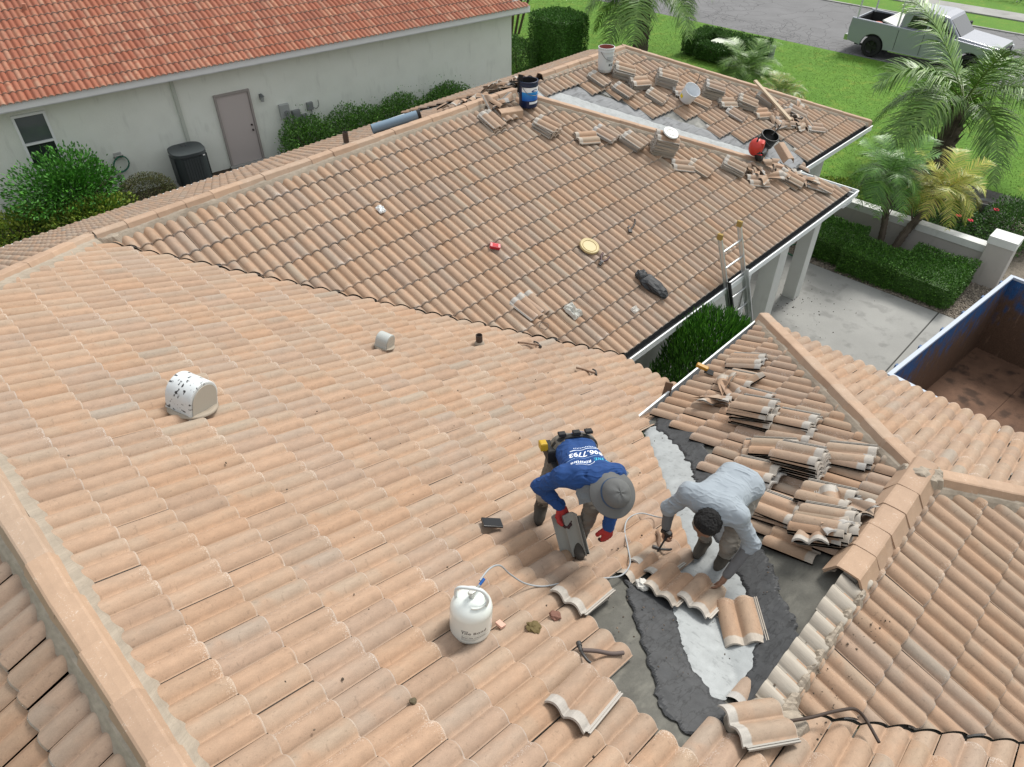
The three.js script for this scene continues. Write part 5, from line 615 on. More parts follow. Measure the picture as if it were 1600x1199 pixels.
// main slope: three loose tiles with bare cement heads near the bucket and the valley
looseTile(P1, 0.50, 7.90, topOff + 0.022, 0.06, 'loose tile with bare cement end right of the white cylinder', null, { cell: 2 }); looseTile(P1, -0.26, 8.52, topOff + 0.022, 0.10, 'loose tile below the claw hammer', null, { cell: 5 }); looseTile(P1, 0.52, 9.38, topOff + 0.05, -0.5, 'loose tile at the bottom edge below the valley', null, { cell: 9, tz: 0.05 });
looseTile(P4, 1.33, 8.86, 0.0, -0.86, 'loose tile lying on the light grey valley coating', null, { cell: 7, tx: -0.05 });
looseTile(P1, 1.24, 8.26, 0.035, 0.05, 'replacement tile held in place by the man in grey', null, { cell: 12, name: 'new_tile' }); looseTile(P1, 1.36, 8.50, 0.045, 0.04, 'replacement tile nearest the grey man\'s hand', null, { cell: 4, name: 'new_tile' }); looseTile(P1, 1.42, 8.02, 0.012, 0.0, 'replacement tile tucked beside the grey man\'s hammer', null, { cell: 3, name: 'new_tile' });
// shards
const SH = [...Array(8).keys()].map((k) => { const r = rngOf(500 + k), a = r() * 6.28, b = a + 1.6 + r(), c = r() * 0.05; return clipPlan(tileGeo(k, 12, true, 0.018, TL, 0.012).translate(0, 0, TL / 2), [[Math.cos(a), Math.sin(a), 0.03 + c], [Math.cos(b), Math.sin(b), 0.04 + c * 0.6]]); });
function shards(S, list, label, group) { for (const [x, z, h = 0.06] of list) { const o = single('tile_shard', SH[Math.floor(rnd() * 8)], tileMats[Math.floor(rnd() * 6)], label, 'tile shard', group); setOn(o, S, x, z, h, rr(0, 6.28), rr(-0.35, 0.35), rr(-0.35, 0.35)); } }
const scat = (x, z, n, sx, sz, h = 0.06) => [...Array(n)].map(() => [x + rr(-sx, sx), z + rr(-sz, sz), h + rr(0, 0.05)]);
shards(P2, scat(11.25, 3.72, 12, 0.4, 0.25), 'broken tile shard in the rubble beside the red blower', 'rubble beside the blower'); shards(P2, scat(11.95, 4.28, 10, 0.35, 0.22), 'broken tile shard in the rubble near the gutter corner', 'rubble near the gutter corner'); shards(P3, scat(14.1, 2.62, 6, 0.3, 0.2), 'broken tile shard below the wooden plank', 'shards below the plank'); shards(P3, scat(14.75, 2.75, 8, 0.3, 0.25), 'mossy tile shard near the front gutter', 'shards near the front gutter');
shards(P4, scat(2.60, 9.02, 8, 0.22, 0.15, 0.12), 'broken tile shard in the heap at the ridge caps', 'shards at the ridge caps'); shards(P4, scat(4.42, 6.98, 5, 0.3, 0.12), 'broken tile shard at the entry gutter end', 'shards at the entry gutter'); shards(P9, scat(8.7, -0.95, 9, 0.5, 0.2), 'broken tile shard behind the garage ridge end', 'shards behind the ridge end'); shards(P2, scat(7.3, 0.28, 4, 0.2, 0.1, 0.15), 'broken tile shard on the pile left of the blue bucket', 'shards left of the bucket');
shards(P8, scat(7.4, -0.8, 6, 0.7, 0.3), 'broken tile shard beyond the garage ridge', 'shards beyond the ridge');
// ridge caps taken off
{ const o = single('loose_ridge_cap', CAPG[1], capMats[2], 'loose ridge cap lying on tiles beside the blue bucket', 'ridge cap'); setOn(o, P2, 7.52, 0.52, 0.14, 1.35, 0.02, 0); } { const o = single('loose_ridge_cap', CAPG[2], capMats[1], 'loose ridge cap lying at the hip end near the blower', 'ridge cap'); setOn(o, P2, 11.98, 3.9, 0.17, -0.5, 0.05, 0.1); }
// roof vents
const ventTex = tex(256, 256, (i, j) => { const a = fbm(i / 30, j / 30, 4, 9, 251), s = sst(0.66, 0.72, fbm(i / 9, j / 14, 4, 28, 253)) * sst(0.35, 0.6, a + 0.1); const k = 0.60 + 0.08 * a; return [mix(k * 0.94, 0.02, s), mix(k * 0.99, 0.02, s), mix(k, 0.022, s)]; });
function vent(label, x, z, sc, yaw, scuffed) { const t = thing('roof_vent', label, 'roof vent', [0, 0, 0], 'dome vents on the main slope'); const s = new THREE.Shape(); s.moveTo(-0.14, -0.06); s.lineTo(0.14, -0.06); s.lineTo(0.14, 0.12); s.absarc(0, 0.12, 0.14, 0, Math.PI, false); s.lineTo(-0.14, -0.06);
  mesh('hood', (() => { const g = clean(new THREE.ExtrudeGeometry(s, { depth: 0.24, bevelEnabled: true, bevelSize: 0.012, bevelThickness: 0.012, bevelSegments: 2, curveSegments: 20 }).translate(0, 0, -0.12)), u = g.attributes.uv, p = g.attributes.position; for (let i = 0; i < p.count; i++) u.setXY(i, Math.atan2(p.getX(i), p.getY(i) + 0.02) * 0.32, p.getZ(i) * 2.2); return g; })(), mat(1, 1, 1, { map: scuffed ? ventTex : null, color: scuffed ? 0xffffff : lin(0.42, 0.44, 0.42), roughness: 0.5 }), t);
  mesh('front_plate', new THREE.ExtrudeGeometry(s, { depth: 0.006, bevelEnabled: false, curveSegments: 20 }).scale(0.93, 0.95, 1).translate(0, 0, 0.134), mat(0.44, 0.41, 0.35, { roughness: 0.8 }), t); const mo = new THREE.TorusGeometry(0.17, 0.035, 8, 30).scale(1, 1, 0.5).rotateX(Math.PI / 2); mesh('mortar_collar', mo.translate(0, 0.0, 0), mortarM, t);
  t.scale.setScalar(sc); const P = P1.at(x, z, 0.05), M = new THREE.Quaternion().setFromUnitVectors(V(0, 1, 0), V(0, 1, 0).lerp(P1.n, 0.7).normalize()); t.position.copy(P); t.quaternion.copy(M).multiply(new THREE.Quaternion().setFromEuler(new THREE.Euler(0, yaw, 0))); }
vent('large scuffed white dome vent on the main slope', -0.72, 4.36, 1.08, 0.35, true); vent('small grey dome vent higher on the main slope', 1.74, 3.80, 0.62, 0.3, false);
function pipe(label, x, z, S, h, r) { const t = thing('vent_pipe', label, 'pipe', S.at(x, z, 0.0).toArray()); mesh('pipe', lathe([[r, 0], [r, h], [r * 0.8, h], [r * 0.8, h - 0.06], [0.001, h - 0.06]], 20), mat(0.055, 0.038, 0.030, { roughness: 0.6 }), t); mesh('flange', T(lathe([[r * 1.7, 0], [r * 1.5, 0.03], [r, 0.06]], 20), 0, 0.02, 0), mortarM, t); }
pipe('short dark vent pipe on the main slope near the valley', 3.06, 4.08, P1, 0.18, 0.045); pipe('short vent pipe on the far slope below the neighbour\'s door', 4.75, -1.05, P8, 0.26, 0.05);
// adhesive cylinder with its hose
{ const S = P1, x = -0.43, z = 7.68, t = thing('adhesive_cylinder', 'white tile adhesive cylinder with carrying handle on the main slope', 'cylinder', S.at(x, z, 0.03).toArray()); t.rotation.z = -0.08; t.scale.setScalar(0.93); const wm = new THREE.MeshPhysicalMaterial({ color: lin(0.74, 0.78, 0.74), roughness: 0.28, clearcoat: 0.4 });
  const r = 0.152; mesh('shell', lathe([[0.10, -0.05], [0.12, -0.05], [0.13, -0.03], [0.125, -0.005], [0.148, 0.03], [r, 0.06], [r, 0.27], [0.146, 0.30], [0.128, 0.335], [0.095, 0.362], [0.05, 0.378], [0.001, 0.382]], 40), wm, t);
  const cv = document.createElement('canvas'); cv.width = 1024; cv.height = 256; const c = cv.getContext('2d'); c.fillStyle = 'rgb(223,228,223)'; c.fillRect(0, 0, 1024, 256); c.fillStyle = '#23262a'; c.font = 'bold 46px sans-serif'; c.fillText('Tile Bond', 400, 150); for (let k = 0; k < 5; k++) c.fillRect(402 + k * 11, 100, 8, 10); c.fillRect(402, 172, 225, 2); c.font = 'bold 22px sans-serif'; c.fillText('Roof Tile Adhesive', 404, 204); c.fillRect(402, 212, 225, 2); for (let k = 0; k < 7; k++) c.fillRect(700 + k * 9, 62, 6, 11); for (let k = 0; k < 3; k++) c.fillRect(402, 222 + k * 8, 150 - 20 * k, 2); c.fillRect(690, 150, 60, 2); c.fillRect(690, 160, 70, 2); c.fillRect(690, 170, 50, 2);
  const ct = new THREE.CanvasTexture(cv); ct.colorSpace = THREE.SRGBColorSpace; const lb = new THREE.CylinderGeometry(r + 0.0008, r + 0.0008, 0.205, 48, 1, true).translate(0, 0.165, 0); lb.rotateY(2.60); mesh('printed_band', lb, new THREE.MeshPhysicalMaterial({ map: ct, roughness: 0.3, clearcoat: 0.4 }), t);
  mesh('handle', mg(tube([[-0.09, 0.33, 0.06], [-0.095, 0.42, 0.07], [-0.06, 0.475, 0.05], [0.01, 0.49, -0.03], [0.05, 0.475, -0.075], [0.075, 0.42, -0.085], [0.075, 0.33, -0.08]], 0.013, 40, 8).rotateY(1.35)), mat(0.62, 0.66, 0.65, { roughness: 0.35 }), t); mesh('collar', T(new THREE.TorusGeometry(0.085, 0.009, 8, 30, 2.6).rotateX(Math.PI / 2), 0.01, 0.372, 0.02), wm, t);
  mesh('valve', mg(T(cyl(0.022, 0.02, 0.06, 12), 0.0, 0.375, 0), T(box(0.05, 0.03, 0.04, 0.0, 0.43, 0, 0.006)), T(cyl(0.012, 0.012, 0.06, 10), 0.02, 0.42, 0, 0, 0, -1.2)), mat(0.5, 0.5, 0.48, { metalness: 0.8, roughness: 0.35 }), t); mesh('hose_coupling', bar([0.05, 0.43, 0.0], [0.13, 0.455, -0.01], 0.011, 10), mat(0.015, 0.10, 0.36), t); }
{ const onR = (x, z, h = 0.055) => [x, P1.y(x, z) + h, z], pts = [[-0.30, 5.22, 7.665], [-0.20, 5.21, 7.64], [-0.06, 5.08, 7.60], [0.06, 4.84, 7.59], onR(0.18, 7.63, 0.11), onR(0.30, 7.69), onR(0.45, 7.75), onR(0.62, 7.83, 0.09), onR(0.80, 7.92, 0.07), onR(0.96, 7.97), onR(1.14, 7.93), onR(1.32, 7.78), onR(1.50, 7.62), onR(1.68, 7.54), onR(1.86, 7.56), onR(1.92, 7.68, 0.08), [1.80, 4.14, 7.86], [1.64, 4.27, 7.94]]; single('adhesive_hose', tube(pts, 0.0065, 180, 8), mat(0.36, 0.38, 0.39, { roughness: 0.5 }), 'thin grey hose running from white cylinder to the grey man', 'hose'); }
// hammers
function hammer(label, S, x, z, yaw, hc, len = 0.33) { const t = thing('claw_hammer', label, 'hammer', [0, 0, 0], 'hammers on the main slope'); const hm = mat(0.07, 0.068, 0.066, { metalness: 0.6, roughness: 0.5 });
  mesh('handle', tube([[0, 0, 0.01], [0.004, 0, len * 0.35], [-0.006, 0, len * 0.7], [0.012, 0.0, len * 0.98]], 0.015, 20, 8), hc, t); mesh('head', mg(T(cyl(0.019, 0.019, 0.035, 14), 0.032, 0, 0, 0, 0, -Math.PI / 2), T(cyl(0.013, 0.016, 0.05, 10), -0.01, 0, 0, 0, 0, -Math.PI / 2), tube([[-0.01, 0.0, 0], [-0.05, 0.008, 0.006], [-0.09, 0.004, 0.028], [-0.108, 0.0, 0.05]], 0.011, 14, 6)), hm, t); setOn(t, S, x, z, 0.066, yaw); }
const wornH = mat(0.115, 0.085, 0.075, { roughness: 0.8 }), brownH = mat(0.20, 0.12, 0.075, { roughness: 0.7 });
hammer('dark claw hammer lying between the white cylinder and the valley', P1, 0.03, 8.27, -0.70, wornH); hammer('claw hammer beside the short vent pipe near the upper valley', P1, 3.86, 4.42, 2.59, brownH); hammer('small hammer alone on the upper right main slope', P1, 3.98, 5.35, 2.18, brownH, 0.28); hammer('hammer on the tiles under the grey man\'s hand', P1, 1.52, 7.97, 0.6, brownH, 0.26);
// small things on the main slope
{ const t = thing('black_phone', 'black phone lying face up left of the blue shirted man', 'phone', [0, 0, 0]); mesh('case', box(0.17, 0.018, 0.115, 0, 0, 0, 0.006), mat(0.012, 0.012, 0.013, { roughness: 0.4 }), t); mesh('screen', box(0.156, 0.003, 0.102, 0, 0.010, 0), mat(0.006, 0.006, 0.007, { roughness: 0.08 }), t); setOn(t, P1, 0.46, 6.96, 0.075, 1.0, 0.0); }
const lump = (s, seed, sy = 0.6) => { const g = new THREE.IcosahedronGeometry(1, 3), p = g.attributes.position; for (let i = 0; i < p.count; i++) { const x = p.getX(i), y = p.getY(i), z = p.getZ(i), k = s * (0.55 + 0.9 * fbm(x * 2 + seed + 9, z * 2 + y * 1.7 + 9, 4)); p.setXYZ(i, x * k, y * k * sy, z * k); } g.computeVertexNormals(); return g; };
setOn(single('foam_lump', lump(0.055, 3), mat(0.13, 0.095, 0.035), 'olive brown blob of dried adhesive left of a loose tile', 'foam'), P1, -0.07, 7.93, 0.05); setOn(single('foam_lump', lump(0.045, 5), mat(0.18, 0.085, 0.06), 'reddish lump under the loose tile head', 'foam'), P1, 0.14, 7.95, 0.05); setOn(single('mortar_crumb', lump(0.022, 7), mat(0.10, 0.08, 0.045), 'dark crumb alone on the lower main slope', 'crumb'), P1, -1.1, 7.91, 0.05); setOn(single('foam_lump', lump(0.055, 11, 0.8), mat(0.62, 0.60, 0.55), 'pale foam wad at the torn tile edge above the black cement', 'foam'), P1, 1.05, 8.12, 0.02); setOn(single('pink_chip', box(0.06, 0.02, 0.05, 0, 0, 0, 0.004), mat(0.6, 0.36, 0.28), 'small pink chip beside the white cylinder', 'chip'), P1, -0.25, 7.78, 0.05);
stuffInst('mortar_crumbs', new THREE.IcosahedronGeometry(1, 0), mat(1, 1, 1), 260, (i) => { const m = i % 3, x = m === 0 ? rr(-1.8, 4.2) : m === 1 ? rr(0.4, 2.4) : rr(0.7, 2.3), z = m === 0 ? rr(4.5, 9) : m === 1 ? rr(7.6, 9.0) : 9.42 + rr(-0.12, 0.3), y = roofY(x, z); if (y < 2 || (m === 0 && x > 3 && z < x + 0.2)) return null; const s = rr(0.003, 0.011), k = rr(0.4, 1.6); return { p: V(x, y + (m === 1 ? 0.02 : 0.045), z), s: V(s, s * 0.6, s), c: [0.12 * k, 0.09 * k, 0.065 * k] }; }, 'tiny crumbs of mortar and dirt scattered on tiles and valley');
single('bent_rod', tube([[0.62, 4.49, 9.46], [0.85, 4.41, 9.60], [1.06, 4.37, 9.72], [1.20, 4.31, 9.81], [1.22, 4.26, 9.88], [1.12, 4.27, 10.02]], 0.012, 60, 8), mat(0.045, 0.028, 0.02, { roughness: 0.7 }), 'bent dark metal rod across the lower valley', 'rod');
// garage slope litter
const rag = (w, d, h, seed) => { const n = 22, P = []; const f = (u, v) => [(u - 0.5) * w * (1 + 0.25 * fbm(u * 3 + seed, v * 3, 2)), h * (0.1 + 1.3 * Math.pow(fbm(u * 4 + seed, v * 4 + seed, 4), 1.5)) * Math.min(1, 8 * Math.min(u, v, 1 - u, 1 - v) + 0.1), (v - 0.5) * d * (1 + 0.25 * fbm(v * 3 + seed, u * 3, 2))]; for (let i = 0; i < n; i++) for (let j = 0; j < n; j++) { const a = f(i / n, j / n), b = f((i + 1) / n, j / n), c = f((i + 1) / n, (j + 1) / n), e = f(i / n, (j + 1) / n); P.push(...a, ...c, ...b, ...a, ...e, ...c); } return triGeo(P); };
{ const t = thing('black_bag', 'black sack slumped on the garage slope near the gutter', 'bag', [0, 0, 0]); mesh('sack', mg(lump(0.24, 21, 0.55).scale(0.8, 0.7, 1.5).translate(0, 0.07, 0)), mat(0.018, 0.020, 0.023, { roughness: 0.6 }), t); mesh('neck', lump(0.12, 23, 0.8).translate(-0.03, 0.10, -0.30), mat(0.03, 0.033, 0.036, { roughness: 0.6 }), t); t.scale.setScalar(0.78); setOn(t, P2, 6.55, 4.44, 0.05, 0.1); }
setOn(single('white_rag', rag(0.17, 0.24, 0.11, 4), mat(0.52, 0.52, 0.48, { side: THREE.DoubleSide }), 'dirty white rag lying on the lower garage slope', 'rag'), P2, 4.97, 4.10, 0.04); setOn(single('paper_scrap', rag(0.11, 0.13, 0.06, 8), mat(0.72, 0.74, 0.74, { side: THREE.DoubleSide }), 'crumpled white scrap alone on the upper garage slope', 'scrap'), P2, 3.70, 1.24, 0.05); setOn(single('foam_scrap', rag(0.12, 0.1, 0.05, 12), mat(0.6, 0.57, 0.52, { side: THREE.DoubleSide }), 'small pale scrap near the garage gutter end', 'scrap'), P2, 5.9, 4.6, 0.05);
{ const t = thing('red_tape_measure', 'small red tool box shaped tape on the middle garage slope', 'tape measure', [0, 0, 0]); mesh('case', box(0.16, 0.055, 0.10, 0, 0.02, 0, 0.012), mat(0.42, 0.012, 0.028, { roughness: 0.4 }), t); mesh('label', box(0.09, 0.004, 0.06, 0, 0.049, 0), mat(0.55, 0.06, 0.07), t); setOn(t, P2, 4.78, 2.62, 0.055, -0.75); }
{ const t = thing('gold_lid', 'round gold bucket lid lying on the garage slope', 'lid', [0, 0, 0]); mesh('disc', lathe([[0.001, 0.02], [0.135, 0.02], [0.15, 0.03], [0.165, 0.03], [0.17, 0.0], [0.16, -0.01]], 36), mat(0.52, 0.42, 0.21, { roughness: 0.55 }), t); mesh('rim_ring', T(new THREE.TorusGeometry(0.12, 0.006, 6, 36).rotateX(Math.PI / 2), 0, 0.022, 0), mat(0.45, 0.36, 0.17), t); setOn(t, P2, 6.22, 3.36, 0.065); }
{ const t = thing('pliers', 'dark red handled pliers below the gold lid', 'pliers', [0, 0, 0]); const m = mat(0.05, 0.012, 0.016, { roughness: 0.5 }), k = mat(0.03, 0.03, 0.03, { metalness: 0.6, roughness: 0.5 }); for (const s of [-1, 1]) mesh('handle', tube([[0, 0.01, 0], [s * 0.05, 0.015, 0.08], [s * 0.06, 0.01, 0.2]], 0.016, 16, 8), m, t); mesh('jaw', mg(T(cyl(0.03, 0.03, 0.03, 12), 0, -0.005, 0), bar([-0.01, 0.01, 0], [-0.012, 0.01, -0.10], 0.014, 8), bar([0.01, 0.01, 0], [0.012, 0.01, -0.10], 0.014, 8)), k, t); setOn(t, P2, 6.16, 3.68, 0.06, 1.9); }
{ const t = thing('nail_bar', 'dark pry tool on the upper right garage slope', 'pry bar', [0, 0, 0]); const m = mat(0.035, 0.028, 0.025, { roughness: 0.6 }); mesh('bar', tube([[-0.15, 0.01, 0], [0, 0.012, 0.02], [0.14, 0.012, 0.0], [0.18, 0.03, -0.03]], 0.014, 20, 8), m, t); mesh('claw', mg(T(box(0.07, 0.03, 0.07, 0, 0, 0, 0.008), -0.15, 0.02, 0.02, 0, 0.6, 0), T(box(0.06, 0.025, 0.03, 0, 0, 0, 0.006), -0.09, 0.03, -0.04)), m, t); setOn(t, P2, 7.30, 3.42, 0.06, 0.3); }
{ const l = []; for (let k = 0; k < 20; k++) l.push([Math.cos(k * 0.33) * 0.075, 0.01 * Math.sin(k), Math.sin(k * 0.33) * 0.06]); setOn(single('wire_loop', tube(l, 0.004, 60, 5), mat(0.12, 0.11, 0.10), 'thin wire loop below the tile pair on the garage slope', 'wire'), P2, 4.36, 4.06, 0.06); }
// buckets, jug, blower, tube, plank, lid
function bucket(name, label, S, x, z, h0, H, r0, r1, m, inside, extra) { const t = thing(name, label, 'bucket', S.at(x, z, h0).toArray()); mesh('pail', lathe([[0.001, 0.0], [r0, 0.0], [mix(r0, r1, 0.95), H * 0.82], [r1 * 1.05, H * 0.83], [r1 * 1.05, H * 0.86], [r1 * 1.02, H * 0.87], [r1 * 1.02, H * 0.96], [r1 * 1.06, H * 0.97], [r1 * 1.05, H], [r1 * 0.97, H]], 32), m, t); mesh('inside', lathe([[r1 * 0.97, H], [r0 * 0.96, 0.05], [0.001, 0.05]], 32), inside, t); mesh('bail', tube([[-r1 * 1.08, H * 0.85, 0], [-r1 * 0.9, H * 0.6, r1 * 0.75], [0, H * 0.5, r1 * 1.14], [r1 * 0.9, H * 0.6, r1 * 0.75], [r1 * 1.08, H * 0.85, 0]], 0.005, 30, 6), mat(0.15, 0.15, 0.15, { metalness: 0.7, roughness: 0.4 }), t); if (extra) extra(t); return t; }
function printed(draw, r, H, w = 512, h = 256, span = 6.2832) { const cv = document.createElement('canvas'); cv.width = w; cv.height = h; draw(cv.getContext('2d'), w, h); const ct = new THREE.CanvasTexture(cv); ct.colorSpace = THREE.SRGBColorSpace; return [new THREE.CylinderGeometry(r[1], r[0], H, 40, 1, true, 0, span), new THREE.MeshStandardMaterial({ map: ct, roughness: 0.4, side: THREE.DoubleSide })]; }
bucket('sealant_bucket', 'blue and white sealant bucket with black inside at the garage ridge', P2, 7.86, 0.42, 0.06, 0.47, 0.165, 0.175, mat(0.006, 0.018, 0.055, { roughness: 0.4 }), mat(0.008, 0.008, 0.008, { side: THREE.DoubleSide, roughness: 0.6 }), (t) => {
  const [g, m] = printed((c, w, h) => { c.fillStyle = '#0d1f45'; c.fillRect(0, 0, w, h); const gr = c.createLinearGradient(0, 40, 0, 190); gr.addColorStop(0, '#2f9fe0'); gr.addColorStop(1, '#0a4fb0'); c.fillStyle = '#eef2f5'; c.fillRect(150, 0, 230, 70); c.fillStyle = gr; c.fillRect(150, 60, 190, 110); c.fillStyle = '#0b3f86'; c.beginPath(); c.ellipse(270, 42, 34, 15, -0.25, 0, 6.3); c.fill(); c.fillStyle = '#eef2f5'; c.beginPath(); c.ellipse(276, 42, 20, 7, -0.25, 0, 6.3); c.fill(); c.fillStyle = '#e8eef4'; c.fillRect(220, 182, 130, 30); c.fillStyle = '#0d1f45'; c.fillRect(0, 225, w, 31); }, [0.1695, 0.1765], 0.36); g.translate(0, 0.195, 0); g.rotateY(Math.PI * 0.92); mesh('printed_wrap', g, m, t);
  mesh('trowel', T(box(0.012, 0.34, 0.09, 0, 0, 0, 0.003), -0.16, 0.42, -0.06, 0.1, 0.5, 0.05), mat(0.012, 0.013, 0.015), t); });
bucket('white_bucket', 'tall white bucket with red inside on the front slope', P3, 11.12, -0.32, 0.06, 0.50, 0.15, 0.172, mat(0.62, 0.64, 0.64, { roughness: 0.5 }), mat(0.33, 0.10, 0.08, { side: THREE.DoubleSide }), (t) => { const [g, m] = printed((c, w, h) => { c.fillStyle = '#d0d4d4'; c.fillRect(0, 0, w, h); c.fillStyle = '#b2b6b8'; c.fillRect(190, 30, 120, 90); c.fillStyle = '#5b5f63'; c.fillRect(220, 150, 22, 40); c.fillRect(250, 150, 36, 40); c.fillStyle = '#d0d4d4'; c.fillRect(258, 156, 20, 12); }, [0.156, 0.170], 0.32); g.translate(0, 0.21, 0); g.rotateY(Math.PI * 1.0); mesh('printed_wrap', g, m, t); });
{ const t = thing('white_jug', 'tilted white plastic tub with yellow mark on the front slope', 'tub', P3.at(12.22, 1.12, 0.10).toArray()); t.rotation.set(0.55, 0.5, 0.15); const m = mat(0.70, 0.73, 0.76, { roughness: 0.4, side: THREE.DoubleSide }); mesh('tub', lathe([[0.001, 0], [0.15, 0], [0.165, 0.04], [0.18, 0.30], [0.19, 0.32], [0.175, 0.32], [0.16, 0.05], [0.001, 0.03]], 28), m, t); mesh('yellow_mark', T(new THREE.CylinderGeometry(0.176, 0.172, 0.08, 12, 1, true, 3.6, 0.5), 0, 0.12, 0), mat(0.75, 0.6, 0.03, { side: THREE.DoubleSide }), t); mesh('bail', tube([[0.19, 0.30, 0], [0.30, 0.36, 0.02], [0.42, 0.40, 0.0]], 0.008, 14, 6), mat(0.05, 0.05, 0.05), t); }
{ const t = thing('can_lid', 'round white can lid on top of the tallest garage stack', 'lid', [0, 0, 0]); mesh('disc', lathe([[0.001, 0.012], [0.05, 0.012], [0.055, 0.02], [0.10, 0.02], [0.11, 0.012], [0.135, 0.012], [0.15, 0.025], [0.155, 0.0]], 36), mat(0.66, 0.68, 0.66, { roughness: 0.4 }), t); mesh('stain', T(new THREE.TorusGeometry(0.08, 0.01, 6, 30).rotateX(Math.PI / 2), 0, 0.016, 0), mat(0.42, 0.42, 0.38), t); setOn(t, P2, 9.54, 2.40, topOff + 13 * 0.027 + 0.055, 0, 0.05); }
{ const t = thing('leaf_blower', 'red and black leaf blower resting on the garage hip', 'leaf blower', P2.at(11.30, 3.42, 0.18).toArray()); t.rotation.y = 0.35; const red = mat(0.50, 0.035, 0.022, { roughness: 0.35 }), bk = mat(0.012, 0.012, 0.013, { roughness: 0.5 }); mesh('engine_cover', mg(T(new THREE.SphereGeometry(0.17, 20, 14).scale(1, 1.05, 0.85), 0, 0.14, 0), box(0.2, 0.16, 0.2, 0.02, 0.18, 0.05, 0.04)), red, t); mesh('fan_housing', T(lathe([[0.05, -0.05], [0.15, -0.06], [0.17, 0], [0.15, 0.06], [0.05, 0.05]], 24), 0.02, 0.02, 0.08, 1.2), bk, t); mesh('nozzle', tube([[0.06, -0.02, 0.12], [0.22, -0.05, 0.16], [0.42, -0.06, 0.16]], 0.05, 20, 12), bk, t); mesh('nozzle_rim', T(new THREE.TorusGeometry(0.05, 0.012, 8, 20).rotateY(Math.PI / 2), 0.42, -0.06, 0.16), mat(0.03, 0.03, 0.03), t); mesh('grip', tube([[-0.1, 0.25, 0], [-0.05, 0.36, 0.02], [0.08, 0.35, 0.03], [0.1, 0.26, 0.02]], 0.016, 18, 8), bk, t); mesh('strap', box(0.03, 0.012, 0.22, -0.13, 0.05, 0.05, 0.003), mat(0.5, 0.03, 0.03), t); }
bucket('tar_bucket', 'open black bucket tipped behind the red blower', P3, 12.86, 2.92, 0.10, 0.26, 0.16, 0.19, mat(0.014, 0.014, 0.015, { roughness: 0.5 }), mat(0.004, 0.004, 0.004, { side: THREE.DoubleSide, roughness: 0.35 }), (t) => { t.rotation.set(0.35, 0, 0.1); mesh('brush_handle', bar([0.1, 0.2, 0], [0.36, 0.34, -0.02], 0.014), mat(0.02, 0.02, 0.02), t); });
{ const A = P8.at(5.38, -1.08, 0.14), B = P8.at(6.22, -0.70, 0.14), t = thing('plastic_tube', 'blue grey plastic tube lying beyond the garage ridge', 'tube', A.toArray()), b = B.sub(A); const d = b.clone().normalize(); const g = mg(new THREE.CylinderGeometry(0.085, 0.085, b.length(), 24, 1, true).translate(0, b.length() / 2, 0)); g.applyQuaternion(new THREE.Quaternion().setFromUnitVectors(V(0, 1, 0), d)); mesh('tube', g, mat(0.17, 0.25, 0.33, { roughness: 0.55, side: THREE.DoubleSide }), t); const g2 = new THREE.CylinderGeometry(0.087, 0.087, 0.06, 24, 1, true).translate(0, b.length() - 0.03, 0).applyQuaternion(new THREE.Quaternion().setFromUnitVectors(V(0, 1, 0), d)); mesh('end_band', g2, mat(0.012, 0.012, 0.012, { side: THREE.DoubleSide }), t); }
{ const A = P3.at(14.42, 1.66, 0.26), B = P3.at(14.22, 2.62, 0.20), L = A.distanceTo(B), g = box(0.09, 0.04, L + 0.3, 0, 0, 0, 0.006), d = B.clone().sub(A).normalize(), o = single('wooden_plank', g, mat(0.52, 0.42, 0.30, { roughness: 0.85, bumpMap: grainTex, bumpScale: 0.002 }), 'pale wooden plank lying across tile piles on the front slope', 'plank'); o.quaternion.setFromUnitVectors(V(0, 0, 1), d); o.position.copy(A).add(B).multiplyScalar(0.5); }
{ const t = thing('yellow_trowel', 'small yellow and black trowel hooked on the entry gutter', 'trowel', P4.at(4.78, 6.50, 0.10).toArray()); mesh('handle', T(box(0.05, 0.05, 0.16, 0, 0, 0, 0.012), 0, 0.05, 0, 0.3, 0.4, 0), mat(0.42, 0.22, 0.02, { roughness: 0.5 }), t); mesh('blade', T(box(0.09, 0.012, 0.12, 0, 0, 0, 0.003), 0.03, 0.0, 0.09, 0.2, 0.4, 0), mat(0.02, 0.02, 0.02), t); }
{ const o = single('cracked_plank', mg(box(0.02, 0.26, 0.10, 0, 0.13, 0, 0.004)), mat(0.16, 0.10, 0.065), 'upright brown board end at the entry gutter end', 'board'); o.position.set(4.25, YE4 - 0.16, Z4E - 0.18); o.rotation.set(0.1, 0.5, -0.12); }
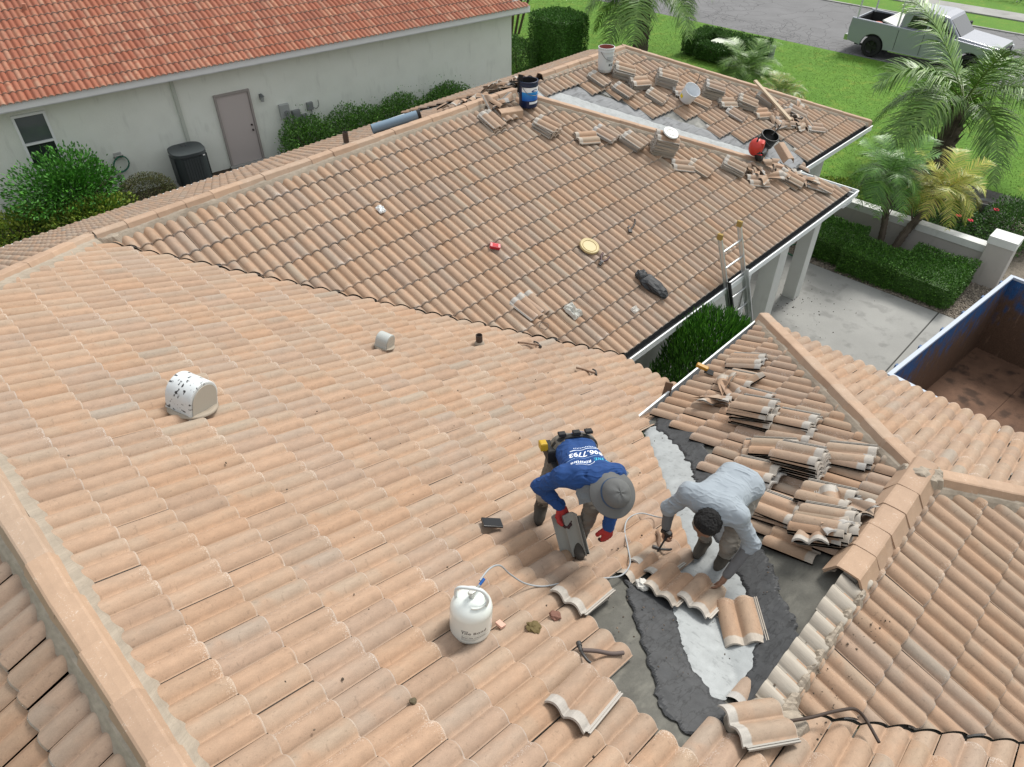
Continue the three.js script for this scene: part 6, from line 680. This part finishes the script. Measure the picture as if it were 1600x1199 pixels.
// ---------------------------------------------------------------- the two roofers
function surfaceNets(f, mn, mx, cell) { // mesh of f = 0 (negative inside)
  const n = [0, 1, 2].map((k) => Math.ceil((mx[k] - mn[k]) / cell) + 1), [nx, ny, nz] = n, val = new Float32Array(nx * ny * nz), id = (i, j, k) => (k * ny + j) * nx + i;
  for (let k = 0; k < nz; k++) for (let j = 0; j < ny; j++) for (let i = 0; i < nx; i++) val[id(i, j, k)] = f(mn[0] + i * cell, mn[1] + j * cell, mn[2] + k * cell);
  const vid = new Int32Array(nx * ny * nz).fill(-1), P = [], ix = [];
  for (let k = 0; k < nz - 1; k++) for (let j = 0; j < ny - 1; j++) for (let i = 0; i < nx - 1; i++) {
    let m = 0, cx = 0, cy = 0, cz = 0, c = 0; const v = []; for (let q = 0; q < 8; q++) { v[q] = val[id(i + (q & 1), j + (q >> 1 & 1), k + (q >> 2))]; if (v[q] < 0) m |= 1 << q; } if (m === 0 || m === 255) continue;
    for (let a = 0; a < 8; a++) for (const b of [a | 1, a | 2, a | 4]) if (b !== a && (v[a] < 0) !== (v[b] < 0)) { const t = v[a] / (v[a] - v[b]); cx += mix(a & 1, b & 1, t); cy += mix(a >> 1 & 1, b >> 1 & 1, t); cz += mix(a >> 2, b >> 2, t); c++; }
    vid[id(i, j, k)] = P.length / 3; P.push(mn[0] + (i + cx / c) * cell, mn[1] + (j + cy / c) * cell, mn[2] + (k + cz / c) * cell);
  }
  for (let k = 1; k < nz - 1; k++) for (let j = 1; j < ny - 1; j++) for (let i = 1; i < nx - 1; i++) {
    const s = val[id(i, j, k)] < 0; const q = (a, b, c, d, fl) => { if (a < 0 || b < 0 || c < 0 || d < 0) return; fl ? ix.push(a, b, c, a, c, d) : ix.push(a, c, b, a, d, c); };
    if (s !== val[id(i + 1, j, k)] < 0) q(vid[id(i, j - 1, k - 1)], vid[id(i, j, k - 1)], vid[id(i, j, k)], vid[id(i, j - 1, k)], s);
    if (s !== val[id(i, j + 1, k)] < 0) q(vid[id(i - 1, j, k - 1)], vid[id(i - 1, j, k)], vid[id(i, j, k)], vid[id(i, j, k - 1)], s);
    if (s !== val[id(i, j, k + 1)] < 0) q(vid[id(i - 1, j - 1, k)], vid[id(i, j - 1, k)], vid[id(i, j, k)], vid[id(i - 1, j, k)], s);
  }
  const g = new THREE.BufferGeometry(); g.setAttribute('position', new THREE.BufferAttribute(new Float32Array(P), 3)); g.setIndex(ix);
  const N = new Float32Array(P.length), e = cell * 0.6; for (let i = 0; i < P.length; i += 3) { const [x, y, z] = [P[i], P[i + 1], P[i + 2]]; let a = f(x + e, y, z) - f(x - e, y, z), b = f(x, y + e, z) - f(x, y - e, z), c = f(x, y, z + e) - f(x, y, z - e); const l = Math.hypot(a, b, c) || 1; N[i] = a / l; N[i + 1] = b / l; N[i + 2] = c / l; }
  g.setAttribute('normal', new THREE.BufferAttribute(N, 3)); return g;
}
// bones [a, b, ra, rb]: tapered capsules joined with a smooth minimum
function field(bones, k = 0.03, extra) {
  const B = bones.map(([a, b, ra, rb]) => ({ a, d: [b[0] - a[0], b[1] - a[1], b[2] - a[2]], l2: Math.max(1e-9, (b[0] - a[0]) ** 2 + (b[1] - a[1]) ** 2 + (b[2] - a[2]) ** 2), ra, rb }));
  return (x, y, z) => { let d = 9; for (const o of B) { const px = x - o.a[0], py = y - o.a[1], pz = z - o.a[2], t = clamp((px * o.d[0] + py * o.d[1] + pz * o.d[2]) / o.l2), q = Math.hypot(px - o.d[0] * t, py - o.d[1] * t, pz - o.d[2] * t) - mix(o.ra, o.rb, t); const h = clamp(0.5 + 0.5 * (q - d) / k); d = d > 8 ? q : mix(q, d, h) - k * h * (1 - h); } return extra ? extra(d, x, y, z) : d; };
}
function meshBones(bones, cell, k, extra, pad = 0.05) { const mn = [9, 9, 9], mx = [-9, -9, -9]; mn.fill(99); mx.fill(-99); for (const [a, b, ra, rb] of bones) for (let q = 0; q < 3; q++) { mn[q] = Math.min(mn[q], a[q] - ra - pad, b[q] - rb - pad); mx[q] = Math.max(mx[q], a[q] + ra + pad, b[q] + rb + pad); } return surfaceNets(field(bones, k, extra), mn, mx, cell); }
const A3 = (a, b, f) => a.map((v, i) => mix(v, b[i], f)), add3 = (a, b, s = 1) => a.map((v, i) => v + b[i] * s), sub3 = (a, b) => a.map((v, i) => v - b[i]), nrm3 = (a) => { const l = Math.hypot(...a) || 1; return a.map((v) => v / l); }, crs3 = (a, b) => [a[1] * b[2] - a[2] * b[1], a[2] * b[0] - a[0] * b[2], a[0] * b[1] - a[1] * b[0]];
function handBones(w, dir, palmN, thumbSide, curl, s = 1) { // w wrist, dir along the hand, palmN out of the palm
  const d = nrm3(dir), n = nrm3(palmN), sd = nrm3(crs3(d, n)), t = sd.map((v) => v * thumbSide), L = (l, u, h) => add3(add3(add3(w, d, l * s), t, u * s), n, h * s), out = [];
  out.push([w, L(0.05, 0.012, 0), 0.027 * s, 0.026 * s], [L(0.03, 0.022, 0), L(0.085, 0.028, 0), 0.017 * s, 0.014 * s], [L(0.03, 0.0, 0), L(0.09, 0.006, 0), 0.018 * s, 0.014 * s], [L(0.03, -0.02, 0), L(0.082, -0.026, 0), 0.017 * s, 0.013 * s]);
  const lens = [0.072, 0.082, 0.076, 0.058], us = [0.030, 0.010, -0.010, -0.028];
  lens.forEach((l, i) => { let p = L(0.086 - 0.004 * Math.abs(i - 1), us[i], 0), ang = curl[0]; const seg = [0.45, 0.32, 0.23]; for (let q = 0; q < 3; q++) { const v = d.map((c, m) => c * Math.cos(ang) + n[m] * Math.sin(ang)), e = add3(p, v, l * seg[q] * s); out.push([p, e, (0.0100 - 0.0007 * q) * s, (0.0093 - 0.0008 * q) * s]); p = e; ang += curl[1]; } });
  const t0 = L(0.018, 0.024, 0.006), t1 = L(0.048, 0.052, 0.018), t2 = L(0.078, 0.058, 0.034), t3 = L(0.098, 0.050, 0.046); out.push([t0, t1, 0.015 * s, 0.0125 * s], [t1, t2, 0.0122 * s, 0.0108 * s], [t2, t3, 0.0106 * s, 0.009 * s]);
  return out;
}
function headGeo(c, up, face, skin) { // head in its own axes: eyes at half height, nose, ears, jaw
  const u = nrm3(up), s = nrm3(crs3(u, face)), f = crs3(s, u), L = (x, y, z) => add3(add3(add3(c, s, x), u, y), f, z);
  const b = [[L(0, 0.035, -0.022), L(0, 0.035, 0.018), 0.094, 0.090], [L(0, -0.03, 0.03), L(0, -0.085, 0.062), 0.068, 0.042], [L(-0.03, -0.05, 0.03), L(0.03, -0.05, 0.03), 0.055, 0.055], [L(0, 0.005, 0.098), L(0, -0.035, 0.118), 0.012, 0.016], [L(-0.022, -0.072, 0.092), L(0.022, -0.072, 0.092), 0.011, 0.011], [L(-0.05, 0.022, 0.088), L(0.05, 0.022, 0.088), 0.016, 0.016], [L(-0.082, 0.0, 0.0), L(-0.092, -0.03, -0.006), 0.018, 0.012], [L(0.082, 0.0, 0.0), L(0.092, -0.03, -0.006), 0.018, 0.012]];
  return { bones: b, L, u, s, f };
}
const clothTex = tex(256, 256, (i, j) => 0.5 + 0.25 * (vn(i / 1.3, j / 1.3, 196, 261) - 0.5) + 0.25 * (fbm(i / 20, j / 20, 3, 13, 263) - 0.5), { srgb: false });
function planarUV(g, o, ax, ay, w, h) { const q = g.index ? g.toNonIndexed() : g, p = q.attributes.position, u = new Float32Array(p.count * 2); for (let i = 0; i < p.count; i++) { const v = [p.getX(i) - o[0], p.getY(i) - o[1], p.getZ(i) - o[2]]; u[i * 2] = 0.5 + (v[0] * ax[0] + v[1] * ax[1] + v[2] * ax[2]) / w; u[i * 2 + 1] = 0.5 + (v[0] * ay[0] + v[1] * ay[1] + v[2] * ay[2]) / h; } q.setAttribute('uv', new THREE.BufferAttribute(u, 2)); return q; }
function person(label, J, o) {
  const t = thing('person', label, 'person', [0, 0, 0]), chest = A3(J.shR, J.shL, 0.5), mid = A3(J.hip, chest, 0.5), sd = nrm3(sub3(J.shL, J.shR)), hs = nrm3(sub3(J.hipL, J.hipR));
  const H = headGeo(J.head, J.headUp, J.headFace);
  const tor = (r) => [[add3(J.hip, hs, -0.075), add3(J.hip, hs, 0.075), 0.105 + r, 0.105 + r], [add3(J.hip, hs, -0.05), add3(mid, sd, -0.06), 0.105 + r, 0.10 + r], [add3(J.hip, hs, 0.05), add3(mid, sd, 0.06), 0.105 + r, 0.10 + r], [add3(mid, sd, -0.06), add3(chest, sd, -0.085), 0.10 + r, 0.105 + r], [add3(mid, sd, 0.06), add3(chest, sd, 0.085), 0.10 + r, 0.105 + r], [J.shR, J.shL, 0.072 + r, 0.072 + r], [A3(J.shR, J.shL, 0.3), J.neck, 0.06 + r * 0.6, 0.062 + r * 0.3], [A3(J.shR, J.shL, 0.7), J.neck, 0.06 + r * 0.6, 0.062 + r * 0.3]];
  const arm = (s, e, w, r, f1 = 1) => [[s, e, 0.056 + r, 0.042 + r], [e, A3(e, w, f1), 0.042 + r, mix(0.042, 0.029, f1) + r]];
  const leg = (h, k, a, r) => [[h, k, 0.088 + r, 0.058 + r], [k, a, 0.058 + r, 0.040 + r]];
  const bodyB = [...tor(-0.012), [J.neck, A3(J.neck, J.head, 0.75), 0.055, 0.055], ...H.bones, ...arm(J.shR, J.elR, J.wrR, -0.006), ...arm(J.shL, J.elL, J.wrL, -0.006), ...leg(J.hipR, J.knR, J.anR, -0.012), ...leg(J.hipL, J.knL, J.anL, -0.012), [J.anR, A3(J.anR, J.toeR, 0.8), 0.035, 0.03], [J.anL, A3(J.anL, J.toeL, 0.8), 0.035, 0.03]];
  const hb = [o.handR, o.handL], skin = mat(...o.skin, { roughness: 0.6 });
  const parts = [meshBones(bodyB, 0.014, 0.03), meshBones(H.bones, 0.004, 0.018)]; for (const b of hb) parts.push(meshBones(b, 0.0045, 0.008));
  mesh('body', mg(parts.map((g) => clean(g))), skin, t);
  const fold = (amp, fr, dir, seed) => { const P2 = nrm3(crs3(dir, [0.3, 1, 0.2])), P3 = crs3(dir, P2); return (d, x, y, z) => { const a = (x * dir[0] + y * dir[1] + z * dir[2]) * fr * 0.32, b = (x * P2[0] + y * P2[1] + z * P2[2]) * fr, c = (x * P3[0] + y * P3[1] + z * P3[2]) * fr, w = vn3(x * 7 + 3, y * 7 + 3, z * 7 + 3, seed + 4), r1 = 1 - Math.abs(2 * vn3(a + 50 + w * 1.5, b + 50, c + 50, seed) - 1), r2 = 1 - Math.abs(2 * vn3(a * 2.1 + 90, b * 2.1 + 90 + w * 2, c * 2.1 + 90, seed + 2) - 1); return d - amp * (sst(0.55, 1, r1) * sst(0.3, 0.7, w) * 1.5 + 0.7 * sst(0.6, 1, r2)) + amp * 0.5; }; };
  const shirtB = [...tor(o.bulk || 0.010).slice(o.tuck ? 1 : 0), ...arm(J.shR, J.elR, J.wrR, o.loose, o.sleeveR), ...arm(J.shL, J.elL, J.wrL, o.loose, o.sleeveL)];
  const sg = meshBones(shirtB, 0.0075, 0.035, fold(o.foldAmp || 0.007, 16, sd, 5)); const spine = nrm3(sub3(chest, J.hip)), back = nrm3(crs3(sd, spine)), bk = back[1] > 0 ? back : back.map((v) => -v);
  o.shirt(t, planarUV(sg, A3(J.hip, chest, 0.52), sd, spine, 0.74, 0.74), bk, spine, sd);
  const tr = mesh('trousers', clean(meshBones([[add3(J.hip, hs, -0.075), add3(J.hip, hs, 0.075), 0.112, 0.112], ...leg(J.hipR, J.knR, J.anR, 0.012), ...leg(J.hipL, J.knL, J.anL, 0.012)], 0.010, 0.04, fold(0.007, 18, hs, 9))), o.trousers, t);
  for (const [a, toe, k] of [[J.anR, J.toeR, J.knR], [J.anL, J.toeL, J.knL]]) { const up = nrm3(sub3(k, a)), dir = nrm3(sub3(toe, a)), heel = add3(add3(a, dir, -0.055), [0, 1, 0], -0.055), bt = mesh('boot', clean(meshBones([[add3(a, up, 0.10), a, 0.056, 0.054], [a, A3(a, toe, 0.72), 0.052, 0.044], [A3(a, toe, 0.72), toe, 0.044, 0.036], [heel, A3(a, toe, 0.4), 0.034, 0.040]], 0.007, 0.03, (d, x, y, z) => d + 0.003 * (vn3(x * 40, y * 40, z * 40, 3) - 0.5))), o.boot, t); mesh('sole', clean(meshBones([[add3(heel, [0, 1, 0], -0.012), add3(A3(a, toe, 0.5), [0, 1, 0], -0.045), 0.030, 0.036], [add3(A3(a, toe, 0.5), [0, 1, 0], -0.045), add3(toe, [0, 1, 0], -0.02), 0.036, 0.032]], 0.008, 0.02)), mat(0.03, 0.027, 0.024), bt); }
  return { t, H };
}
// man in the blue shirt
{
  const J = { hip: [1.21, 5.02, 7.19], hipR: [1.13, 5.00, 7.13], hipL: [1.29, 5.00, 7.25], shR: [0.855, 5.10, 7.39], shL: [1.135, 5.11, 7.66], neck: [0.98, 5.14, 7.60], head: [0.995, 5.075, 7.755], headUp: [-0.28, 0.80, 0.62], headFace: [-0.05, -0.65, 0.70], elR: [0.80, 4.88, 7.20], wrR: [0.885, 4.69, 7.36], elL: [1.075, 4.86, 7.73], wrL: [1.005, 4.665, 7.76], knR: [1.02, 4.66, 7.09], knL: [1.06, 4.72, 7.55], anR: [0.985, 4.345, 7.06], anL: [0.935, 4.36, 7.53], toeR: [0.885, 4.30, 7.13], toeL: [0.845, 4.325, 7.63] };
  const cv = document.createElement('canvas'); cv.width = cv.height = 1024; const c = cv.getContext('2d'); c.fillStyle = '#1a4179'; c.fillRect(0, 0, 1024, 1024);
  for (let k = 0; k < 500; k++) { c.fillStyle = `rgba(${k % 2 ? '10,30,70' : '40,80,140'},0.05)`; c.beginPath(); c.ellipse((k * 379) % 1024, (k * 613) % 1024, 20 + k % 60, 8 + k % 25, k, 0, 7); c.fill(); }
  c.textBaseline = 'middle'; c.fillStyle = '#3fc0d8'; c.font = 'bold 58px serif'; c.fillText('STLINE', 180, 300); c.fillStyle = '#eef3f7'; c.font = 'bold 50px sans-serif'; c.fillText('ROOFING', 425, 300); c.strokeStyle = '#eef3f7'; c.lineWidth = 8; c.beginPath(); c.moveTo(400, 270); c.quadraticCurveTo(380, 240, 500, 248); c.quadraticCurveTo(570, 252, 600, 262); c.stroke(); c.lineWidth = 4; c.strokeStyle = '#a9c3e0'; c.beginPath(); c.moveTo(130, 362); c.quadraticCurveTo(400, 370, 700, 362); c.stroke(); c.fillStyle = '#f2f5f8'; c.font = 'bold 92px sans-serif'; c.fillText('.896.7793', 252, 432); c.font = 'bold 34px sans-serif'; c.fillStyle = '#dfe8f2'; c.fillRect(310, 500, 330, 9); for (let k = 0; k < 15; k++) c.fillRect(320 + k * 19, 532 + (k % 2) * 5, 11, 16);
  const ct = new THREE.CanvasTexture(cv); ct.colorSpace = THREE.SRGBColorSpace; const blueM = new THREE.MeshStandardMaterial({ map: ct, roughness: 0.88, bumpMap: clothTex, bumpScale: 0.002 }), blueP = mat(0.0103, 0.0529, 0.191, { roughness: 0.9 });
  const glove = (b) => b.map(([p, q, r1, r2]) => [p, q, r1 + 0.002, r2 + 0.002]);
  const hR = handBones(J.wrR, [0.02, -0.85, 0.35], [-0.3, 0.1, 0.9], 1, [0.35, 0.55], 1.15), hL = handBones(J.wrL, [-0.12, -0.95, 0.05], [0.3, 0.0, -0.9], -1, [0.25, 0.42], 1.15);
  const tM = mat(0.155, 0.138, 0.115, { roughness: 0.95, bumpMap: clothTex, bumpScale: 0.002 });
  const { t, H } = person('man in blue shirt and grey sun hat bending over with a tile', J, { skin: [0.20, 0.11, 0.07], loose: 0.018, sleeveR: 0.95, sleeveL: 0.95, tuck: true, handR: hR, handL: hL, trousers: tM, boot: mat(0.055, 0.047, 0.038, { roughness: 0.9 }),
    shirt: (t, g, bk) => { // back panel carries the print; the rest is plain cloth of the same dye
      const p = g.attributes.position, n = g.attributes.normal, u = g.attributes.uv, A = { P: [], N: [], U: [] }, B = { P: [], N: [], U: [] };
      for (let i = 0; i < p.count; i += 3) { const m = n.getX(i) * bk[0] + n.getY(i) * bk[1] + n.getZ(i) * bk[2], o = m > 0.12 ? A : B; for (let k = i; k < i + 3; k++) { o.P.push(p.getX(k), p.getY(k), p.getZ(k)); o.N.push(n.getX(k), n.getY(k), n.getZ(k)); o.U.push(1 - u.getX(k), u.getY(k)); } }
      const a = mesh('shirt', triGeo(A.P, A.N, A.U.map((v) => v)), blueM, t); mesh('shirt_front', triGeo(B.P, B.N, B.U), blueP, a); } });
  for (const b of [hR, hL]) mesh('glove', clean(meshBones(glove(b), 0.0045, 0.008, (d, x, y, z) => d - 0.003)), mat(0.36, 0.022, 0.02, { roughness: 0.75 }), t);
  for (const [b, w] of [[hR, J.wrR], [hL, J.wrL]]) mesh('glove_palm', clean(meshBones(b.slice(4).filter((_, i) => i < 12 && i % 3 > 0).map(([p, q, r1, r2]) => [p, q, r1 + 0.0035, r2 + 0.0035]), 0.0045, 0.006, (d) => d - 0.003)), mat(0.045, 0.018, 0.018, { roughness: 0.7 }), t);
  // sun hat with wide brim, crown and neck flap
  const L = H.L, q = new THREE.Matrix4().makeBasis(V(...H.s), V(...H.u), V(...H.f)), put = (g) => g.applyMatrix4(q).translate(...L(0, 0.07, 0)); const hatM = mat(0.135, 0.145, 0.15, { roughness: 0.95, bumpMap: clothTex, bumpScale: 0.003 }), hatT = mat(0.125, 0.127, 0.125, { roughness: 0.95, bumpMap: clothTex, bumpScale: 0.003, side: THREE.DoubleSide });
  const warp = (g, a) => { const p = g.attributes.position; for (let i = 0; i < p.count; i++) { const x = p.getX(i), z = p.getZ(i), r = Math.hypot(x, z), th = Math.atan2(z, x); p.setY(i, p.getY(i) + a * Math.max(0, r - 0.10) * Math.sin(th * 3 + 1) + (z < 0 ? -0.25 * Math.max(0, r - 0.1) * (-z / Math.max(r, 0.01)) : 0) + 0.003 * Math.sin(th * 5 + r * 20)); p.setZ(i, z * 1.08); } g.computeVertexNormals(); return g; };
  const hat = mesh('hat', put(warp(lathe([[0.001, 0.100], [0.04, 0.099], [0.075, 0.088], [0.098, 0.06], [0.107, 0.025], [0.109, -0.0], [0.110, -0.015], [0.14, -0.03], [0.175, -0.048], [0.178, -0.054], [0.17, -0.055], [0.11, -0.028], [0.10, -0.01]], 48), 0.12)), hatT, t);
  mesh('hat_band', put(warp(lathe([[0.1105, -0.018], [0.1110, 0.008], [0.109, 0.012]], 40), 0)), mat(0.035, 0.075, 0.15, { roughness: 0.9, side: THREE.DoubleSide }), hat);
  const fl = []; { const n = 16, m = 9, f = (i, j) => { const a = Math.PI * (0.06 + 0.88 * i / n), k = j / m, r = 0.125 + 0.11 * k + 0.006 * Math.sin(i * 2.2 + j); return [Math.cos(a) * r * 1.05, -0.045 - 0.12 * k + 0.008 * Math.sin(i * 1.7), -Math.sin(a) * r * 1.1]; }; for (let i = 0; i < n; i++) for (let j = 0; j < m; j++) { const a = f(i, j), b = f(i + 1, j), cc = f(i + 1, j + 1), d = f(i, j + 1); fl.push(...a, ...b, ...cc, ...a, ...cc, ...d); } } const fg = triGeo(fl); mesh('neck_flap', put(fg), mat(0.135, 0.145, 0.15, { roughness: 0.95, side: THREE.DoubleSide }), hat);
  // belt with pouch and tape measure
  const bt = mat(0.012, 0.012, 0.013, { roughness: 0.7 }), hs = nrm3(sub3(J.hipL, J.hipR)), sp = nrm3(sub3(A3(J.shR, J.shL, 0.5), J.hip)), bq = new THREE.Matrix4().makeBasis(V(...hs), V(...sp), V(...crs3(hs, sp))), bo = add3(J.hip, sp, 0.02);
  const belt = mesh('tool_belt', new THREE.TorusGeometry(0.155, 0.017, 8, 48).scale(1.17, 0.80, 1.6).rotateX(Math.PI / 2).applyMatrix4(bq).translate(...bo), bt, t); const bp = (g, x, y, z) => g.translate(x, y, z).applyMatrix4(bq).translate(...bo);
  for (const x of [-0.1, 0.02, 0.12]) mesh('belt_clip', bp(box(0.06, 0.05, 0.03, 0, 0, 0, 0.006), x, 0, -0.15), bt, belt); mesh('pouch', bp(box(0.07, 0.18, 0.13, 0, 0, 0, 0.02), -0.20, -0.02, 0.02), bt, belt); mesh('tape_measure', bp(box(0.06, 0.075, 0.075, 0, 0, 0, 0.012), -0.255, -0.0, -0.06), mat(0.48, 0.30, 0.012, { roughness: 0.5 }), belt); mesh('belt_strap', bp(box(0.05, 0.2, 0.02, 0, 0, 0, 0.006), -0.19, 0.12, 0.07), bt, belt);
  for (const k of [J.knR]) mesh('trouser_cuff', clean(meshBones([[A3(J.knR, J.anR, 0.32), A3(J.knR, J.anR, 0.52), 0.073, 0.071]], 0.008, 0.02, (d, x, y, z) => d + 0.008 * (vn3(x * 30, y * 60, z * 30, 4) - 0.5))), mat(0.33, 0.29, 0.24, { roughness: 0.95 }), t);
}
{ const o = single('held_tile', tileGeo(6, 16, true, 0.018, TL, 0.012).translate(0, 0, TL / 2), mat(0.30, 0.295, 0.265, { roughness: 0.9, side: THREE.DoubleSide }), 'grey underside of a tile held upright by the man in blue', 'roof tile'); const e = V(-0.10, -0.86, 0.42).normalize(), nn = V(0.70, 0.30, -0.62), a = nn.clone().cross(e).normalize(), n = e.clone().cross(a).normalize(); o.applyMatrix4(new THREE.Matrix4().makeBasis(a, n, e).setPosition(0.845, 4.47, 7.50)); o.scale.set(0.72, 1, 0.85); }
// man in the grey shirt
{
  const J = { hip: [2.12, 4.70, 8.27], hipR: [2.10, 4.66, 8.17], hipL: [2.12, 4.66, 8.37], shR: [1.70, 4.73, 8.05], shL: [1.77, 4.735, 8.45], neck: [1.70, 4.755, 8.265], head: [1.60, 4.655, 8.295], headUp: [-0.55, 0.80, 0.25], headFace: [-0.62, -0.72, -0.05], elR: [1.64, 4.50, 7.93], wrR: [1.585, 4.315, 7.965], elL: [1.83, 4.46, 8.61], wrL: [1.60, 4.19, 8.565], knR: [1.82, 4.34, 8.17], knL: [1.80, 4.33, 8.45], anR: [1.945, 4.005, 8.19], anL: [1.93, 4.005, 8.40], toeR: [1.79, 3.965, 8.21], toeL: [1.78, 3.985, 8.42] };
  const hR = handBones(J.wrR, [-0.25, -0.95, 0.15], [0.1, 0.1, 0.95], -1, [0.6, 0.85]), hL = handBones(J.wrL, [-0.62, -0.72, -0.1], [-0.3, -0.35, -0.85], 1, [0.35, 0.5]);
  const shirtM = mat(0.30, 0.34, 0.375, { roughness: 0.9, bumpMap: clothTex, bumpScale: 0.002 }), slv = mat(0.135, 0.135, 0.138, { roughness: 0.92, bumpMap: clothTex, bumpScale: 0.002 });
  const { t, H } = person('man in light grey shirt with black hair crouching in the stripped valley', J, { skin: [0.22, 0.115, 0.07], loose: 0.020, sleeveR: 0.02, sleeveL: 0.12, tuck: false, bulk: 0.026, foldAmp: 0.005, handR: hR, handL: hL, trousers: mat(0.235, 0.215, 0.185, { roughness: 0.95, bumpMap: clothTex, bumpScale: 0.002 }), boot: mat(0.075, 0.065, 0.052, { roughness: 0.95 }), shirt: (t, g) => mesh('shirt', g, shirtM, t) });
  for (const [s, e, w] of [[J.shR, J.elR, J.wrR], [J.shL, J.elL, J.wrL]]) mesh('arm_sleeve', clean(meshBones([[A3(s, e, 0.45), e, 0.062, 0.052], [e, A3(e, w, 0.93), 0.052, 0.040]], 0.007, 0.03, (d, x, y, z) => d + 0.006 * (vn3(x * 22, y * 40, z * 22, 6) - 0.5))), slv, t);
  const L = H.L; const cap = [[L(0, 0.045, -0.03), L(0, 0.05, 0.012), 0.101, 0.098], [L(0, 0.0, -0.06), L(0, -0.055, -0.062), 0.076, 0.058], [L(-0.03, 0.10, 0.02), L(0.03, 0.10, 0.03), 0.045, 0.045], [L(-0.06, 0.02, 0.0), L(0.06, 0.02, 0.0), 0.052, 0.052]];
  const hq = H; mesh('hair', clean(meshBones(cap, 0.0045, 0.03, (d, x, y, z) => { const v = sub3([x, y, z], J.head), f = v[0] * hq.f[0] + v[1] * hq.f[1] + v[2] * hq.f[2], u = v[0] * hq.u[0] + v[1] * hq.u[1] + v[2] * hq.u[2]; return Math.max(d + 0.010 * (vn3(x * 70, y * 70, z * 70, 8) - 0.5) + 0.006 * (vn3(x * 180, y * 180, z * 180, 9) - 0.5), (f - 0.075) * 0.8 - Math.max(0, u - 0.06) * 0.6); })), mat(0.006, 0.0055, 0.0055, { roughness: 0.9 }), t);
}
{ const t = thing('adhesive_gun', 'black adhesive applicator gun in the grey man\'s right hand', 'applicator', [1.57, 4.24, 7.98]); const m = mat(0.012, 0.012, 0.013, { roughness: 0.5 }); mesh('grip', mg(T(box(0.035, 0.10, 0.04, 0, 0, 0, 0.01), 0, 0, 0, 0.3, 0, 0.2), T(box(0.04, 0.04, 0.10, 0, 0, 0, 0.01), -0.01, 0.055, 0.01)), m, t); mesh('nozzle', bar([-0.01, 0.05, 0.03], [-0.12, -0.10, 0.02], 0.009), m, t); mesh('trigger', T(box(0.012, 0.05, 0.015, 0, 0, 0, 0.003), -0.03, 0.01, 0.03, 0.3), m, t); }

renderer.render(scene, camera);
